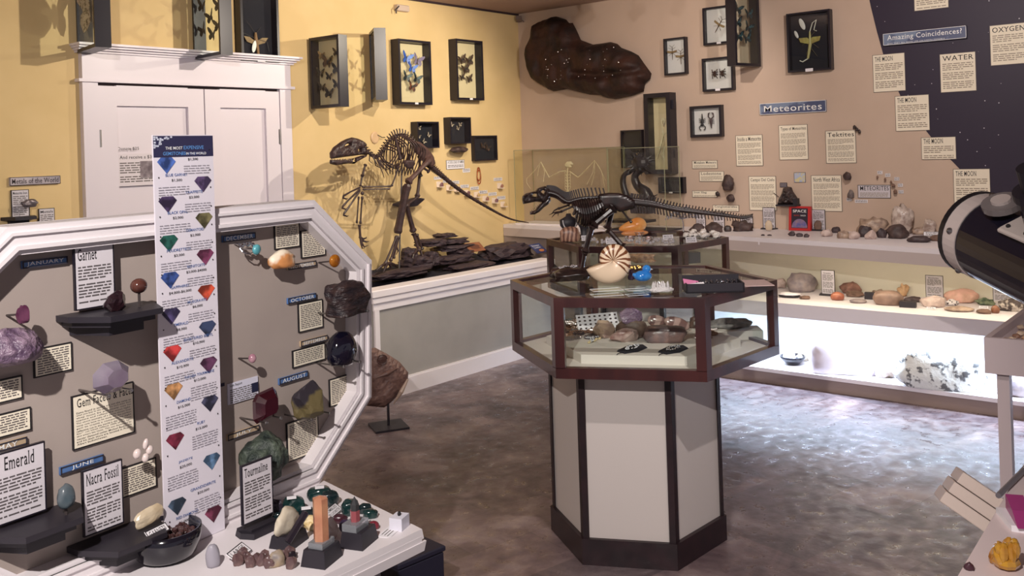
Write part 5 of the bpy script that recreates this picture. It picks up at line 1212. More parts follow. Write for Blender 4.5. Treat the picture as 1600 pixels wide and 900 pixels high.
# turquoise ring and silver charm
c = WP.at(401, 390, .05); t = thing('turquoise_ring', 'silver ring with a turquoise stone on a pin under the December sign', 'ring', c, BRZ)
MB().ball((0, 0, 0), (.012, .008, .013), 12, 8, rotm(0, .4)).build('turquoise_stone', mat('turquoise', (96, 170, 180), (76, 140, 150), scale=60, rough=.3), t, smooth=True)
MB().tube([(-.012+.02*math.cos(a*.6), .02+.01*math.sin(a*.6), .004+.014*math.sin(a*.6)) for a in range(11)], .002, 5).tube([(0, .05, 0), (0, 0, 0)], .002, 5).build('band', SILVER, t)
c = WP.at(385, 382, .045); t = thing('silver_charm', 'little dark silver chain charm left of the turquoise ring', 'charm', c, BRZ)
k = MB()
for i in range(6): k.ball((-.02+i*.008, 0, .002*(-1)**i), (.005, .004, .005), 8, 5)
k.tube([(.0, .045, 0), (0, 0, 0)], .0018, 5).build('links', SILVER, t)
# black wall stands with sheets
def wstand(px, py, w, d, lb, off=0.0, sh=None, name='display_stand'):
    c = WP.at(px, py); t = thing(name, lb, 'stand', c, BRZ)
    MB().polyz([(-w/2, -.002), (-w/2, -d*.35), (-w*.3, -d), (w*.3, -d), (w/2, -d*.35), (w/2, -.002)][::-1], -.012, 0).polyz([(-w*.44, -.002), (-w*.44, -d*.3), (-w*.26, -d*.88), (w*.26, -d*.88), (w*.44, -d*.3), (w*.44, -.002)][::-1], -.024, -.012, inset=-.0).build('stand_top', BLACKS, t)
    MB().polyz([(-w*.36, -.002), (-w*.2, -d*.7), (w*.2, -d*.7), (w*.36, -.002)][::-1], -.045, -.024, inset=0).build('stand_bracket', BLACKS, t)
    return t, c
t, c = wstand(157, 481, .20, .13, 'black wall stand under the Garnet sheet')
sheet(Plane(WP.at(145, 430, .022), BRZ), (114.5, 385.6, 176, 474.7, 98), 'white sheet titled Garnet on a black wall stand', title='Garnet', border=BLACKF, m=PAPERP, pitch=.0062, tsize=.024, th=.006, tw=.5, text_mat=mat('print mid', (88, 82, 84)), seed=31)
g = rock_mb(.048, .04, .042, 112, facet=True); tag(g.build('garnet_crystal', mat('black garnet', (30, 18, 24), (50, 28, 34), scale=20, rough=.2), loc=c+WP.u*-.012-WP.n*.07, rz=BRZ), 'black faceted garnet lying on the stand under the Garnet sheet', 'stone')
p = c+WP.u*.042-WP.n*.075; t = thing('garnet_ball', 'polished brown garnet ball raised on a little post on the Garnet stand', 'stone', p, BRZ)
MB().ball((0, 0, .045), (.018, .016, .016), 16, 10).build('ball', mat('polished garnet', (66, 36, 34), (90, 54, 46), scale=40, rough=.12), t, smooth=True); MB().tube([(0, 0, 0), (0, 0, .034)], .003, 6).build('post', PIN, t)
t, c = wstand(38, 806, .19, .11, 'black wall stand under the Emerald sheet in the lower left corner')
sheet(Plane(WP.at(30, 760, .022), BRZ), (-12, 716, 68.8, 793, 108), 'white sheet titled Emerald in the lower left corner', title='Emerald', border=BLACKF, m=PAPERP, pitch=.0062, tsize=.026, th=.006, tw=.6, text_mat=mat('print mid', (88, 82, 84)), seed=32, talign='c')
p = c+WP.u*.045-WP.n*.07; t = thing('emerald_stone', 'rounded grey green emerald on a post in front of the Emerald sheet', 'stone', p, BRZ)
m = rock_mb(.036, .03, .046, 113, rough=.12); m.v = [(x, y, z+.015) for x, y, z in m.v]; m.build('stone', mat('emerald matrix', (70, 84, 92), (92, 100, 106), scale=40, rough=.3), t, smooth=True); MB().tube([(0, 0, 0), (0, 0, .03)], .003, 6).build('post', PIN, t)
t, c = wstand(170, 828, .19, .12, 'black wall stand under the Nacra Fossil sheet')
sheet(Plane(WP.at(158, 776, .022), BRZ), (128, 740, 189.3, 812.8, 99), 'white sheet titled Nacra Fossil on a black wall stand', title='Nacra Fossil', border=BLACKF, m=PAPERP, pitch=.0062, tsize=.024, th=.006, tw=.86, text_mat=mat('print mid', (88, 82, 84)), seed=33)
m = rock_mb(.066, .016, .036, 114, rough=.12); m.v = [(x, y, z+.15*x) for x, y, z in m.v]
tag(m.build('nacre_fossil', mat('nacre', (206, 192, 168), (180, 158, 126), scale=20, rough=.3), loc=c+WP.u*.045-WP.n*.075+Vector((0, 0, .012)), rz=BRZ-.1), 'cream shell piece with a gold edge on the Nacra Fossil stand', 'fossil')
# ---------------------------------------------------------------- gem price poster
WPo = Plane(BO-WB.n*.018, BRZ)
ps = [WPo.at(238.5, 211), WPo.at(332, 209), WPo.at(345, 823)]
q = [((p-ps[0]).dot(WB.u), p.z) for p in ps]
pw = q[1][0]-q[0][0]; ptop = q[0][1]; pc = ps[0]+WB.u*(pw/2); pc.z = .751; PHh = ptop-.751
t = thing('gemstone_poster', 'tall narrow white poster of the most expensive gemstones leaning on the gem board', 'poster', pc, BRZ)
MB().box((0, .002, PHh/2), (pw, .004, PHh)).build('poster_board', mat('poster white', (222, 216, 226), rough=.6), t)
hh = .052*PHh/.62*.62
y = -.0006
NV = mat('poster navy', (44, 42, 74))
MB().quad(-pw/2, PHh-pw*.31, pw/2, PHh-.002, y).build('title_band', NV, t)
MB().text('THE MOST', -pw*.17, PHh-pw*.185, y-.0008, w=pw*.28, serif=False).text('IN THE WORLD', pw*.20, PHh-pw*.265, y-.0008, w=pw*.34, serif=False).build('title_white', WLET, t)
MB().text('EXPENSIVE', pw*.16, PHh-pw*.18, y-.0008, w=pw*.34, serif=False).text('GEMSTONES', -pw*.165, PHh-pw*.26, y-.0008, w=pw*.37, serif=False).build('title_blue', mat('title blue', (96, 150, 214)), t)
k = MB(); rnd = random.Random(5)
for i in range(40):
    x, z = rnd.random(), rnd.random()
    if x+z < 1: k.quad(-pw/2+x*pw*.28, PHh-.002-z*pw*.17-.004, -pw/2+x*pw*.28+.005, PHh-.002-z*pw*.17, y-.0006)
k.build('diamond_picture', mat('print silver', (196, 200, 216)), t)
items = [('JEREMEJEVITE', '$1,500', (58, 84, 150)), ('BLUE GARNET', '$1,500', (90, 70, 110)), ('TAAFFEITE', '$2,000', (66, 50, 84)), ('BLACK OPAL', '$2,000', (96, 90, 60)), ('DEMANTOID', '$2,000', (30, 84, 74)), ('POUDRETTEITE', '$3,000', (110, 50, 80)), ('BENITOITE', '$3,000-$4000', (52, 76, 140)), ('SAPPHIRES', '$4,000-$6,000', (176, 66, 44)), ('MUSGRAVITE', '$6,000', (70, 60, 100)), ('EMERALD', '$8,000', (40, 50, 76)), ('BIXBITE/RED BERYL', '$10,000', (170, 50, 50)), ('ALEXANDRITE', '$10,000', (90, 50, 80)), ('PARAIBA TOURMALINE', '$12,000', (180, 130, 84)), ('DIAMOND', '$15,000', (60, 60, 84)), ('RUBY', '$15,000', (104, 30, 50)), ('JADEITE', '$20,000', (86, 116, 150)), ('GRANDIDIERITE', '$20,000', (60, 76, 96)), ('RED DIAMOND', '$1,000,000', (116, 50, 76))]
ys = [258, 287, 319, 344, 380, 401, 438, 457, 495, 514, 554, 571, 614, 632, 693, 724, 797, 808]
BT_ = mat('poster blue', (70, 100, 160)); kb = MB(); kd = MB(); kl = MB()
P0 = WPo
for i, ((nm, pr, col), py) in enumerate(zip(items, ys)):
    left = i % 2 == 0
    z = P0.at(262 if left else 322, py).z-.751
    gx = -pw*.30 if left else pw*.30; gw = pw*.30; gh = pw*.24
    if z < .01: z = .02
    G = [(gx-gw*.30, z+gh*.45), (gx+gw*.30, z+gh*.45), (gx+gw*.5, z+gh*.2), (gx, z-gh*.5), (gx-gw*.5, z+gh*.2)]
    t_ = MB(); n = len(G); t_.add([(a, y-.0006, b) for a, b in G], [(0, 4, 3, 2, 1)]); t_.add([(a, y-.001, b) for a, b in [(gx-gw*.2, z+gh*.34), (gx+gw*.2, z+gh*.34), (gx+gw*.22, z+gh*.05), (gx, z-gh*.3), (gx-gw*.22, z+gh*.05)]], [])
    t_.build('printed_gem', mat('gem print %d' % i, tuple(int(v*.7) for v in col), tuple(min(255, int(v*1.25+14)) for v in col), scale=26, rough=.5, ramp=(.45, .62)), t)
    tx = pw*.14 if left else -pw*.14
    if abs(i-15) < 9 or True:
        MB().text(nm, tx, z+gh*.62, y-.0007, h=.0062, w=min(pw*.5, .0052*len(nm)), serif=False).build('gem_name', BT_, t)
        MB().text(pr, tx, z+gh*.30, y-.0007, h=.0062, w=.0045*len(pr), serif=False).build('price', INK, t)
    x0, x1 = (-pw*.02, pw*.42) if left else (-pw*.44, pw*.06)
    nl = 3 if i < 12 else 5
    if i != 17: kl.lines(x0, x1, z-gh*.15-nl*.0055, z-gh*.02, y-.0007, .0055, seed=i, para=0, fill=.3)
    kd.quad(-pw*.44, z-gh*.75, -pw*.44+.003, z-gh*.75+.003, y-.0008).quad(pw*.42, z+gh*.8, pw*.42+.003, z+gh*.8+.003, y-.0008)
tag(kd.build('dot_pattern', INK, t), kind='stuff'); kl.build('text_lines', mat('poster print', (150, 146, 156)), t)
# ---------------------------------------------------------------- things on the low table (z = .75)
def tl3(x, y, z=.75): return onz(x, y, z)
def sit(x0, y0, x1, y1, z, df=.7, back=None):
    """Footprint centre, width and height of an object whose outline fills the pixel box and which rests on height z."""
    c = onz((x0+x1)/2, y1, z); D_ = dist(c); w = (x1-x0)*D_/FPX; d = w*df
    v = Vector((c.x, c.y, 0)).normalized(); sl = (y1-CY)/FPX
    h = max(.25*w if w < .05 else .012, (y1-y0)*D_/FPX - d*sl*.4)
    c = c+v*d*.5; lim = XR-.03-d*.5
    if c.x > lim: k_ = lim/c.x; c = Vector((c.x*k_, c.y*k_, z)); w *= k_; h *= k_
    return c, w, h, d
def put(r, z, lb, m, seed, name='rock', cat='rock', df=.7, rough=.22, facet=False, boxy=0, group=None, sub=3, flat=.35, smooth=None, rz=None):
    c, w, h, d = sit(*r, z, df)
    mb = rock_mb(w, d, h, seed, sub=sub, rough=rough, facet=facet, boxy=boxy, flat=flat)
    a = math.atan2(-c.x, c.y) if rz is None else rz
    return tag(mb.build(name, m, loc=c, rz=a, smooth=(not facet) if smooth is None else smooth), lb, cat, group)
def block(r, z, lb, m, name='box', cat='box', df=.7, parts=None, rz=0.1, bev=.003, taper=0, plate=None):
    c, w, h, d = sit(*r, z, df); t = thing(name, lb, cat, c, rz)
    MB().polyz([(-w/2, -d/2), (w/2, -d/2), (w/2, d/2), (-w/2, d/2)], 0, h, inset=taper).build(parts or 'body', m, t)
    return t, c, w, h, d
TB = .75
GRN = [mat('fluorite green', (14, 36, 38), (30, 60, 58), scale=16, rough=.14, coat=.4), mat('dark green crystal', (14, 26, 32), (26, 44, 46), scale=20, rough=.14, coat=.4)]
for i, (r, lb) in enumerate((((480, 760, 520, 784), 'dark green polished stone with a white tag, farthest back on the table'), ((503, 766, 531, 793), 'green grey slanted polished stone at the far table edge'), ((436, 776, 477, 808), 'large teal green crystal with a white tag, next to the black stone'), ((464, 792, 494, 814), 'dark teal crystal with a white tag behind the white rock'), ((533, 780, 563, 808), 'dark green polished stone right of the handwritten card'), ((560, 786, 581, 804), 'small very dark green stone near the right table edge'), ((567, 795, 591, 812), 'oval clear green pebble, nearest the right table edge of the green stones'), ((424, 800, 446, 818), 'small green stone just below the black stone chunk'))):
    o = put(r, TB, lb, GRN[i % 2], 120+i, name='green_stone', cat='stone', facet=i in (2, 3), rough=.12, boxy=.3)
    if i in (0, 2, 3):
        zt = max(v.co.z for v in o.data.vertices); MB().box((0, -.012, zt+.001), (.022, .012, .0015), rotm(.15, 0, 0)).build('price_tag', PAPERW, o)
put((411, 781, 444, 811), TB, 'black rough tourmaline chunk beside the large teal crystal', mat('black tourmaline', (26, 20, 34), (44, 38, 52), scale=30, rough=.4, bump=1, stretch=(3, 3, 1)), 130, name='tourmaline_chunk', cat='stone', boxy=.6, facet=True)
def bstand(r, lb, plate=True, df=.85, rz=.35):
    c, w, h, d = sit(*r, TB, df); h = min(h, .035)
    t = thing('specimen_stand', lb, 'stand', c, rz); w *= .8; d = w*.8
    MB().polyz([(-w/2, -d/2), (w/2, -d/2), (w/2, d/2), (-w/2, d/2)], 0, h, inset=.16).build('stand_block', BLACKS, t)
    k = MB().text('Tourmaline on', 0, h*.62, -d/2+.006, w=w*.55).text('Cleavelandite', 0, h*.36, -d/2+.003, w=w*.55); k.build('plate_lettering', mat('plate print', (190, 186, 190)), t)
    return t, c, h, w, d
c, w, h, d = sit(367, 812, 442, 838, TB, .6)
t = thing('display_stand', 'low dark stand holding the Tourmaline sheet on the table', 'stand', c, BRZ)
MB().polyz([(-w*.5, .0), (-w*.38, -d*.5), (w*.42, -d*.5), (w*.5, 0), (w*.42, d*.4), (-w*.42, d*.4)], 0, .012, inset=.06).polyz([(-w*.42, .02), (-w*.34, -d*.3), (w*.34, -d*.3), (w*.42, .02)], .012, .018).build('stand_base', BLACKS, t)
sp0 = c; WT = Plane(Vector((c.x, c.y, 0)), BRZ)
sheet(WT, (375.6, 728.4, 423.3, 801, 89), 'white sheet titled Tourmaline standing on the table before the green rock', title='Tourmaline', border=BLACKF, m=PAPERP, pitch=.0062, tsize=.02, th=.006, tw=.8, text_mat=mat('print mid', (88, 82, 84)), seed=34)
S1 = bstand((420, 832, 484, 860), 'black specimen stand under the white rock with the black rod')
m = MB(); rk = rock_mb(.085, .03, .058, 140, rough=.2); rk.v = [(x, y, z) for x, y, z in rk.v]
tag(rk.build('matrix_rock', mat('cream matrix', (206, 196, 178), (186, 172, 150), scale=20, rough=.7, bump=.4), loc=S1[1]+Vector((-.005, .0, S1[2])), rz=.3, smooth=True), 'cream white matrix rock carrying a slanted black crystal', 'rock')
tag(MB().crystal((-.022, -.03, -.006), (.05, -.004, .052), .0085, 6, .04).build('black_crystal', mat('black rod crystal', (34, 26, 36), rough=.35), loc=S1[1]+Vector((-.005, -.002, S1[2]))), 'slanted black rod crystal in front of the cream white rock', 'crystal')
put((474, 806, 502, 831), TB, 'small yellow white crystal cluster between white rock and orange crystal', mat('yellow crystal', (210, 180, 120), (236, 222, 190), scale=40, rough=.4, bump=1), 141, name='crystal_cluster', cat='crystal', rough=.4)
put((499, 806, 530, 846), TB, 'white translucent quartz rock behind the tall orange crystal', mat('quartz white', (220, 206, 200), (190, 168, 166), scale=20, rough=.2), 142, name='quartz_rock', cat='rock', facet=True)
S2 = bstand((469, 853, 538, 889), 'black specimen stand under the tall orange crystal')
p = S2[1]+Vector((0, 0, S2[2])); t = thing('orange_crystal', 'tall pinkish orange column crystal in a clear block', 'crystal', p, .3)
MB().box((0, 0, .006), (.045, .035, .012)).build('clear_block', mat('clear acrylic', (210, 214, 222), rough=.05, trans=.7), t)
MB().crystal((0, 0, .01), (0, 0, .095), .0165, 6, .06).build('column', mat('imperial topaz', (206, 150, 116), (176, 112, 90), scale=18, rough=.15, trans=.15), t)
S3 = bstand((529, 826, 594, 860), 'black specimen stand under the two coloured crystal, at the right')
p = S3[1]+Vector((-.005, .005, S3[2])); t = thing('bicolor_crystal', 'pink and dark green pointed crystal on a clear block', 'crystal', p, .3)
MB().box((0, 0, .008), (.05, .036, .016)).build('clear_block', mat('clear acrylic', (210, 214, 222), rough=.05, trans=.7), t)
MB().crystal((0, 0, .012), (0, 0, .028), .011, 6, .02).build('pink_base', mat('pink tourmaline', (150, 80, 86), rough=.15), t); MB().crystal((0, 0, .036), (0, 0, .034), .010, 6, .5).build('green_tip', mat('green tip', (60, 60, 62), rough=.15), t)
put((520, 804, 544, 820), TB, 'dark red flat stone left of the two coloured crystal', mat('dark red stone', (62, 30, 40), rough=.3), 144, name='red_stone', cat='stone', facet=True)
put((530, 812, 556, 832), TB, 'dark violet angular stone behind the right black stand', mat('dark violet stone', (50, 36, 62), rough=.3), 145, name='violet_stone', cat='stone', facet=True)
put((576, 814, 593, 829), TB, 'small red faceted ball right of the two coloured crystal', mat('red ball', (104, 28, 44), (130, 50, 60), scale=40, rough=.2), 146, name='red_stone', cat='stone', rough=.06)
def card(px, py, w, h, lb, txt, z=.75, rz=.35, lean=-1.0, edge=True, name='name_card', cat='card', m=PAPERW):
    c = onz(px, py, z); R = rotm(lean, 0, 0); t = thing(name, lb, cat, c+Vector((0, 0, h/2*math.cos(lean)+.004)), rz)
    MB().box((0, 0, 0), (w, .002, h), R).build('card', m, t)
    mb = MB(); n = len(txt)
    for i, l in enumerate(txt): mb.text(l, 0, h*(.5-(i+.5)/n)*.8, -.0018, w=w*.78, h=h*.55/n)
    if edge:
        for q in ((-w/2, -h/2, -w/2+.002, h/2), (w/2-.002, -h/2, w/2, h/2), (-w/2, h/2-.002, w/2, h/2), (-w/2, -h/2, w/2, -h/2+.002)): mb.quad(*q, -.0016)
    mb.v = [tuple(R @ Vector(v)) for v in mb.v]; mb.build('lettering', INK, t); return t
card(520, 806, .062, .026, 'white handwritten card among the green stones', ['TUMBLED', 'FLUORITE'], rz=.4)
card(374, 872, .062, .03, 'white handwritten card reading Large garnets, in front of the poster', ['LARGE', 'GARNETS $CM'], rz=.45)
tt = thing('paper_label', 'white round cornered paper label on the table under the little white box', 'label', onz(607, 832, TB), .35)
MB().polyz([(-.03, -.012), (-.02, -.018), (.03, -.018), (.03, .014), (-.03, .014)], .0005, .002).build('paper', PAPERW, tt); k = MB()
for i in range(3): k.box((-.008+i*.002, -.009+i*.008, .0022), (.03, .002, .0004))
k.build('print', INKG, tt)
t, c, w, h, d = block((611, 806, 638, 829), TB, 'tiny white box holding one dark specimen at the right table corner', mat('white card box', (216, 214, 226)), name='specimen_box', df=.8, rz=.35)
MB().ball((0, 0, h+.004), (.005, .004, .006), 8, 5).build('specimen', INK, t)
# garnet clusters at the lower edge
rnd = random.Random(12)
for i in range(13):
    x = 372+i*7.2+rnd.uniform(-3, 3); y = 868+rnd.uniform(-2, 16)
    put((x-9, y-14, x+9, y+8), TB, 'brown garnet crystal, one of the loose pile beside the handwritten garnet card', mat('garnet crystals', (70, 46, 52), (120, 96, 92), scale=30, rough=.25), 150+i, name='garnet_crystal', cat='crystal', facet=True, group='loose garnet crystals on the table')
put((441, 862, 464, 878), TB, 'black prism crystal at the right end of the garnet pile', mat('black prism', (34, 26, 34), rough=.3), 165, name='black_crystal', cat='crystal', boxy=.7, facet=True)
put((418, 860, 446, 889), TB, 'pale grey and tan rough stone in the garnet pile', mat('grey tan stone', (110, 104, 108), (170, 150, 120), scale=30, rough=.5), 166, name='rough_stone', cat='stone')
put((322, 850, 344, 889), TB, 'grey cone shaped stone just right of the black bowl', mat('grey cone', (150, 146, 156), rough=.4), 167, name='cone_stone', cat='stone', rough=.1)
# black bowl of garnets
bc0 = onz(278, 880, TB)+Vector((0, .045, 0)); 
t = thing('black_bowl', 'glossy black round bowl full of small garnets in front of the poster', 'bowl', bc0)
GB = mat('glossy black', (20, 18, 28), rough=.12, coat=.5)
MB().lathe([(.0, 0), (.045, 0), (.062, .012), (.072, .04), (.074, .066), (.070, .066), (.067, .04), (.058, .018), (0, .014)], 32).build('bowl_body', GB, t, smooth=True)
rnd = random.Random(2); gp = []
base = rock_mb(.014, .012, .011, 170, sub=2, facet=True, rough=.15).build('small_garnet', mat('small garnets', (52, 30, 34), (96, 70, 66), scale=30, rough=.2), loc=bc0+Vector((0, 0, .05)))
tag(base, 'small dark red garnet heaped in the glossy black bowl', 'stone', 'small garnets in the black bowl')
for i in range(150):
    rr = .062*math.sqrt(rnd.random()); a = rnd.uniform(0, 2*PI)
    z = .044+.010*(1-rr/.062)+rnd.uniform(-.002, .004)
    o = base.copy(); COL.objects.link(o); o.location = bc0+Vector((rr*math.cos(a), rr*math.sin(a), z)); o.rotation_euler = (rnd.uniform(0, 6), rnd.uniform(0, 6), rnd.uniform(0, 6))
f = MB().lathe([(0, 0), (.060, 0), (.060, .002), (0, .004)], 20, c=(0, 0, .044)); f.build('garnet_bed', mat('small garnets', (52, 30, 34)), t)
card(246, 838, .056, .02, 'white card reading Garnets stuck on the rim of the black bowl', ['GARNETS'], z=.812, rz=.25, lean=-.8)
# ---------------------------------------------------------------- inside and on top of the front showcase
ZR = .812; ZC = 1.0505
AM = mat('amethyst purple', (112, 88, 116), (150, 126, 146), scale=40, rough=.25, bump=1)
AGT = mat('agate crust', (120, 98, 84), (90, 70, 62), scale=30, rough=.5, bump=.5)
c, w, h, d = sit(962, 487, 1012, 531, ZR, .5)
t = thing('amethyst_geode', 'amethyst geode half with a brown crust, highest thing inside the front showcase', 'geode', c, -.9)
rk = rock_mb(w, d, h*.75, 201, rough=.14); rk.build('crust', AGT, t, smooth=True); rk = rock_mb(w*.72, d*.8, h*.62, 202, rough=.35, facet=True); rk.v = [(x, y, z+h*.52) for x, y, z in rk.v]; rk.build('crystals', AM, t)
put((1005, 509, 1074, 537), ZR, 'long grey brown petrified block inside the front showcase', mat('grey petrified', (104, 90, 92), (134, 104, 98), scale=20, rough=.35, bump=.4), 203, name='petrified_block', cat='rock', df=.5, boxy=.8, rough=.12)
PKO = mat('pink oval slice', (176, 146, 138), (120, 90, 86), kind='wave', scale=6, rough=.2)
for i, (r, lb) in enumerate((((1012, 494, 1046, 513), 'pinkish banded oval slice leaning on the petrified block, left one'), ((1038, 496, 1078, 516), 'pinkish banded oval slice leaning on the petrified block, right one'))):
    c, w, h, d = sit(*r, ZR+.02, .5); t = MB().ball((0, 0, 0), (w*.52, .012, .028), 18, 10, rotm(-.3, .3, 0)).build('oval_slice', PKO, loc=c+Vector((0, 0, .022)), rz=-.9, smooth=True); tag(t, lb, 'slice')
put((926, 500, 962, 530), ZR, 'pale tan crystal lump left of the amethyst geode', mat('tan crystal', (190, 164, 140), (150, 124, 116), scale=20, rough=.35, bump=.5), 205, name='crystal_lump', cat='rock', facet=True)
put((953, 513, 999, 536), ZR, 'reddish brown and white rough stone in front of the geode', mat('reddish rough', (134, 98, 92), (190, 168, 160), scale=22, rough=.4, bump=.6), 206, name='rough_stone', cat='rock', facet=True)
put((1077, 494, 1092, 514), ZR, 'dark brown rounded stone at the right end behind the petrified block', mat('brown round', (84, 60, 50), rough=.5), 207, name='dark_stone', cat='rock')
def pouch(x, y, lb, seed):
    c = onz(x, y, ZR); t = thing('jewelry_pouch', lb, 'pouch', c, .1)
    MB().polyz([(-.085, -.01), (-.03, -.04), (.05, -.042), (.085, -.008), (.045, .04), (-.06, .038)], 0, .006, inset=.1).build('cloth', BLACKC, t)
    MB().tube([(-.08, 0, .004), (-.1, .01, .003), (-.12, .005, .003)], .0015, 5).build('cord', BLACKC, t)
    rnd = random.Random(seed); k = MB()
    for i in range(60): a = i*.55; k.ball((.055*math.cos(a)*rnd.uniform(.4, 1), .022*math.sin(a)*rnd.uniform(.4, 1), .010), (.003, .003, .003), 6, 4)
    k.build('silver_chain', SILVER, t); return t
pouch(988, 546, 'black cloth pouch with a silver chain in front showcase, left of two', 1)
pouch(1052, 547, 'black cloth pouch with silver chain and brown bead in front showcase, right of two', 2)
c = onz(930, 533, ZR); t = thing('cord_pendant', 'cream pendant string with shell pieces at the front left of the riser', 'pendant', c, .1)
k = MB()
for i in range(6): k.ball((-.05+i*.017, .004*math.sin(i*2), .005), (.01, .006, .005), 8, 5)
k.build('shell_pieces', mat('shell cream', (210, 190, 150), rough=.3), t); MB().tube([(.04, 0, .004), (.07, -.004, .003), (.1, .01, .003)], .0015, 5).build('cord', BLACKC, t)
card(926, 535, .03, .022, 'small white price card standing at the left of the riser', ['$5'], z=ZR, rz=.1, lean=-.3)
c, w, h, d = sit(903, 491, 966, 517, ZR+.0, .4)
t = thing('pendant_card', 'white fan of cards hung with rows of dark pendants, behind the tan crystal', 'display card', c, -.6)
MB().box((0, 0, .035), (w*1.1, .003, .07), rotm(-.5, 0, 0)).build('card', PAPERW, t)
k = MB(); rnd = random.Random(6)
for i in range(4):
    for j in range(8): k.ball((-w*.48+j*w*.137, -.004+(-.5*-(.012+i*.015-.035))*1.0, .012+i*.015), (.006, .003, .004), 6, 4)
k.build('pendants', mat('pendant brown', (70, 56, 54), rough=.3), t)
BR = [mat('bracelet silver', (170, 160, 158), rough=.25, metal=.8), mat('bracelet brown', (140, 104, 84), rough=.3), mat('bracelet dark', (66, 54, 58), rough=.3)]
rnd = random.Random(8)
def bracelet(loc, r, m, lb, grp, beads=16):
    k = MB()
    for i in range(beads): a = 2*PI*i/beads; k.ball((r*math.cos(a), r*math.sin(a)*.9, .006), (.0065, .0065, .0065), 6, 4)
    return tag(k.build('bead_bracelet', m, loc=loc), lb, 'bracelet', grp)
for i in range(26):
    x, y = 880+rnd.uniform(-2, 50), 502+rnd.uniform(0, 30)
    p = onz(x, y, ZR+.0); 
    bracelet(p, rnd.uniform(.018, .032), BR[i % 3], 'bead bracelet lying in the jumble at the left of the front riser', 'bead bracelets in the left jumble')
for i in range(12):
    x, y = 1092+rnd.uniform(0, 40), 508+rnd.uniform(0, 22)
    bracelet(onz(x, y, ZR), rnd.uniform(.014, .022), BR[(i+1) % 3], 'bead bracelet at the right side of the front riser', 'bead bracelets on the right')
# top of the front showcase
t = thing('nautilus_shell', 'cream nautilus shell with brown tiger stripes on the front showcase', 'shell', onz(958, 443, ZC), -.72)
# shell built as a flattened logarithmic spiral
NR, NT, NBB = .089, 3.05*PI, .118
def whorl(i0, i1, n=60, rg=14):
    V = []
    for i in range(i0, i1+1):
        th = i/n*NT; R1 = NR*math.exp(-NBB*(NT-th)); ang = -2.85+(NT-th)
        fl = 1.0+.12*max(0, (i-n*.86)/(n*.14))
        for k in range(rg):
            a = 2*PI*k/rg; rr = R1*(.62+.60*math.cos(a)*fl); V.append((rr*math.cos(ang), R1*.40*math.sin(a), rr*math.sin(ang)))
    m_ = i1-i0; return V, [(i*rg+k, i*rg+(k+1) % rg, (i+1)*rg+(k+1) % rg, (i+1)*rg+k) for i in range(m_) for k in range(rg)]+[tuple(range(rg-1, -1, -1)), tuple(range(m_*rg, m_*rg+rg))]
Va, Fa = whorl(0, 47); Vb, Fb = whorl(47, 60)
zmin = min(v[2] for v in Va+Vb); cx, cz = 0, 0
m = MB().add([(a_, b_, c_-zmin) for a_, b_, c_ in Va], Fa)
MB().add([(a_, b_, c_-zmin) for a_, b_, c_ in Vb], Fb).build('aperture', mat('nautilus cream', (232, 208, 180), rough=.3), t, smooth=True)
def naut_mat():
    mm = bpy.data.materials.new('nautilus stripes'); mm.use_nodes = True; nt = mm.node_tree; N = nt.nodes; L = nt.links; b = N['Principled BSDF']; b.inputs['Roughness'].default_value = .3
    tc = N.new('ShaderNodeTexCoord'); mp = N.new('ShaderNodeMapping'); mp.inputs['Location'].default_value = (-cx, 0, -(cz-zmin)); L.new(tc.outputs['Object'], mp.inputs[0])
    sx = N.new('ShaderNodeSeparateXYZ'); L.new(mp.outputs[0], sx.inputs[0])
    at = N.new('ShaderNodeMath'); at.operation = 'ARCTAN2'; L.new(sx.outputs['Z'], at.inputs[0]); L.new(sx.outputs['X'], at.inputs[1])
    ln = N.new('ShaderNodeVectorMath'); ln.operation = 'LENGTH'; L.new(mp.outputs[0], ln.inputs[0])
    ns = N.new('ShaderNodeTexNoise'); ns.inputs['Scale'].default_value = 22; L.new(mp.outputs[0], ns.inputs['Vector'])
    a1 = N.new('ShaderNodeMath'); a1.operation = 'MULTIPLY_ADD'; a1.inputs[1].default_value = 14; L.new(at.outputs[0], a1.inputs[0])
    a2 = N.new('ShaderNodeMath'); a2.operation = 'MULTIPLY_ADD'; a2.inputs[1].default_value = 60; L.new(ln.outputs['Value'], a2.inputs[0])
    a3 = N.new('ShaderNodeMath'); a3.operation = 'MULTIPLY'; a3.inputs[1].default_value = 5; L.new(ns.outputs['Fac'], a3.inputs[0]); L.new(a3.outputs[0], a2.inputs[2]); L.new(a2.outputs[0], a1.inputs[2])
    si = N.new('ShaderNodeMath'); si.operation = 'SINE'; L.new(a1.outputs[0], si.inputs[0])
    g = N.new('ShaderNodeMath'); g.operation = 'GREATER_THAN'; g.inputs[1].default_value = .15; L.new(si.outputs[0], g.inputs[0])
    mx = N.new('ShaderNodeMix'); mx.data_type = 'RGBA'; mx.inputs[6].default_value = lin((232, 208, 180)); mx.inputs[7].default_value = lin((120, 72, 44)); L.new(g.outputs[0], mx.inputs[0]); L.new(mx.outputs[2], b.inputs['Base Color']); return mm
m.build('striped_whorl', naut_mat(), t, smooth=True)
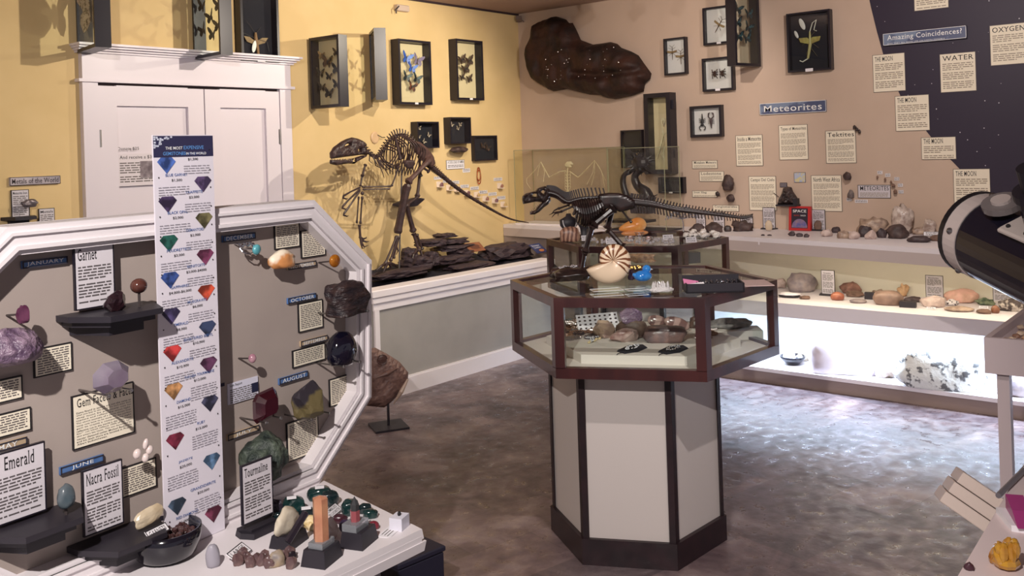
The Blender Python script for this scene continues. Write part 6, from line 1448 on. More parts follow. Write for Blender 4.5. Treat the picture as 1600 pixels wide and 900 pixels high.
# blue glass chick
c, w, h, d = sit(988, 416, 1023, 441, ZC, .6)
t = thing('blue_bird', 'small glossy bright blue bird figurine beside the nautilus shell', 'figurine', c, -.7)
BL = mat('bright blue glaze', (30, 110, 196), (60, 140, 214), scale=40, rough=.12, coat=.4)
MB().ball((-.002, 0, h*.36), (w*.42, w*.3, h*.37), 18, 12).tube([(-w*.3, 0, h*.4), (-w*.5, 0, h*.5)], [w*.16, w*.05], 8).build('body', BL, t, smooth=True)
MB().ball((w*.16, 0, h*.8), (w*.2, w*.18, w*.19), 14, 10).build('head', BL, t, smooth=True); MB().crystal((w*.33, 0, h*.78), (w*.14, 0, -.002), .004, 5, .9).build('beak', mat('beak white', (220, 224, 230)), t)
for r, lb, s in (((1010, 438, 1056, 458), 'clear white quartz cluster lying in front of the blue bird', 211),):
    c, w, h, d = sit(*r, ZC, .5); t = thing('quartz_cluster', lb, 'crystal', c, -.7); k = MB(); rnd = random.Random(s)
    for i in range(26): a = rnd.uniform(0, PI); k.crystal((rnd.uniform(-w*.35, w*.3), rnd.uniform(-.012, .012), .004), (math.cos(a)*w*.25, rnd.uniform(-.01, .01), abs(math.sin(a))*h*.8+.004), .0045, 6, .35)
    k.build('points', mat('quartz clear', (228, 224, 224), rough=.12, trans=.25), t); rock_mb(w*.9, d*.7, h*.45, s).build('quartz_base', mat('quartz clear', (228, 224, 224)), t)
for i, (r, lb) in enumerate((((924, 443, 972, 463), 'clear acrylic box on the front showcase, left of two'), ((978, 443, 1012, 462), 'clear acrylic box on the front showcase, right of two'))):
    c, w, h, d = sit(*r, ZC, .55); t = thing('acrylic_box', lb, 'box', c, -.7); h = .02
    MB().box((0, 0, h/2), (w, d, h)).build('clear_body', GLASS, t)
    k = MB()
    for z in (.001, h): 
        for a, b in (((-1, -1), (1, -1)), ((1, -1), (1, 1)), ((1, 1), (-1, 1)), ((-1, 1), (-1, -1))): k.tube([(a[0]*w/2, a[1]*d/2, z), (b[0]*w/2, b[1]*d/2, z)], .0012, 4)
    k.build('bright_edges', mat('acrylic edge', (220, 222, 226), rough=.1), t)
put((981, 421, 994, 438), ZC, 'small dark purple stone between nautilus and blue bird', mat('dark purple', (54, 40, 60), rough=.2), 213, name='purple_stone', cat='stone')
put((859, 419, 879, 432), ZC, 'small dark brown stone at the left rim of the front showcase', mat('brown dark stone', (62, 40, 36), rough=.4), 214, name='brown_stone', cat='stone')
for i, (x, y, rr) in enumerate(((884, 424, .05), (897, 423, .05))):
    k = MB(); rnd = random.Random(i)
    for j in range(26): a = j*.5; k.ball((.03*math.cos(a), .018*math.sin(a), .006+.002*(j % 3)), (.004, .004, .004), 6, 4)
    tag(k.build('silver_bracelet', SILVER, loc=onz(x, y-2, ZC)+Vector((.03, .03, 0))), ['silver bracelet heap behind the skeleton base, left of two', 'silver bracelet heap behind the skeleton base, right of two'][i], 'bracelet')
k = MB(); rnd = random.Random(4)
for j in range(20): a = j*.9; k.ball((.07*math.cos(a)*rnd.random(), .03*math.sin(a), .006), (.006, .005, .005), 6, 4)
tag(k.build('gold_beads', GOLD, loc=onz(1003, 421, ZC)+Vector((.02, .03, 0))), 'little heap of golden beads behind the blue bird', 'beads')
# black tray
c, w, h, d = sit(1071, 424, 1157, 458, ZC, .62)
t = thing('jewelry_tray', 'long black open tray of silver rings at the right on the front showcase', 'tray', c, -.93); h = .035; w = .215; d = .12
MB().box((0, 0, .003), (w, d, .006)).box((0, -d/2+.003, h/2), (w, .006, h)).box((0, d/2-.003, h*.75), (w, .006, h*1.5)).box((-w/2+.003, 0, h/2), (.006, d, h)).box((w/2-.003, 0, h/2), (.006, d, h)).build('tray_body', BLACKS, t)
Rz = Matrix.Rotation(-.93, 3, 'Z')
rnd = random.Random(15)
ring0 = None
for i in range(22):
    p = c+Rz @ Vector((-w*.3+(i % 8)*.021+rnd.uniform(-.004, .004), .04-(i//8)*.03, .012))
    if ring0 is None:
        k = MB()
        for j in range(2): k.tube([(.008*math.cos(a*.7854), .0, .012+.008*math.sin(a*.7854)) for a in range(8)], .002, 5, closed=True)
        k.ball((0, 0, .022), (.004, .004, .003), 8, 5)
        ring0 = tag(k.build('silver_ring', SILVER, loc=p), 'silver ring standing in the long black tray', 'ring', 'silver rings in the black tray')
        o = ring0
    else: o = ring0.copy(); COL.objects.link(o); o.location = p
    o.rotation_euler = (0, 0, rnd.uniform(0, 3))
tag(MB().box((0, 0, 0), (.06, .03, .002), rotm(.5, .2, 0)).build('pink_card', mat('pink card', (214, 130, 170), rough=.6), loc=c+Rz @ Vector((-w*.38, -.01, .034)), rz=-.8), 'pink card sticking out of the left end of the black tray', 'card')
tag(MB().box((0, 0, 0), (.07, .012, .002), rotm(.4, -.1, 0)).build('white_card', PAPERW, loc=c+Rz @ Vector((-w*.33, -.03, .03)), rz=-.8), 'narrow white card in front of the pink card in the black tray', 'card')
tag(MB().box((0, 0, .002), (.12, .16, .003)).build('price_sheet', mat('pale print', (196, 170, 166)), loc=onz(1178, 443, ZC), rz=-.9), 'pale printed sheet on the front showcase right of the black tray', 'sheet')
# fish like fossil in the right side of the showcase
c, w, h, d = sit(1135, 480, 1196, 503, .83, .4)
t = thing('fossil_block', 'grey knobbly fossil on a white slab in the right end of the front showcase', 'fossil', (3.62, 1.86, .778), -.93)
MB().box((0, 0, .018), (.3, .12, .036)).build('slab', mat('riser white', (216, 208, 200)), t)
rk = rock_mb(.2, .06, .05, 221, rough=.4); rk.v = [(x+.02, y, z+.036) for x, y, z in rk.v]; rk.tube([(-.09, 0, .06), (-.13, 0, .062)], [.014, .008], 8).build('fossil', mat('grey fossil', (110, 108, 108), (150, 146, 142), scale=40, bump=.8), t, smooth=True)
# ---------------------------------------------------------------- on and in the rear showcase
Z2 = 1.0505
put((875, 354, 907, 378), Z2, 'pinkish tan veined rock at the left of the rear showcase top', mat('veined rock', (190, 150, 128), (120, 84, 72), kind='wave', scale=12, rough=.4), 231, name='veined_rock', cat='rock', df=.6, boxy=.5, rough=.12)
c, w, h, d = sit(967, 340, 1014, 371, Z2, .6)
t = thing('orange_shell', 'large orange conch shell on the rear showcase', 'shell', c, -.7)
OR = mat('orange shell', (236, 150, 70), (246, 190, 120), scale=12, rough=.3)
k = MB().tube(spline([(-w*.5, 0, h*.42), (-w*.2, 0, h*.5), (w*.15, 0, h*.55), (w*.45, 0, h*.6)], 8), [.008, .018, .028, .036, .042, .043, .036, .024, .008], 14); k.ball((w*.15, 0, h*.62), (w*.3, .045, h*.38), 14, 10); k.build('shell_body', OR, t, smooth=True)
MB().ball((0, -.02, h*.2), (w*.48, .022, h*.16), 16, 8).build('lip', mat('orange lip', (220, 150, 96), rough=.25), t, smooth=True)
WB_ = mat('clear bead', (214, 210, 214), rough=.08, trans=.4)
rnd = random.Random(21)
bd = MB().ball((0, 0, .009), (.009, .009, .009), 10, 6).build('glass_bead', WB_, loc=onz(960, 380, Z2), smooth=True)
tag(bd, 'clear glass bead lying before the orange shell on the rear showcase', 'bead', 'clear glass beads on the rear showcase')
for i in range(44):
    o = bd.copy(); COL.objects.link(o); x = rnd.uniform(925, 1052); o.location = onz(x, rnd.uniform(374, 382), Z2)
for i, (x, y) in enumerate(((985, 377), (1013, 378), (998, 370))):
    t = thing('wire_basket', 'small round silver wire basket, '+['left', 'right', 'rear'][i]+' one before the orange shell', 'basket', onz(x, y, Z2), 0, 'wire baskets before the orange shell'); k = MB()
    for z, r in ((.002, .018), (.014, .028), (.028, .034)): k.tube([(r*math.cos(a*PI/8), r*math.sin(a*PI/8), z) for a in range(16)], .0018, 4, closed=True)
    for a in range(10): k.tube([(.018*math.cos(a*.628), .018*math.sin(a*.628), .002), (.034*math.cos(a*.628), .034*math.sin(a*.628), .028)], .0014, 4)
    k.build('wires', SILVER, t); MB().ball((0, 0, .02), .014, 10, 7).build('pink_ball', mat('rose ball', (226, 190, 184), rough=.2), t, smooth=True)
for i, (x, y, w) in enumerate(((915, 377, .05), (955, 382, .062), (1044, 376, .062), (1080, 380, .062))):
    card(x, y, w, .032, 'white card on the rear showcase, '+['leftmost of four', 'second of four from the left', 'third of four from the left', 'rightmost of four'][i], ['MADE OF', 'STONE'], z=Z2, rz=-.7, lean=-.35, edge=False, m=PAPERW)
rnd = random.Random(30)
for i in range(20):
    x = 1072+rnd.uniform(0, 48); y = 368+rnd.uniform(-4, 4)+abs(x-1090)*.02
    put((x-6, y-7, x+6, y), Z2, 'small white and black shell fragment heaped on the right of the rear showcase', mat('white shell bits', (232, 226, 220), (90, 80, 80), scale=60, rough=.4, ramp=(.55, .62)), 240+i, name='shell_fragment', cat='shell', sub=2, group='white shell fragments on the rear showcase', rough=.4)
# black busts with pearl strings
PRL = mat('pearl string', (214, 214, 218), rough=.2)
for i, (x, yb, hh, lb) in enumerate(((889, 372, .15, 'black necklace bust with a pearl string, left one on the rear showcase'), (914, 374, .22, 'taller black necklace bust with a pearl string, right one on the rear showcase'))):
    c = onz(x, yb, Z2)+Vector((.03, .02, 0)); t = thing('necklace_bust', lb, 'bust', c, -.7)
    MB().lathe([(0, 0), (.036, 0), (.038, .006), (.024, .012), (.03, hh*.3), (.056, hh*.5), (.058, hh*.75), (.02, hh*.88), (.014, hh), (0, hh)], 18, sy=.55).build('bust', BLACKS, t, smooth=True)
    k = MB()
    for j in range(28): a = PI+PI*j/27; k.ball((.044*math.cos(a), -.034+.004*math.cos(a)**2, hh*.72+.06*math.sin(a)), .0045, 6, 4)
    k.build('pearl_string', PRL, t)
# jewelry tree
c = onz(1072, 369, Z2)+Vector((.04, .04, 0)); t = thing('jewelry_tree', 'small silver tree hung with leaves and rings on a wooden block, rear showcase', 'jewelry tree', c, -.7)
MB().box((0, 0, .012), (.07, .05, .024)).build('block', mat('dark red block', (60, 34, 34), rough=.4), t)
k = MB().tube([(0, 0, .02), (0, 0, .08), (-.01, 0, .12)], [.005, .004, .003]); rnd = random.Random(7); q = MB()
for i in range(20):
    a = rnd.uniform(-1.5, 1.5); L0 = rnd.uniform(.05, .10); p = (math.sin(a)*L0-.005, rnd.uniform(-.02, .02), .105+math.cos(a)*L0*.7); k.tube([(-.005, 0, .10), p], .0018, 4)
    for j in range(4): q.ball((p[0]+rnd.uniform(-.012, .012), p[1]+rnd.uniform(-.008, .008), p[2]+rnd.uniform(-.012, .012)), (.007, .002, .0045), 6, 4, rotm(0, rnd.uniform(0, 3)))
k.build('branches', SILVER, t); q.build('leaves', SILVER, t)
# inside the rear showcase
put((978, 396, 1026, 412), .812, 'brown coppery crystal mass inside the rear showcase', mat('coppery crystals', (150, 112, 90), (190, 150, 120), scale=40, bump=1), 261, name='copper_crystal', cat='rock', df=.5, rough=.4)
t, c, w, h, d = block((1060, 394, 1092, 412), .812, 'dark slanted box inside the rear showcase at right', BLACKS, name='dark_box', df=.6, rz=-.6)
# ---------------------------------------------------------------- top counter: placards, book, rocks
ZT = .9655
def placard(x0, y0, x1, y1, z, lb, stand=True, title=None, seed=0, bw=True, px_off=.03):
    c, w, h, d = sit(x0, y0, x1, y1, z, .2); c = c+Vector((.03, 0, 0))
    h = (y1-y0)*dist(c)/FPX
    t = thing('placard', lb, 'placard', c, -PI/2)
    MB().box((0, .0, h/2+.004), (w, .004, h)).build('sheet', PAPERP, t)
    k = MB(); b = .003
    for q in ((-w/2-b, 0, -w/2, h+.004), (w/2, 0, w/2+b, h+.004), (-w/2-b, h+.004, w/2+b, h+.004+b)): k.box(((q[0]+q[2])/2, 0, (q[1]+q[3])/2), (q[2]-q[0], .006, q[3]-q[1]))
    k.build('frame', BLACKF, t)
    k = MB().lines(-w*.42, w*.42, .01, h*.86, -.0032, .0085, seed=seed, para=5)
    if title: MB().text(title, -w*.05, h*.92, -.0032, w=w*.6).build('title', INK, t)
    k.build('text_lines', INKG, t)
    if stand: MB().polyz([(-w*.75, .02), (-w*.55, -.05), (w*.55, -.05), (w*.75, .02)], 0, .008, inset=.05).build('stand_base', BLACKS, t)
    return t, c
for i, (r, lb, ti, bs) in enumerate((((1085, 326, 1100, 351), 'narrow placard behind the dark rocks, leftmost on the counter', None, 0), ((1112, 326, 1129.5, 348), 'placard behind the dark rocks, second from the left', None, 0), ((1154, 334, 1174, 352), 'short placard just left of the Campo Del Cielo sheet base', None, 0), ((1190, 326, 1209, 358), 'placard on a black base left of the red book', 'Stony Iron', 1), ((1267, 326, 1287, 357), 'placard on a black base right of the red book', 'Pallasite', 1))):
    t, c = placard(*r, ZT, lb, stand=bs, title=ti, seed=i)
    if bs: put((1196 if i == 3 else 1272, 344, 1207 if i == 3 else 1284, r[3]+2), ZT+.009, ['', '', '', 'small cream domed stone on the base left of the red book', 'small brown domed stone on the base right of the red book'][i], mat('cream dome', (196, 176, 150), rough=.5) if i == 3 else BRROCK, 270+i, name='small_stone', cat='stone', df=.4, rough=.1)
# red book
c, w, h, d = sit(1231, 323, 1266, 361, ZT, .1); hb = 38*dist(c)/FPX
t = thing('red_book', 'red book titled Space standing on the counter under the iron meteorite', 'book', c+Vector((.03, 0, 0)), -PI/2)
RD = mat('red cover', (186, 44, 46), rough=.35)
MB().box((0, 0, hb/2), (w, .028, hb), rotm(-.1, 0, 0)).build('cover', RD, t)
def tilt(mb): mb.v = [tuple(Vector((0, 0, hb/2))+rotm(-.1, 0, 0) @ (Vector(v)-Vector((0, 0, hb/2)))) for v in mb.v]; return mb
tilt(MB().quad(-w*.38, hb*.1, w*.38, hb*.92, -.0146)).build('cover_panel', mat('cover navy', (36, 26, 44)), t)
tilt(MB().text('SPACE', 0, hb*.8, -.0152, w=w*.62, h=hb*.11, serif=False)).build('title', WLET, t)
tilt(MB().text('MARS', -w*.13, hb*.62, -.0152, w=w*.26, h=hb*.06)).build('red_line', mat('cover red print', (170, 60, 50)), t)
tilt(MB().text('NASA', w*.17, hb*.62, -.0152, w=w*.24, h=hb*.06)).build('small_title', WLET, t)
P = [(w*.36*math.cos(PI*i/14), hb*.12+hb*.36*math.sin(PI*i/14)) for i in range(15)]
tilt(MB().prism(P, -.0152, -.0148)).build('planet', mat('earth print', (90, 90, 150), (150, 120, 130), scale=30), t)
QZ = mat('brown quartz', (150, 128, 118), (216, 202, 192), scale=22, rough=.3, bump=1)
TANC = mat('tan crystal rock', (134, 112, 100), (190, 166, 146), scale=24, rough=.4, bump=1)
PALE = mat('pale rock', (206, 186, 178), (176, 154, 146), scale=24, rough=.5, bump=.5)
DRK = mat('dark stone', (58, 46, 50), (78, 64, 66), scale=26, rough=.55, bump=.6)
for i, (r, lb, m, kw) in enumerate((
    ((1076, 349, 1101, 366), 'dark craggy stone at the left end of the counter rocks', DKROCK, {}), ((1100, 347, 1130, 364), 'dark layered stone pile on the left counter', DKROCK, {}), ((1131, 352, 1143, 362), 'round black stone between two dark stones on the counter', BKROCK, {'rough': .08}),
    ((1143, 344, 1178, 362), 'dark stone with an upright lump on a flat base, left of the placard', DKROCK, {'rough': .4}), ((1231, 361, 1243, 369), 'small dark pebble in front of the red book, left', DRK, {}), ((1244, 364, 1255, 370), 'small dark pebble in front of the red book, middle', DRK, {}), ((1256, 365, 1265, 371), 'small dark pebble in front of the red book, right', DRK, {}),
    ((1189, 366, 1195, 368.5), 'tiny flat pebble in front of the left placard, left of two', DRK, {}), ((1199, 366, 1206, 368.5), 'tiny flat pebble in front of the left placard, right of two', DRK, {}),
    ((1339, 330, 1388, 359), 'brown crusty crystal rock with jagged outline on the counter', TANC, {'rough': .45}), ((1394, 313, 1428, 362), 'tall pale quartz crystal, highest rock on the counter', QZ, {'rough': .3, 'df': .6}), ((1425, 355, 1446, 367), 'small pale brown stone at the foot of the tall quartz', TANC, {}),
    ((1441, 336, 1463, 361), 'upright brown crystal right of the tall quartz', QZ, {'rough': .35}), ((1282, 358, 1301, 370), 'pale pinkish stone right of the black base', PALE, {}), ((1299, 354, 1313, 364), 'dark flat stone behind the pale stones', DRK, {}), ((1308, 360, 1328, 373), 'pale tan stone with brown spots left of the white card', TANC, {}), ((1326, 361, 1344, 374), 'pale chalky stone right of the white card', PALE, {}),
    ((1342, 352, 1364, 371), 'dark rounded rock in front of the crusty crystal', DRK, {}), ((1351, 359, 1370, 374), 'pale translucent stone in front of the dark rounded rock', PALE, {'facet': True}), ((1369, 356, 1386, 372), 'dark angular stone beside the pale translucent stone', DRK, {'facet': True}), ((1385, 350, 1420, 373.5), 'large dark smooth rock in front of the tall quartz', DKROCK, {}),
    ((1418, 368, 1454, 379.5), 'flat grey slate piece at the counter edge', DRK, {'rough': .15}), ((1453, 367, 1471, 377), 'brown rounded stone at the counter edge near the telescope', BRROCK, {}), ((1466, 370, 1484, 380), 'olive grey stone partly behind the telescope', TANC, {}), ((1470, 353, 1484, 362), 'dark flat stone at the wall beside the telescope', DRK, {}))):
    put(r, ZT, lb, m, 300+i, name='rock_specimen', cat='rock', **kw)
card(1324, 371, .062, .018, 'small white card among the pale stones on the counter', ['AGATE'], z=ZT, rz=-1.4, lean=-.6, edge=False)
card(1460, 370, .13, .03, 'long white printed card near the telescope on the counter', ['METEORITE IMPACT STONES', 'FROM MANY PLACES'], z=ZT, rz=-1.5, lean=-.4)
# ---------------------------------------------------------------- middle shelf
ZM = .5455
PINK = mat('pink rock', (226, 178, 164), (200, 160, 140), scale=20, rough=.5, bump=.8)
GRY = mat('grey specimen', (122, 112, 118), (160, 146, 142), scale=18, rough=.5, bump=.8)
for i, (r, lb, m, kw) in enumerate((
    ((1206, 433, 1230, 449), 'pale crusty stone at the left end of the middle shelf', PALE, {'rough': .4}), ((1230, 426, 1278, 458), 'big grey brown rock, largest on the left of the middle shelf', GRY, {'rough': .25}),
    ((1249, 462, 1266, 468), 'thin brown slab lying beside the white topped dish', BRROCK, {}), ((1298, 456, 1319, 470), 'round orange brown stone in front of the left shelf placard', mat('orange stone', (176, 110, 84), (140, 80, 62), scale=20, rough=.3), {'rough': .06}),
    ((1312, 440, 1346, 460), 'reddish brown rough rock behind the orange stone', mat('reddish rock', (150, 110, 96), (110, 76, 68), scale=24, bump=.8), {'facet': True}), ((1322, 454, 1351, 465), 'brown wedge stone below the reddish rock', BRROCK, {'facet': True}), ((1328, 467, 1354, 474.5), 'thin grey flint blade at the shelf edge', GRY, {'rough': .1}),
    ((1359, 445, 1384, 455), 'brown and white crystal cluster behind the agate bowl', TANC, {'rough': .5}), ((1365, 454, 1411, 478), 'large thick agate with a cream top in the middle of the shelf', mat('agate body', (150, 124, 110), (120, 96, 84), scale=14, rough=.45), {'rough': .08, 'boxy': .3}),
    ((1402, 441, 1421, 464), 'upright tan knobbly crystal right of the agate', mat('tan knobs', (206, 170, 130), (180, 140, 104), scale=30, bump=1), {'rough': .5}), ((1413, 463, 1441, 473), 'dark flat stone behind the black box', DRK, {}),
    ((1438, 462, 1476, 481), 'pale angular pyramid shaped stone', PALE, {'facet': True}), ((1476, 467, 1498, 478), 'white stone with black specks behind the flat slab', mat('speckled', (216, 208, 206), (70, 64, 70), scale=60, ramp=(.55, .62)), {}),
    ((1477, 450, 1528, 473), 'large pink crusted rock on the middle shelf', PINK, {'rough': .2}), ((1477, 479, 1521, 488), 'long flat tan stone at the shelf edge', TANC, {'rough': .08}), ((1523, 465, 1554, 478), 'mossy green crystal rock right of the pink rock', mat('mossy green', (60, 76, 60), (130, 140, 110), scale=40, bump=1), {'rough': .35}),
    ((1526, 483, 1548, 491), 'thin flat brown stone near the shelf end', BRROCK, {}), ((1549, 477, 1562, 490), 'small brown egg shaped stone', mat('brown egg', (140, 92, 66), (110, 70, 52), scale=30, rough=.3), {'rough': .04}), ((1562, 466, 1600, 488), 'dark and white rock at the right end of the middle shelf', mat('dark white rock', (80, 70, 68), (200, 190, 180), scale=30, ramp=(.5, .6)), {'rough': .4}))):
    put(r, ZM, lb, m, 340+i, name='rock_specimen', cat='rock', **kw)
c, w, h, d = sit(1216, 452, 1251, 466, ZM, .6); t = thing('mineral_dish', 'dark dish topped with white mineral at the left of the middle shelf', 'dish', c, -1.4)
MB().lathe([(0, 0), (w*.42, 0), (w*.5, .012), (0, .012)], 16, sy=.6).build('dish', BLACKS, t); rk = rock_mb(w*.95, d, .022, 370, rough=.15); rk.v = [(x, y, z+.012) for x, y, z in rk.v]; rk.build('white_mineral', mat('white mineral', (236, 232, 236), rough=.4), t, smooth=True)
for i, (r, lb, ti) in enumerate((((1282, 425, 1302, 462), 'white placard on the left of the middle shelf', 'Granite'), ((1446, 428, 1471, 461), 'framed cream placard in the middle of the lower shelf', 'Rhodonite'), ((1552, 440, 1578, 468), 'framed placard at the right end of the middle shelf', 'Jasper'))):
    placard(*r, ZM, lb, title=ti, seed=20+i, stand=i == 0)
for i, (r, lb) in enumerate((((1352, 457, 1369, 468), 'small black block with a cream top left of the agate'), ((1407, 471, 1431, 481), 'black box right of the agate'))):
    block(r, ZM, lb, BLACKS, name='black_block', cat='block', df=.6, rz=-1.4)
card(1455, 484, .05, .014, 'little white card in front of the pyramid shaped stone', ['OPAL'], z=ZM, rz=-1.4, lean=-.5, edge=False)
card(1537, 483, .05, .016, 'little white card in front of the mossy green rock', ['JADE'], z=ZM, rz=-1.4, lean=-.5, edge=False)
# ---------------------------------------------------------------- bottom shelf
ZB0 = .1055
c, w, h, d = sit(1216, 552, 1262, 573, ZB0, .8); t = thing('black_dish', 'black bowl of white stones on the bottom shelf', 'bowl', c)
MB().lathe([(0, 0), (.04, 0), (.078, .035), (.086, .055), (.08, .055), (.07, .038), (0, .012)], 28).build('bowl_body', GB, t, smooth=True)
for i in range(7):
    a = i*.9; rr = .045 if i else 0; tag(rock_mb(.05, .04, .03, 380+i, facet=True).build('white_stone', mat('white stone', (236, 234, 238), rough=.5), loc=c+Vector((rr*math.cos(a), rr*math.sin(a), .038+(.012 if i == 0 else 0)))), 'white stone lying in the black bowl on the bottom shelf', 'stone', 'white stones in the bottom shelf bowl')
put((1242, 539, 1270, 565), ZB0, 'tan speckled rock behind the bowl of white stones', mat('tan speckled', (206, 190, 168), (150, 136, 116), scale=40, bump=.6), 391, name='tan_rock', cat='rock', facet=True)
put((1264, 527, 1375, 587), ZB0, 'large whitish translucent slab of rock glowing on the bottom shelf', mat('selenite white', (226, 216, 222), (206, 196, 204), scale=8, rough=.5), 392, name='white_rock', cat='rock', df=.35, boxy=.7, rough=.07)
put((1368, 565, 1403, 592), ZB0, 'shell like white rock with a brown lip between two large rocks', mat('shell rock', (222, 214, 208), (130, 112, 98), scale=12, rough=.5), 393, name='shell_rock', cat='rock')
put((1398, 540, 1540, 612), ZB0, 'huge white rock with grey black speckles on the bottom shelf', mat('speckled boulder', (228, 230, 224), (104, 104, 104), scale=26, rough=.55, bump=.8, ramp=(.52, .6)), 394, name='speckled_boulder', cat='rock', df=.42, rough=.1, sub=4, boxy=.35)
put((1566, 585, 1610, 622), ZB0, 'dark grey round rock at the right end of the bottom shelf', GRY, 395, name='grey_rock', cat='rock', rough=.1)
# ---------------------------------------------------------------- raised tray table at the right
ZS = .80
a = onz(1537, 527, ZS); v = (onz(1587, 491, ZS)-a); v.z = 0; v.normalize()
u = (onz(1587, 531, ZS)-a); u.z = 0; u.normalize()
TR_ = mat('tray table paint', (206, 190, 192), rough=.5)
L1, L2 = .9, 1.2
t = thing('sorting_table', 'pale painted tray table on square legs holding tan pebbles, at the right edge', 'table', (a.x, a.y, 0))
def TP(i, j): p = u*i+v*j; return (p.x, p.y)
hb = .17
def bar(i0, i1, j0, j1, z0, z1, nm, mt=TR_): return MB().polyz([TP(i0, j0), TP(i1, j0), TP(i1, j1), TP(i0, j1)], z0, z1).build(nm, mt, t)
hh = (583-527)*dist(a)/FPX
bar(0, L1, 0, .022, ZS-hh, ZS, 'side_board'); bar(0, .022, .022, L2, ZS-hh, ZS, 'side_board'); bar(0, L1, L2, L2+.022, ZS-hh, ZS, 'side_board'); bar(L1, L1+.022, 0, L2, ZS-hh, ZS, 'side_board')
bar(.01, L1, .01, L2, ZS-hh+.02, ZS-.035, 'tray_floor')
for i, j in ((.035, .03), (L1-.07, .03), (.035, L2-.06), (L1-.07, L2-.06)): bar(i, i+.045, j, j+.045, 0, ZS-hh, 'leg')
rnd = random.Random(44); pb = [rock_mb(.034, .028, .018, 400+i, sub=2).build('tan_pebble', mat('tan pebble %d' % i, cc, rough=.5), loc=(0, 0, 0)) for i, cc in enumerate(((190, 150, 118), (150, 112, 92), (214, 190, 166)))]
used = set()
for i in range(70):
    ii = rnd.uniform(.05, .5); jj = rnd.uniform(.05, .5); s = pb[i % 3]
    if i % 3 in used: o = s.copy(); COL.objects.link(o)
    else: o = s; used.add(i % 3)
    p = a+u*ii+v*jj; o.location = (p.x, p.y, ZS-.035+rnd.uniform(0, .012)); o.rotation_euler = (0, 0, rnd.uniform(0, 6))
    tag(o, 'tan pebble in the tray of the pale table at the right edge', 'pebble', 'pebbles in the tray table')
# ---------------------------------------------------------------- near counter, lower right
ZN = .84
p0, p1 = onz(1503, 889, ZN), onz(1587, 747, ZN)
e1 = (p1-p0); e1.z = 0; e1.normalize(); e2 = Vector((e1.y, -e1.x, 0))
if e2.dot(CR) < 0: e2 = -e2
t = thing('white_counter', 'white topped counter in the lower right corner', 'counter', (p0.x, p0.y, 0))
def NPt(i, j): p = e1*i+e2*j; return (p.x, p.y)
end = (onz(1600, 720, ZN)-p0).dot(e1)+.3
MB().polyz([NPt(-.6, 0), NPt(end, 0), NPt(end, 1.3), NPt(-.6, 1.3)], ZN-.03, ZN).build('countertop', mat('counter white', (226, 208, 208), rough=.4), t)
MB().polyz([NPt(-.6, .04), NPt(end-.04, .04), NPt(end-.04, 1.26), NPt(-.6, 1.26)], 0, ZN-.03).build('cabinet', mat('counter grey', (190, 176, 176)), t)
def onN(x, y): return onz(x, y, ZN)
c = onN(1572, 886); t = thing('yellow_crystal', 'glossy amber yellow crystal cluster in the lower right corner', 'crystal', c, .3)
YC = mat('amber yellow', (214, 160, 60), (180, 116, 40), scale=30, rough=.1, trans=.2, coat=.5); k = MB(); rnd = random.Random(6)
for i in range(16):
    an = rnd.uniform(0, 2*PI); k.ball((math.cos(an)*.03*rnd.random(), math.sin(an)*.022*rnd.random(), rnd.uniform(.012, .036)), (rnd.uniform(.009, .013), .009, rnd.uniform(.014, .022)), 8, 6, rotm(rnd.uniform(-.5, .5), rnd.uniform(-.6, .6), 0))
k.ball((0, 0, .012), (.03, .024, .014), 10, 6); k.build('crystals', YC, t)
c = onN(1593, 822); t = thing('pink_slab', 'magenta crystal wedge on a white base at the lower right edge', 'crystal', c, .4)
MB().polyz([(-.04, -.02), (.06, -.025), (.06, .03), (-.03, .02)], 0, .012).build('white_base', PAPERW, t); MB().prism([(-.045, .012), (.06, .012), (.06, .04), (.0, .03)], -.02, .012).build('wedge', mat('magenta wedge', (160, 60, 120), rough=.3), t)
put((1506, 878, 1522, 893), ZN, 'tiny dark maroon stone at the bottom edge of the white counter', mat('maroon bit', (70, 40, 50), rough=.4), 411, name='maroon_stone', cat='stone')
# stack of cream boards leaning by the counter end
pc = onz(1546, 800, .70); t = thing('brochure_box', 'cream box of stacked thick sheets sticking out beside the white counter', 'box', (pc.x+.06, pc.y+.02, 0), math.atan2(e1.y, e1.x)-PI/2+.25)
k = MB()
CRM = mat('cream board', (214, 196, 186), rough=.5)
for i in range(3): k.box((-.01+i*.004, 0, .655+i*.031), (.17, .15, .029), bev=.0015)
Mr = Matrix.Rotation(.62, 3, CF)
zc_ = Vector((0, 0, .70)); rzm = Matrix.Rotation(t.rotation_euler.z, 3, 'Z')
k.v = [tuple(rzm.transposed() @ (Mr @ (rzm @ (Vector(v)-zc_)))+zc_) for v in k.v]
k.build('stacked_sheets', CRM, t)
MB().box((.05, 0, .32), (.05, .12, .64)).build('support', mat('counter grey', (190, 176, 176)), t)
c = onN(1592, 748)
tag(MB().tube([(0, 0, 0), (.0, 0, .0)], .01).v and MB().tube([tuple(onz(1560, 779, ZN)-c+Vector((0, 0, .006))), (0, 0, .008), tuple((c-onz(1560, 779, ZN))*1.0+Vector((0, 0, .01)))], .006, 8).build('grey_rod', mat('grey rod', (110, 104, 110), rough=.4), loc=c), 'thin grey rod lying along the edge of the white counter', 'rod')
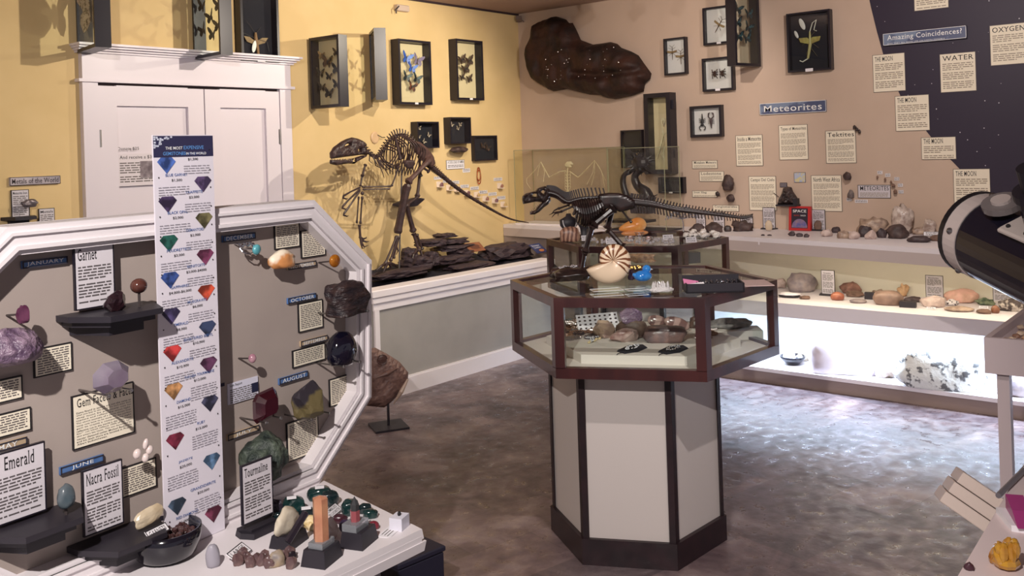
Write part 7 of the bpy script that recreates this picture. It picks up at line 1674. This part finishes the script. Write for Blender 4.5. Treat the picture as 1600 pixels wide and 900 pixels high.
# ---------------------------------------------------------------- telescope
DT = 1.9
def at(x, y, d): return EYE+ray(x, y)*d
A0 = at(1531, 366, DT)
vd = (A0-EYE).normalized(); ir = vd.cross(Vector((0, 0, 1))).normalized(); iu = ir.cross(vd)
ax = (-vd*.74+(ir*.89-iu*.45)*.67).normalized()
ref = ax.cross(Vector((0, 0, 1))).normalized(); up2 = ref.cross(ax).normalized()
RT_ = 66/FPX*DT
Mx = Matrix((ax, ref, up2)).transposed()
t = thing('telescope', 'large black telescope tube with a cream front ring at the right edge', 'telescope', (A0.x+.35, A0.y-.1, 0))
def tg(mb): mb.v = [tuple(Mx @ Vector(v)+A0-Vector(t.location)) for v in mb.v]; return mb
def cyl(x0, x1, r0, r1=None, n=40, inner=None):
    r1 = r1 or r0; m = MB(); prof = [(x0, r0), (x1, r1)]
    if inner: prof = [(x0, inner), (x0, r0), (x1, r1), (x1, inner), (x0, inner)]
    vs = []
    for x, r in prof:
        for i in range(n): a = 2*PI*i/n; vs.append((x, r*math.cos(a), r*math.sin(a)))
    fs = [(j*n+i, j*n+(i+1) % n, (j+1)*n+(i+1) % n, (j+1)*n+i) for j in range(len(prof)-1) for i in range(n)]
    if not inner: fs += [tuple(range(n-1, -1, -1)), tuple(range(n, 2*n))]
    return m.add(vs, fs)
TBK = mat('telescope tube black', (22, 20, 34), rough=.22, coat=.3)
tg(cyl(.03, .62, RT_*.97, inner=RT_*.94)).build('tube', TBK, t, smooth=False)
tg(cyl(-.012, .0, RT_*1.02, inner=RT_*.93)).build('rim', mat('rim black', (20, 18, 24), rough=.4), t)
tg(cyl(.0, .036, RT_*1.0, inner=RT_*.94)).build('front_ring', mat('cream ring', (190, 176, 172), rough=.45), t)
tg(cyl(.05, .056, RT_*.935)).build('inner_stop', mat('tube inside', (12, 12, 14), rough=.9), t)
k = MB()
for an in (-.9, .2, 1.6, 2.7): k.ball((.018, RT_*1.0*math.cos(an), RT_*1.0*math.sin(an)), .007, 8, 6)
tg(k).build('ring_screws', STEEL, t)
an = 2.1
# focuser plate, focuser and finder on the upper camera side
def onrim(x, an, r): return Vector((x, r*math.cos(an), r*math.sin(an)))
side = 1 if (Mx @ Vector((0, 1, 0))).dot(CF) < 0 else -1
dsr = iu*.7-vd*.7; fa = math.atan2(dsr.dot(up2), dsr.dot(ref))
nv = Vector((0, math.cos(fa), math.sin(fa))); tv = Vector((0, -math.sin(fa), math.cos(fa)))
Rf = Matrix((Vector((1, 0, 0)), tv, nv)).transposed()
tg(MB().box(onrim(.20, fa, RT_*.99), (.12, .10, .012), Rf, bev=.004)).build('focuser_plate', mat('focuser plate', (196, 184, 178), rough=.35), t)
k = MB()
for dx in (-.045, .0, .045):
    for s in (-1, 1): k.ball(onrim(.20+dx, fa, RT_*.99)+tv*s*.035+nv*.007, .0045, 8, 5)
tg(k).build('plate_screws', INK, t)
c0 = onrim(.21, fa, RT_)
tg(MB().tube([c0, c0+nv*.07], .034, 20)).build('focuser', TBK, t)
tg(MB().tube([c0+nv*.07, c0+nv*.085], .04, 20).tube([c0+nv*.085, c0+nv*.13], .024, 18)).build('eyepiece', BLACKS, t)
k1 = c0+nv*.02-Vector((.05, 0, 0))
tg(MB().tube([k1, k1+tv*.06], .005, 8)).build('focus_axle', STEEL, t)
kn = MB().tube([onrim(.10, fa, RT_*1.0)-tv*0+nv*.012, onrim(.10, fa, RT_)+nv*.024], .036, 20); tg(kn).build('focus_knob', mat('knob glass grey', (120, 112, 112), rough=.2), t)
tg(MB().tube([onrim(.10, fa, RT_)+nv*.024, onrim(.10, fa, RT_)+nv*.03], .018, 14)).build('knob_cap', mat('cream ring', (190, 176, 172)), t)
# mount down to the floor, outside the frame
pm = Mx @ Vector((.5, 0, -RT_))+A0-Vector(t.location)
MB().tube([pm+Vector((0, 0, .02)), (pm.x, pm.y, ZN+.01)], .035, 12).box((pm.x, pm.y, ZN+.012), (.3, .3, .02)).build('mount', BLACKS, t)
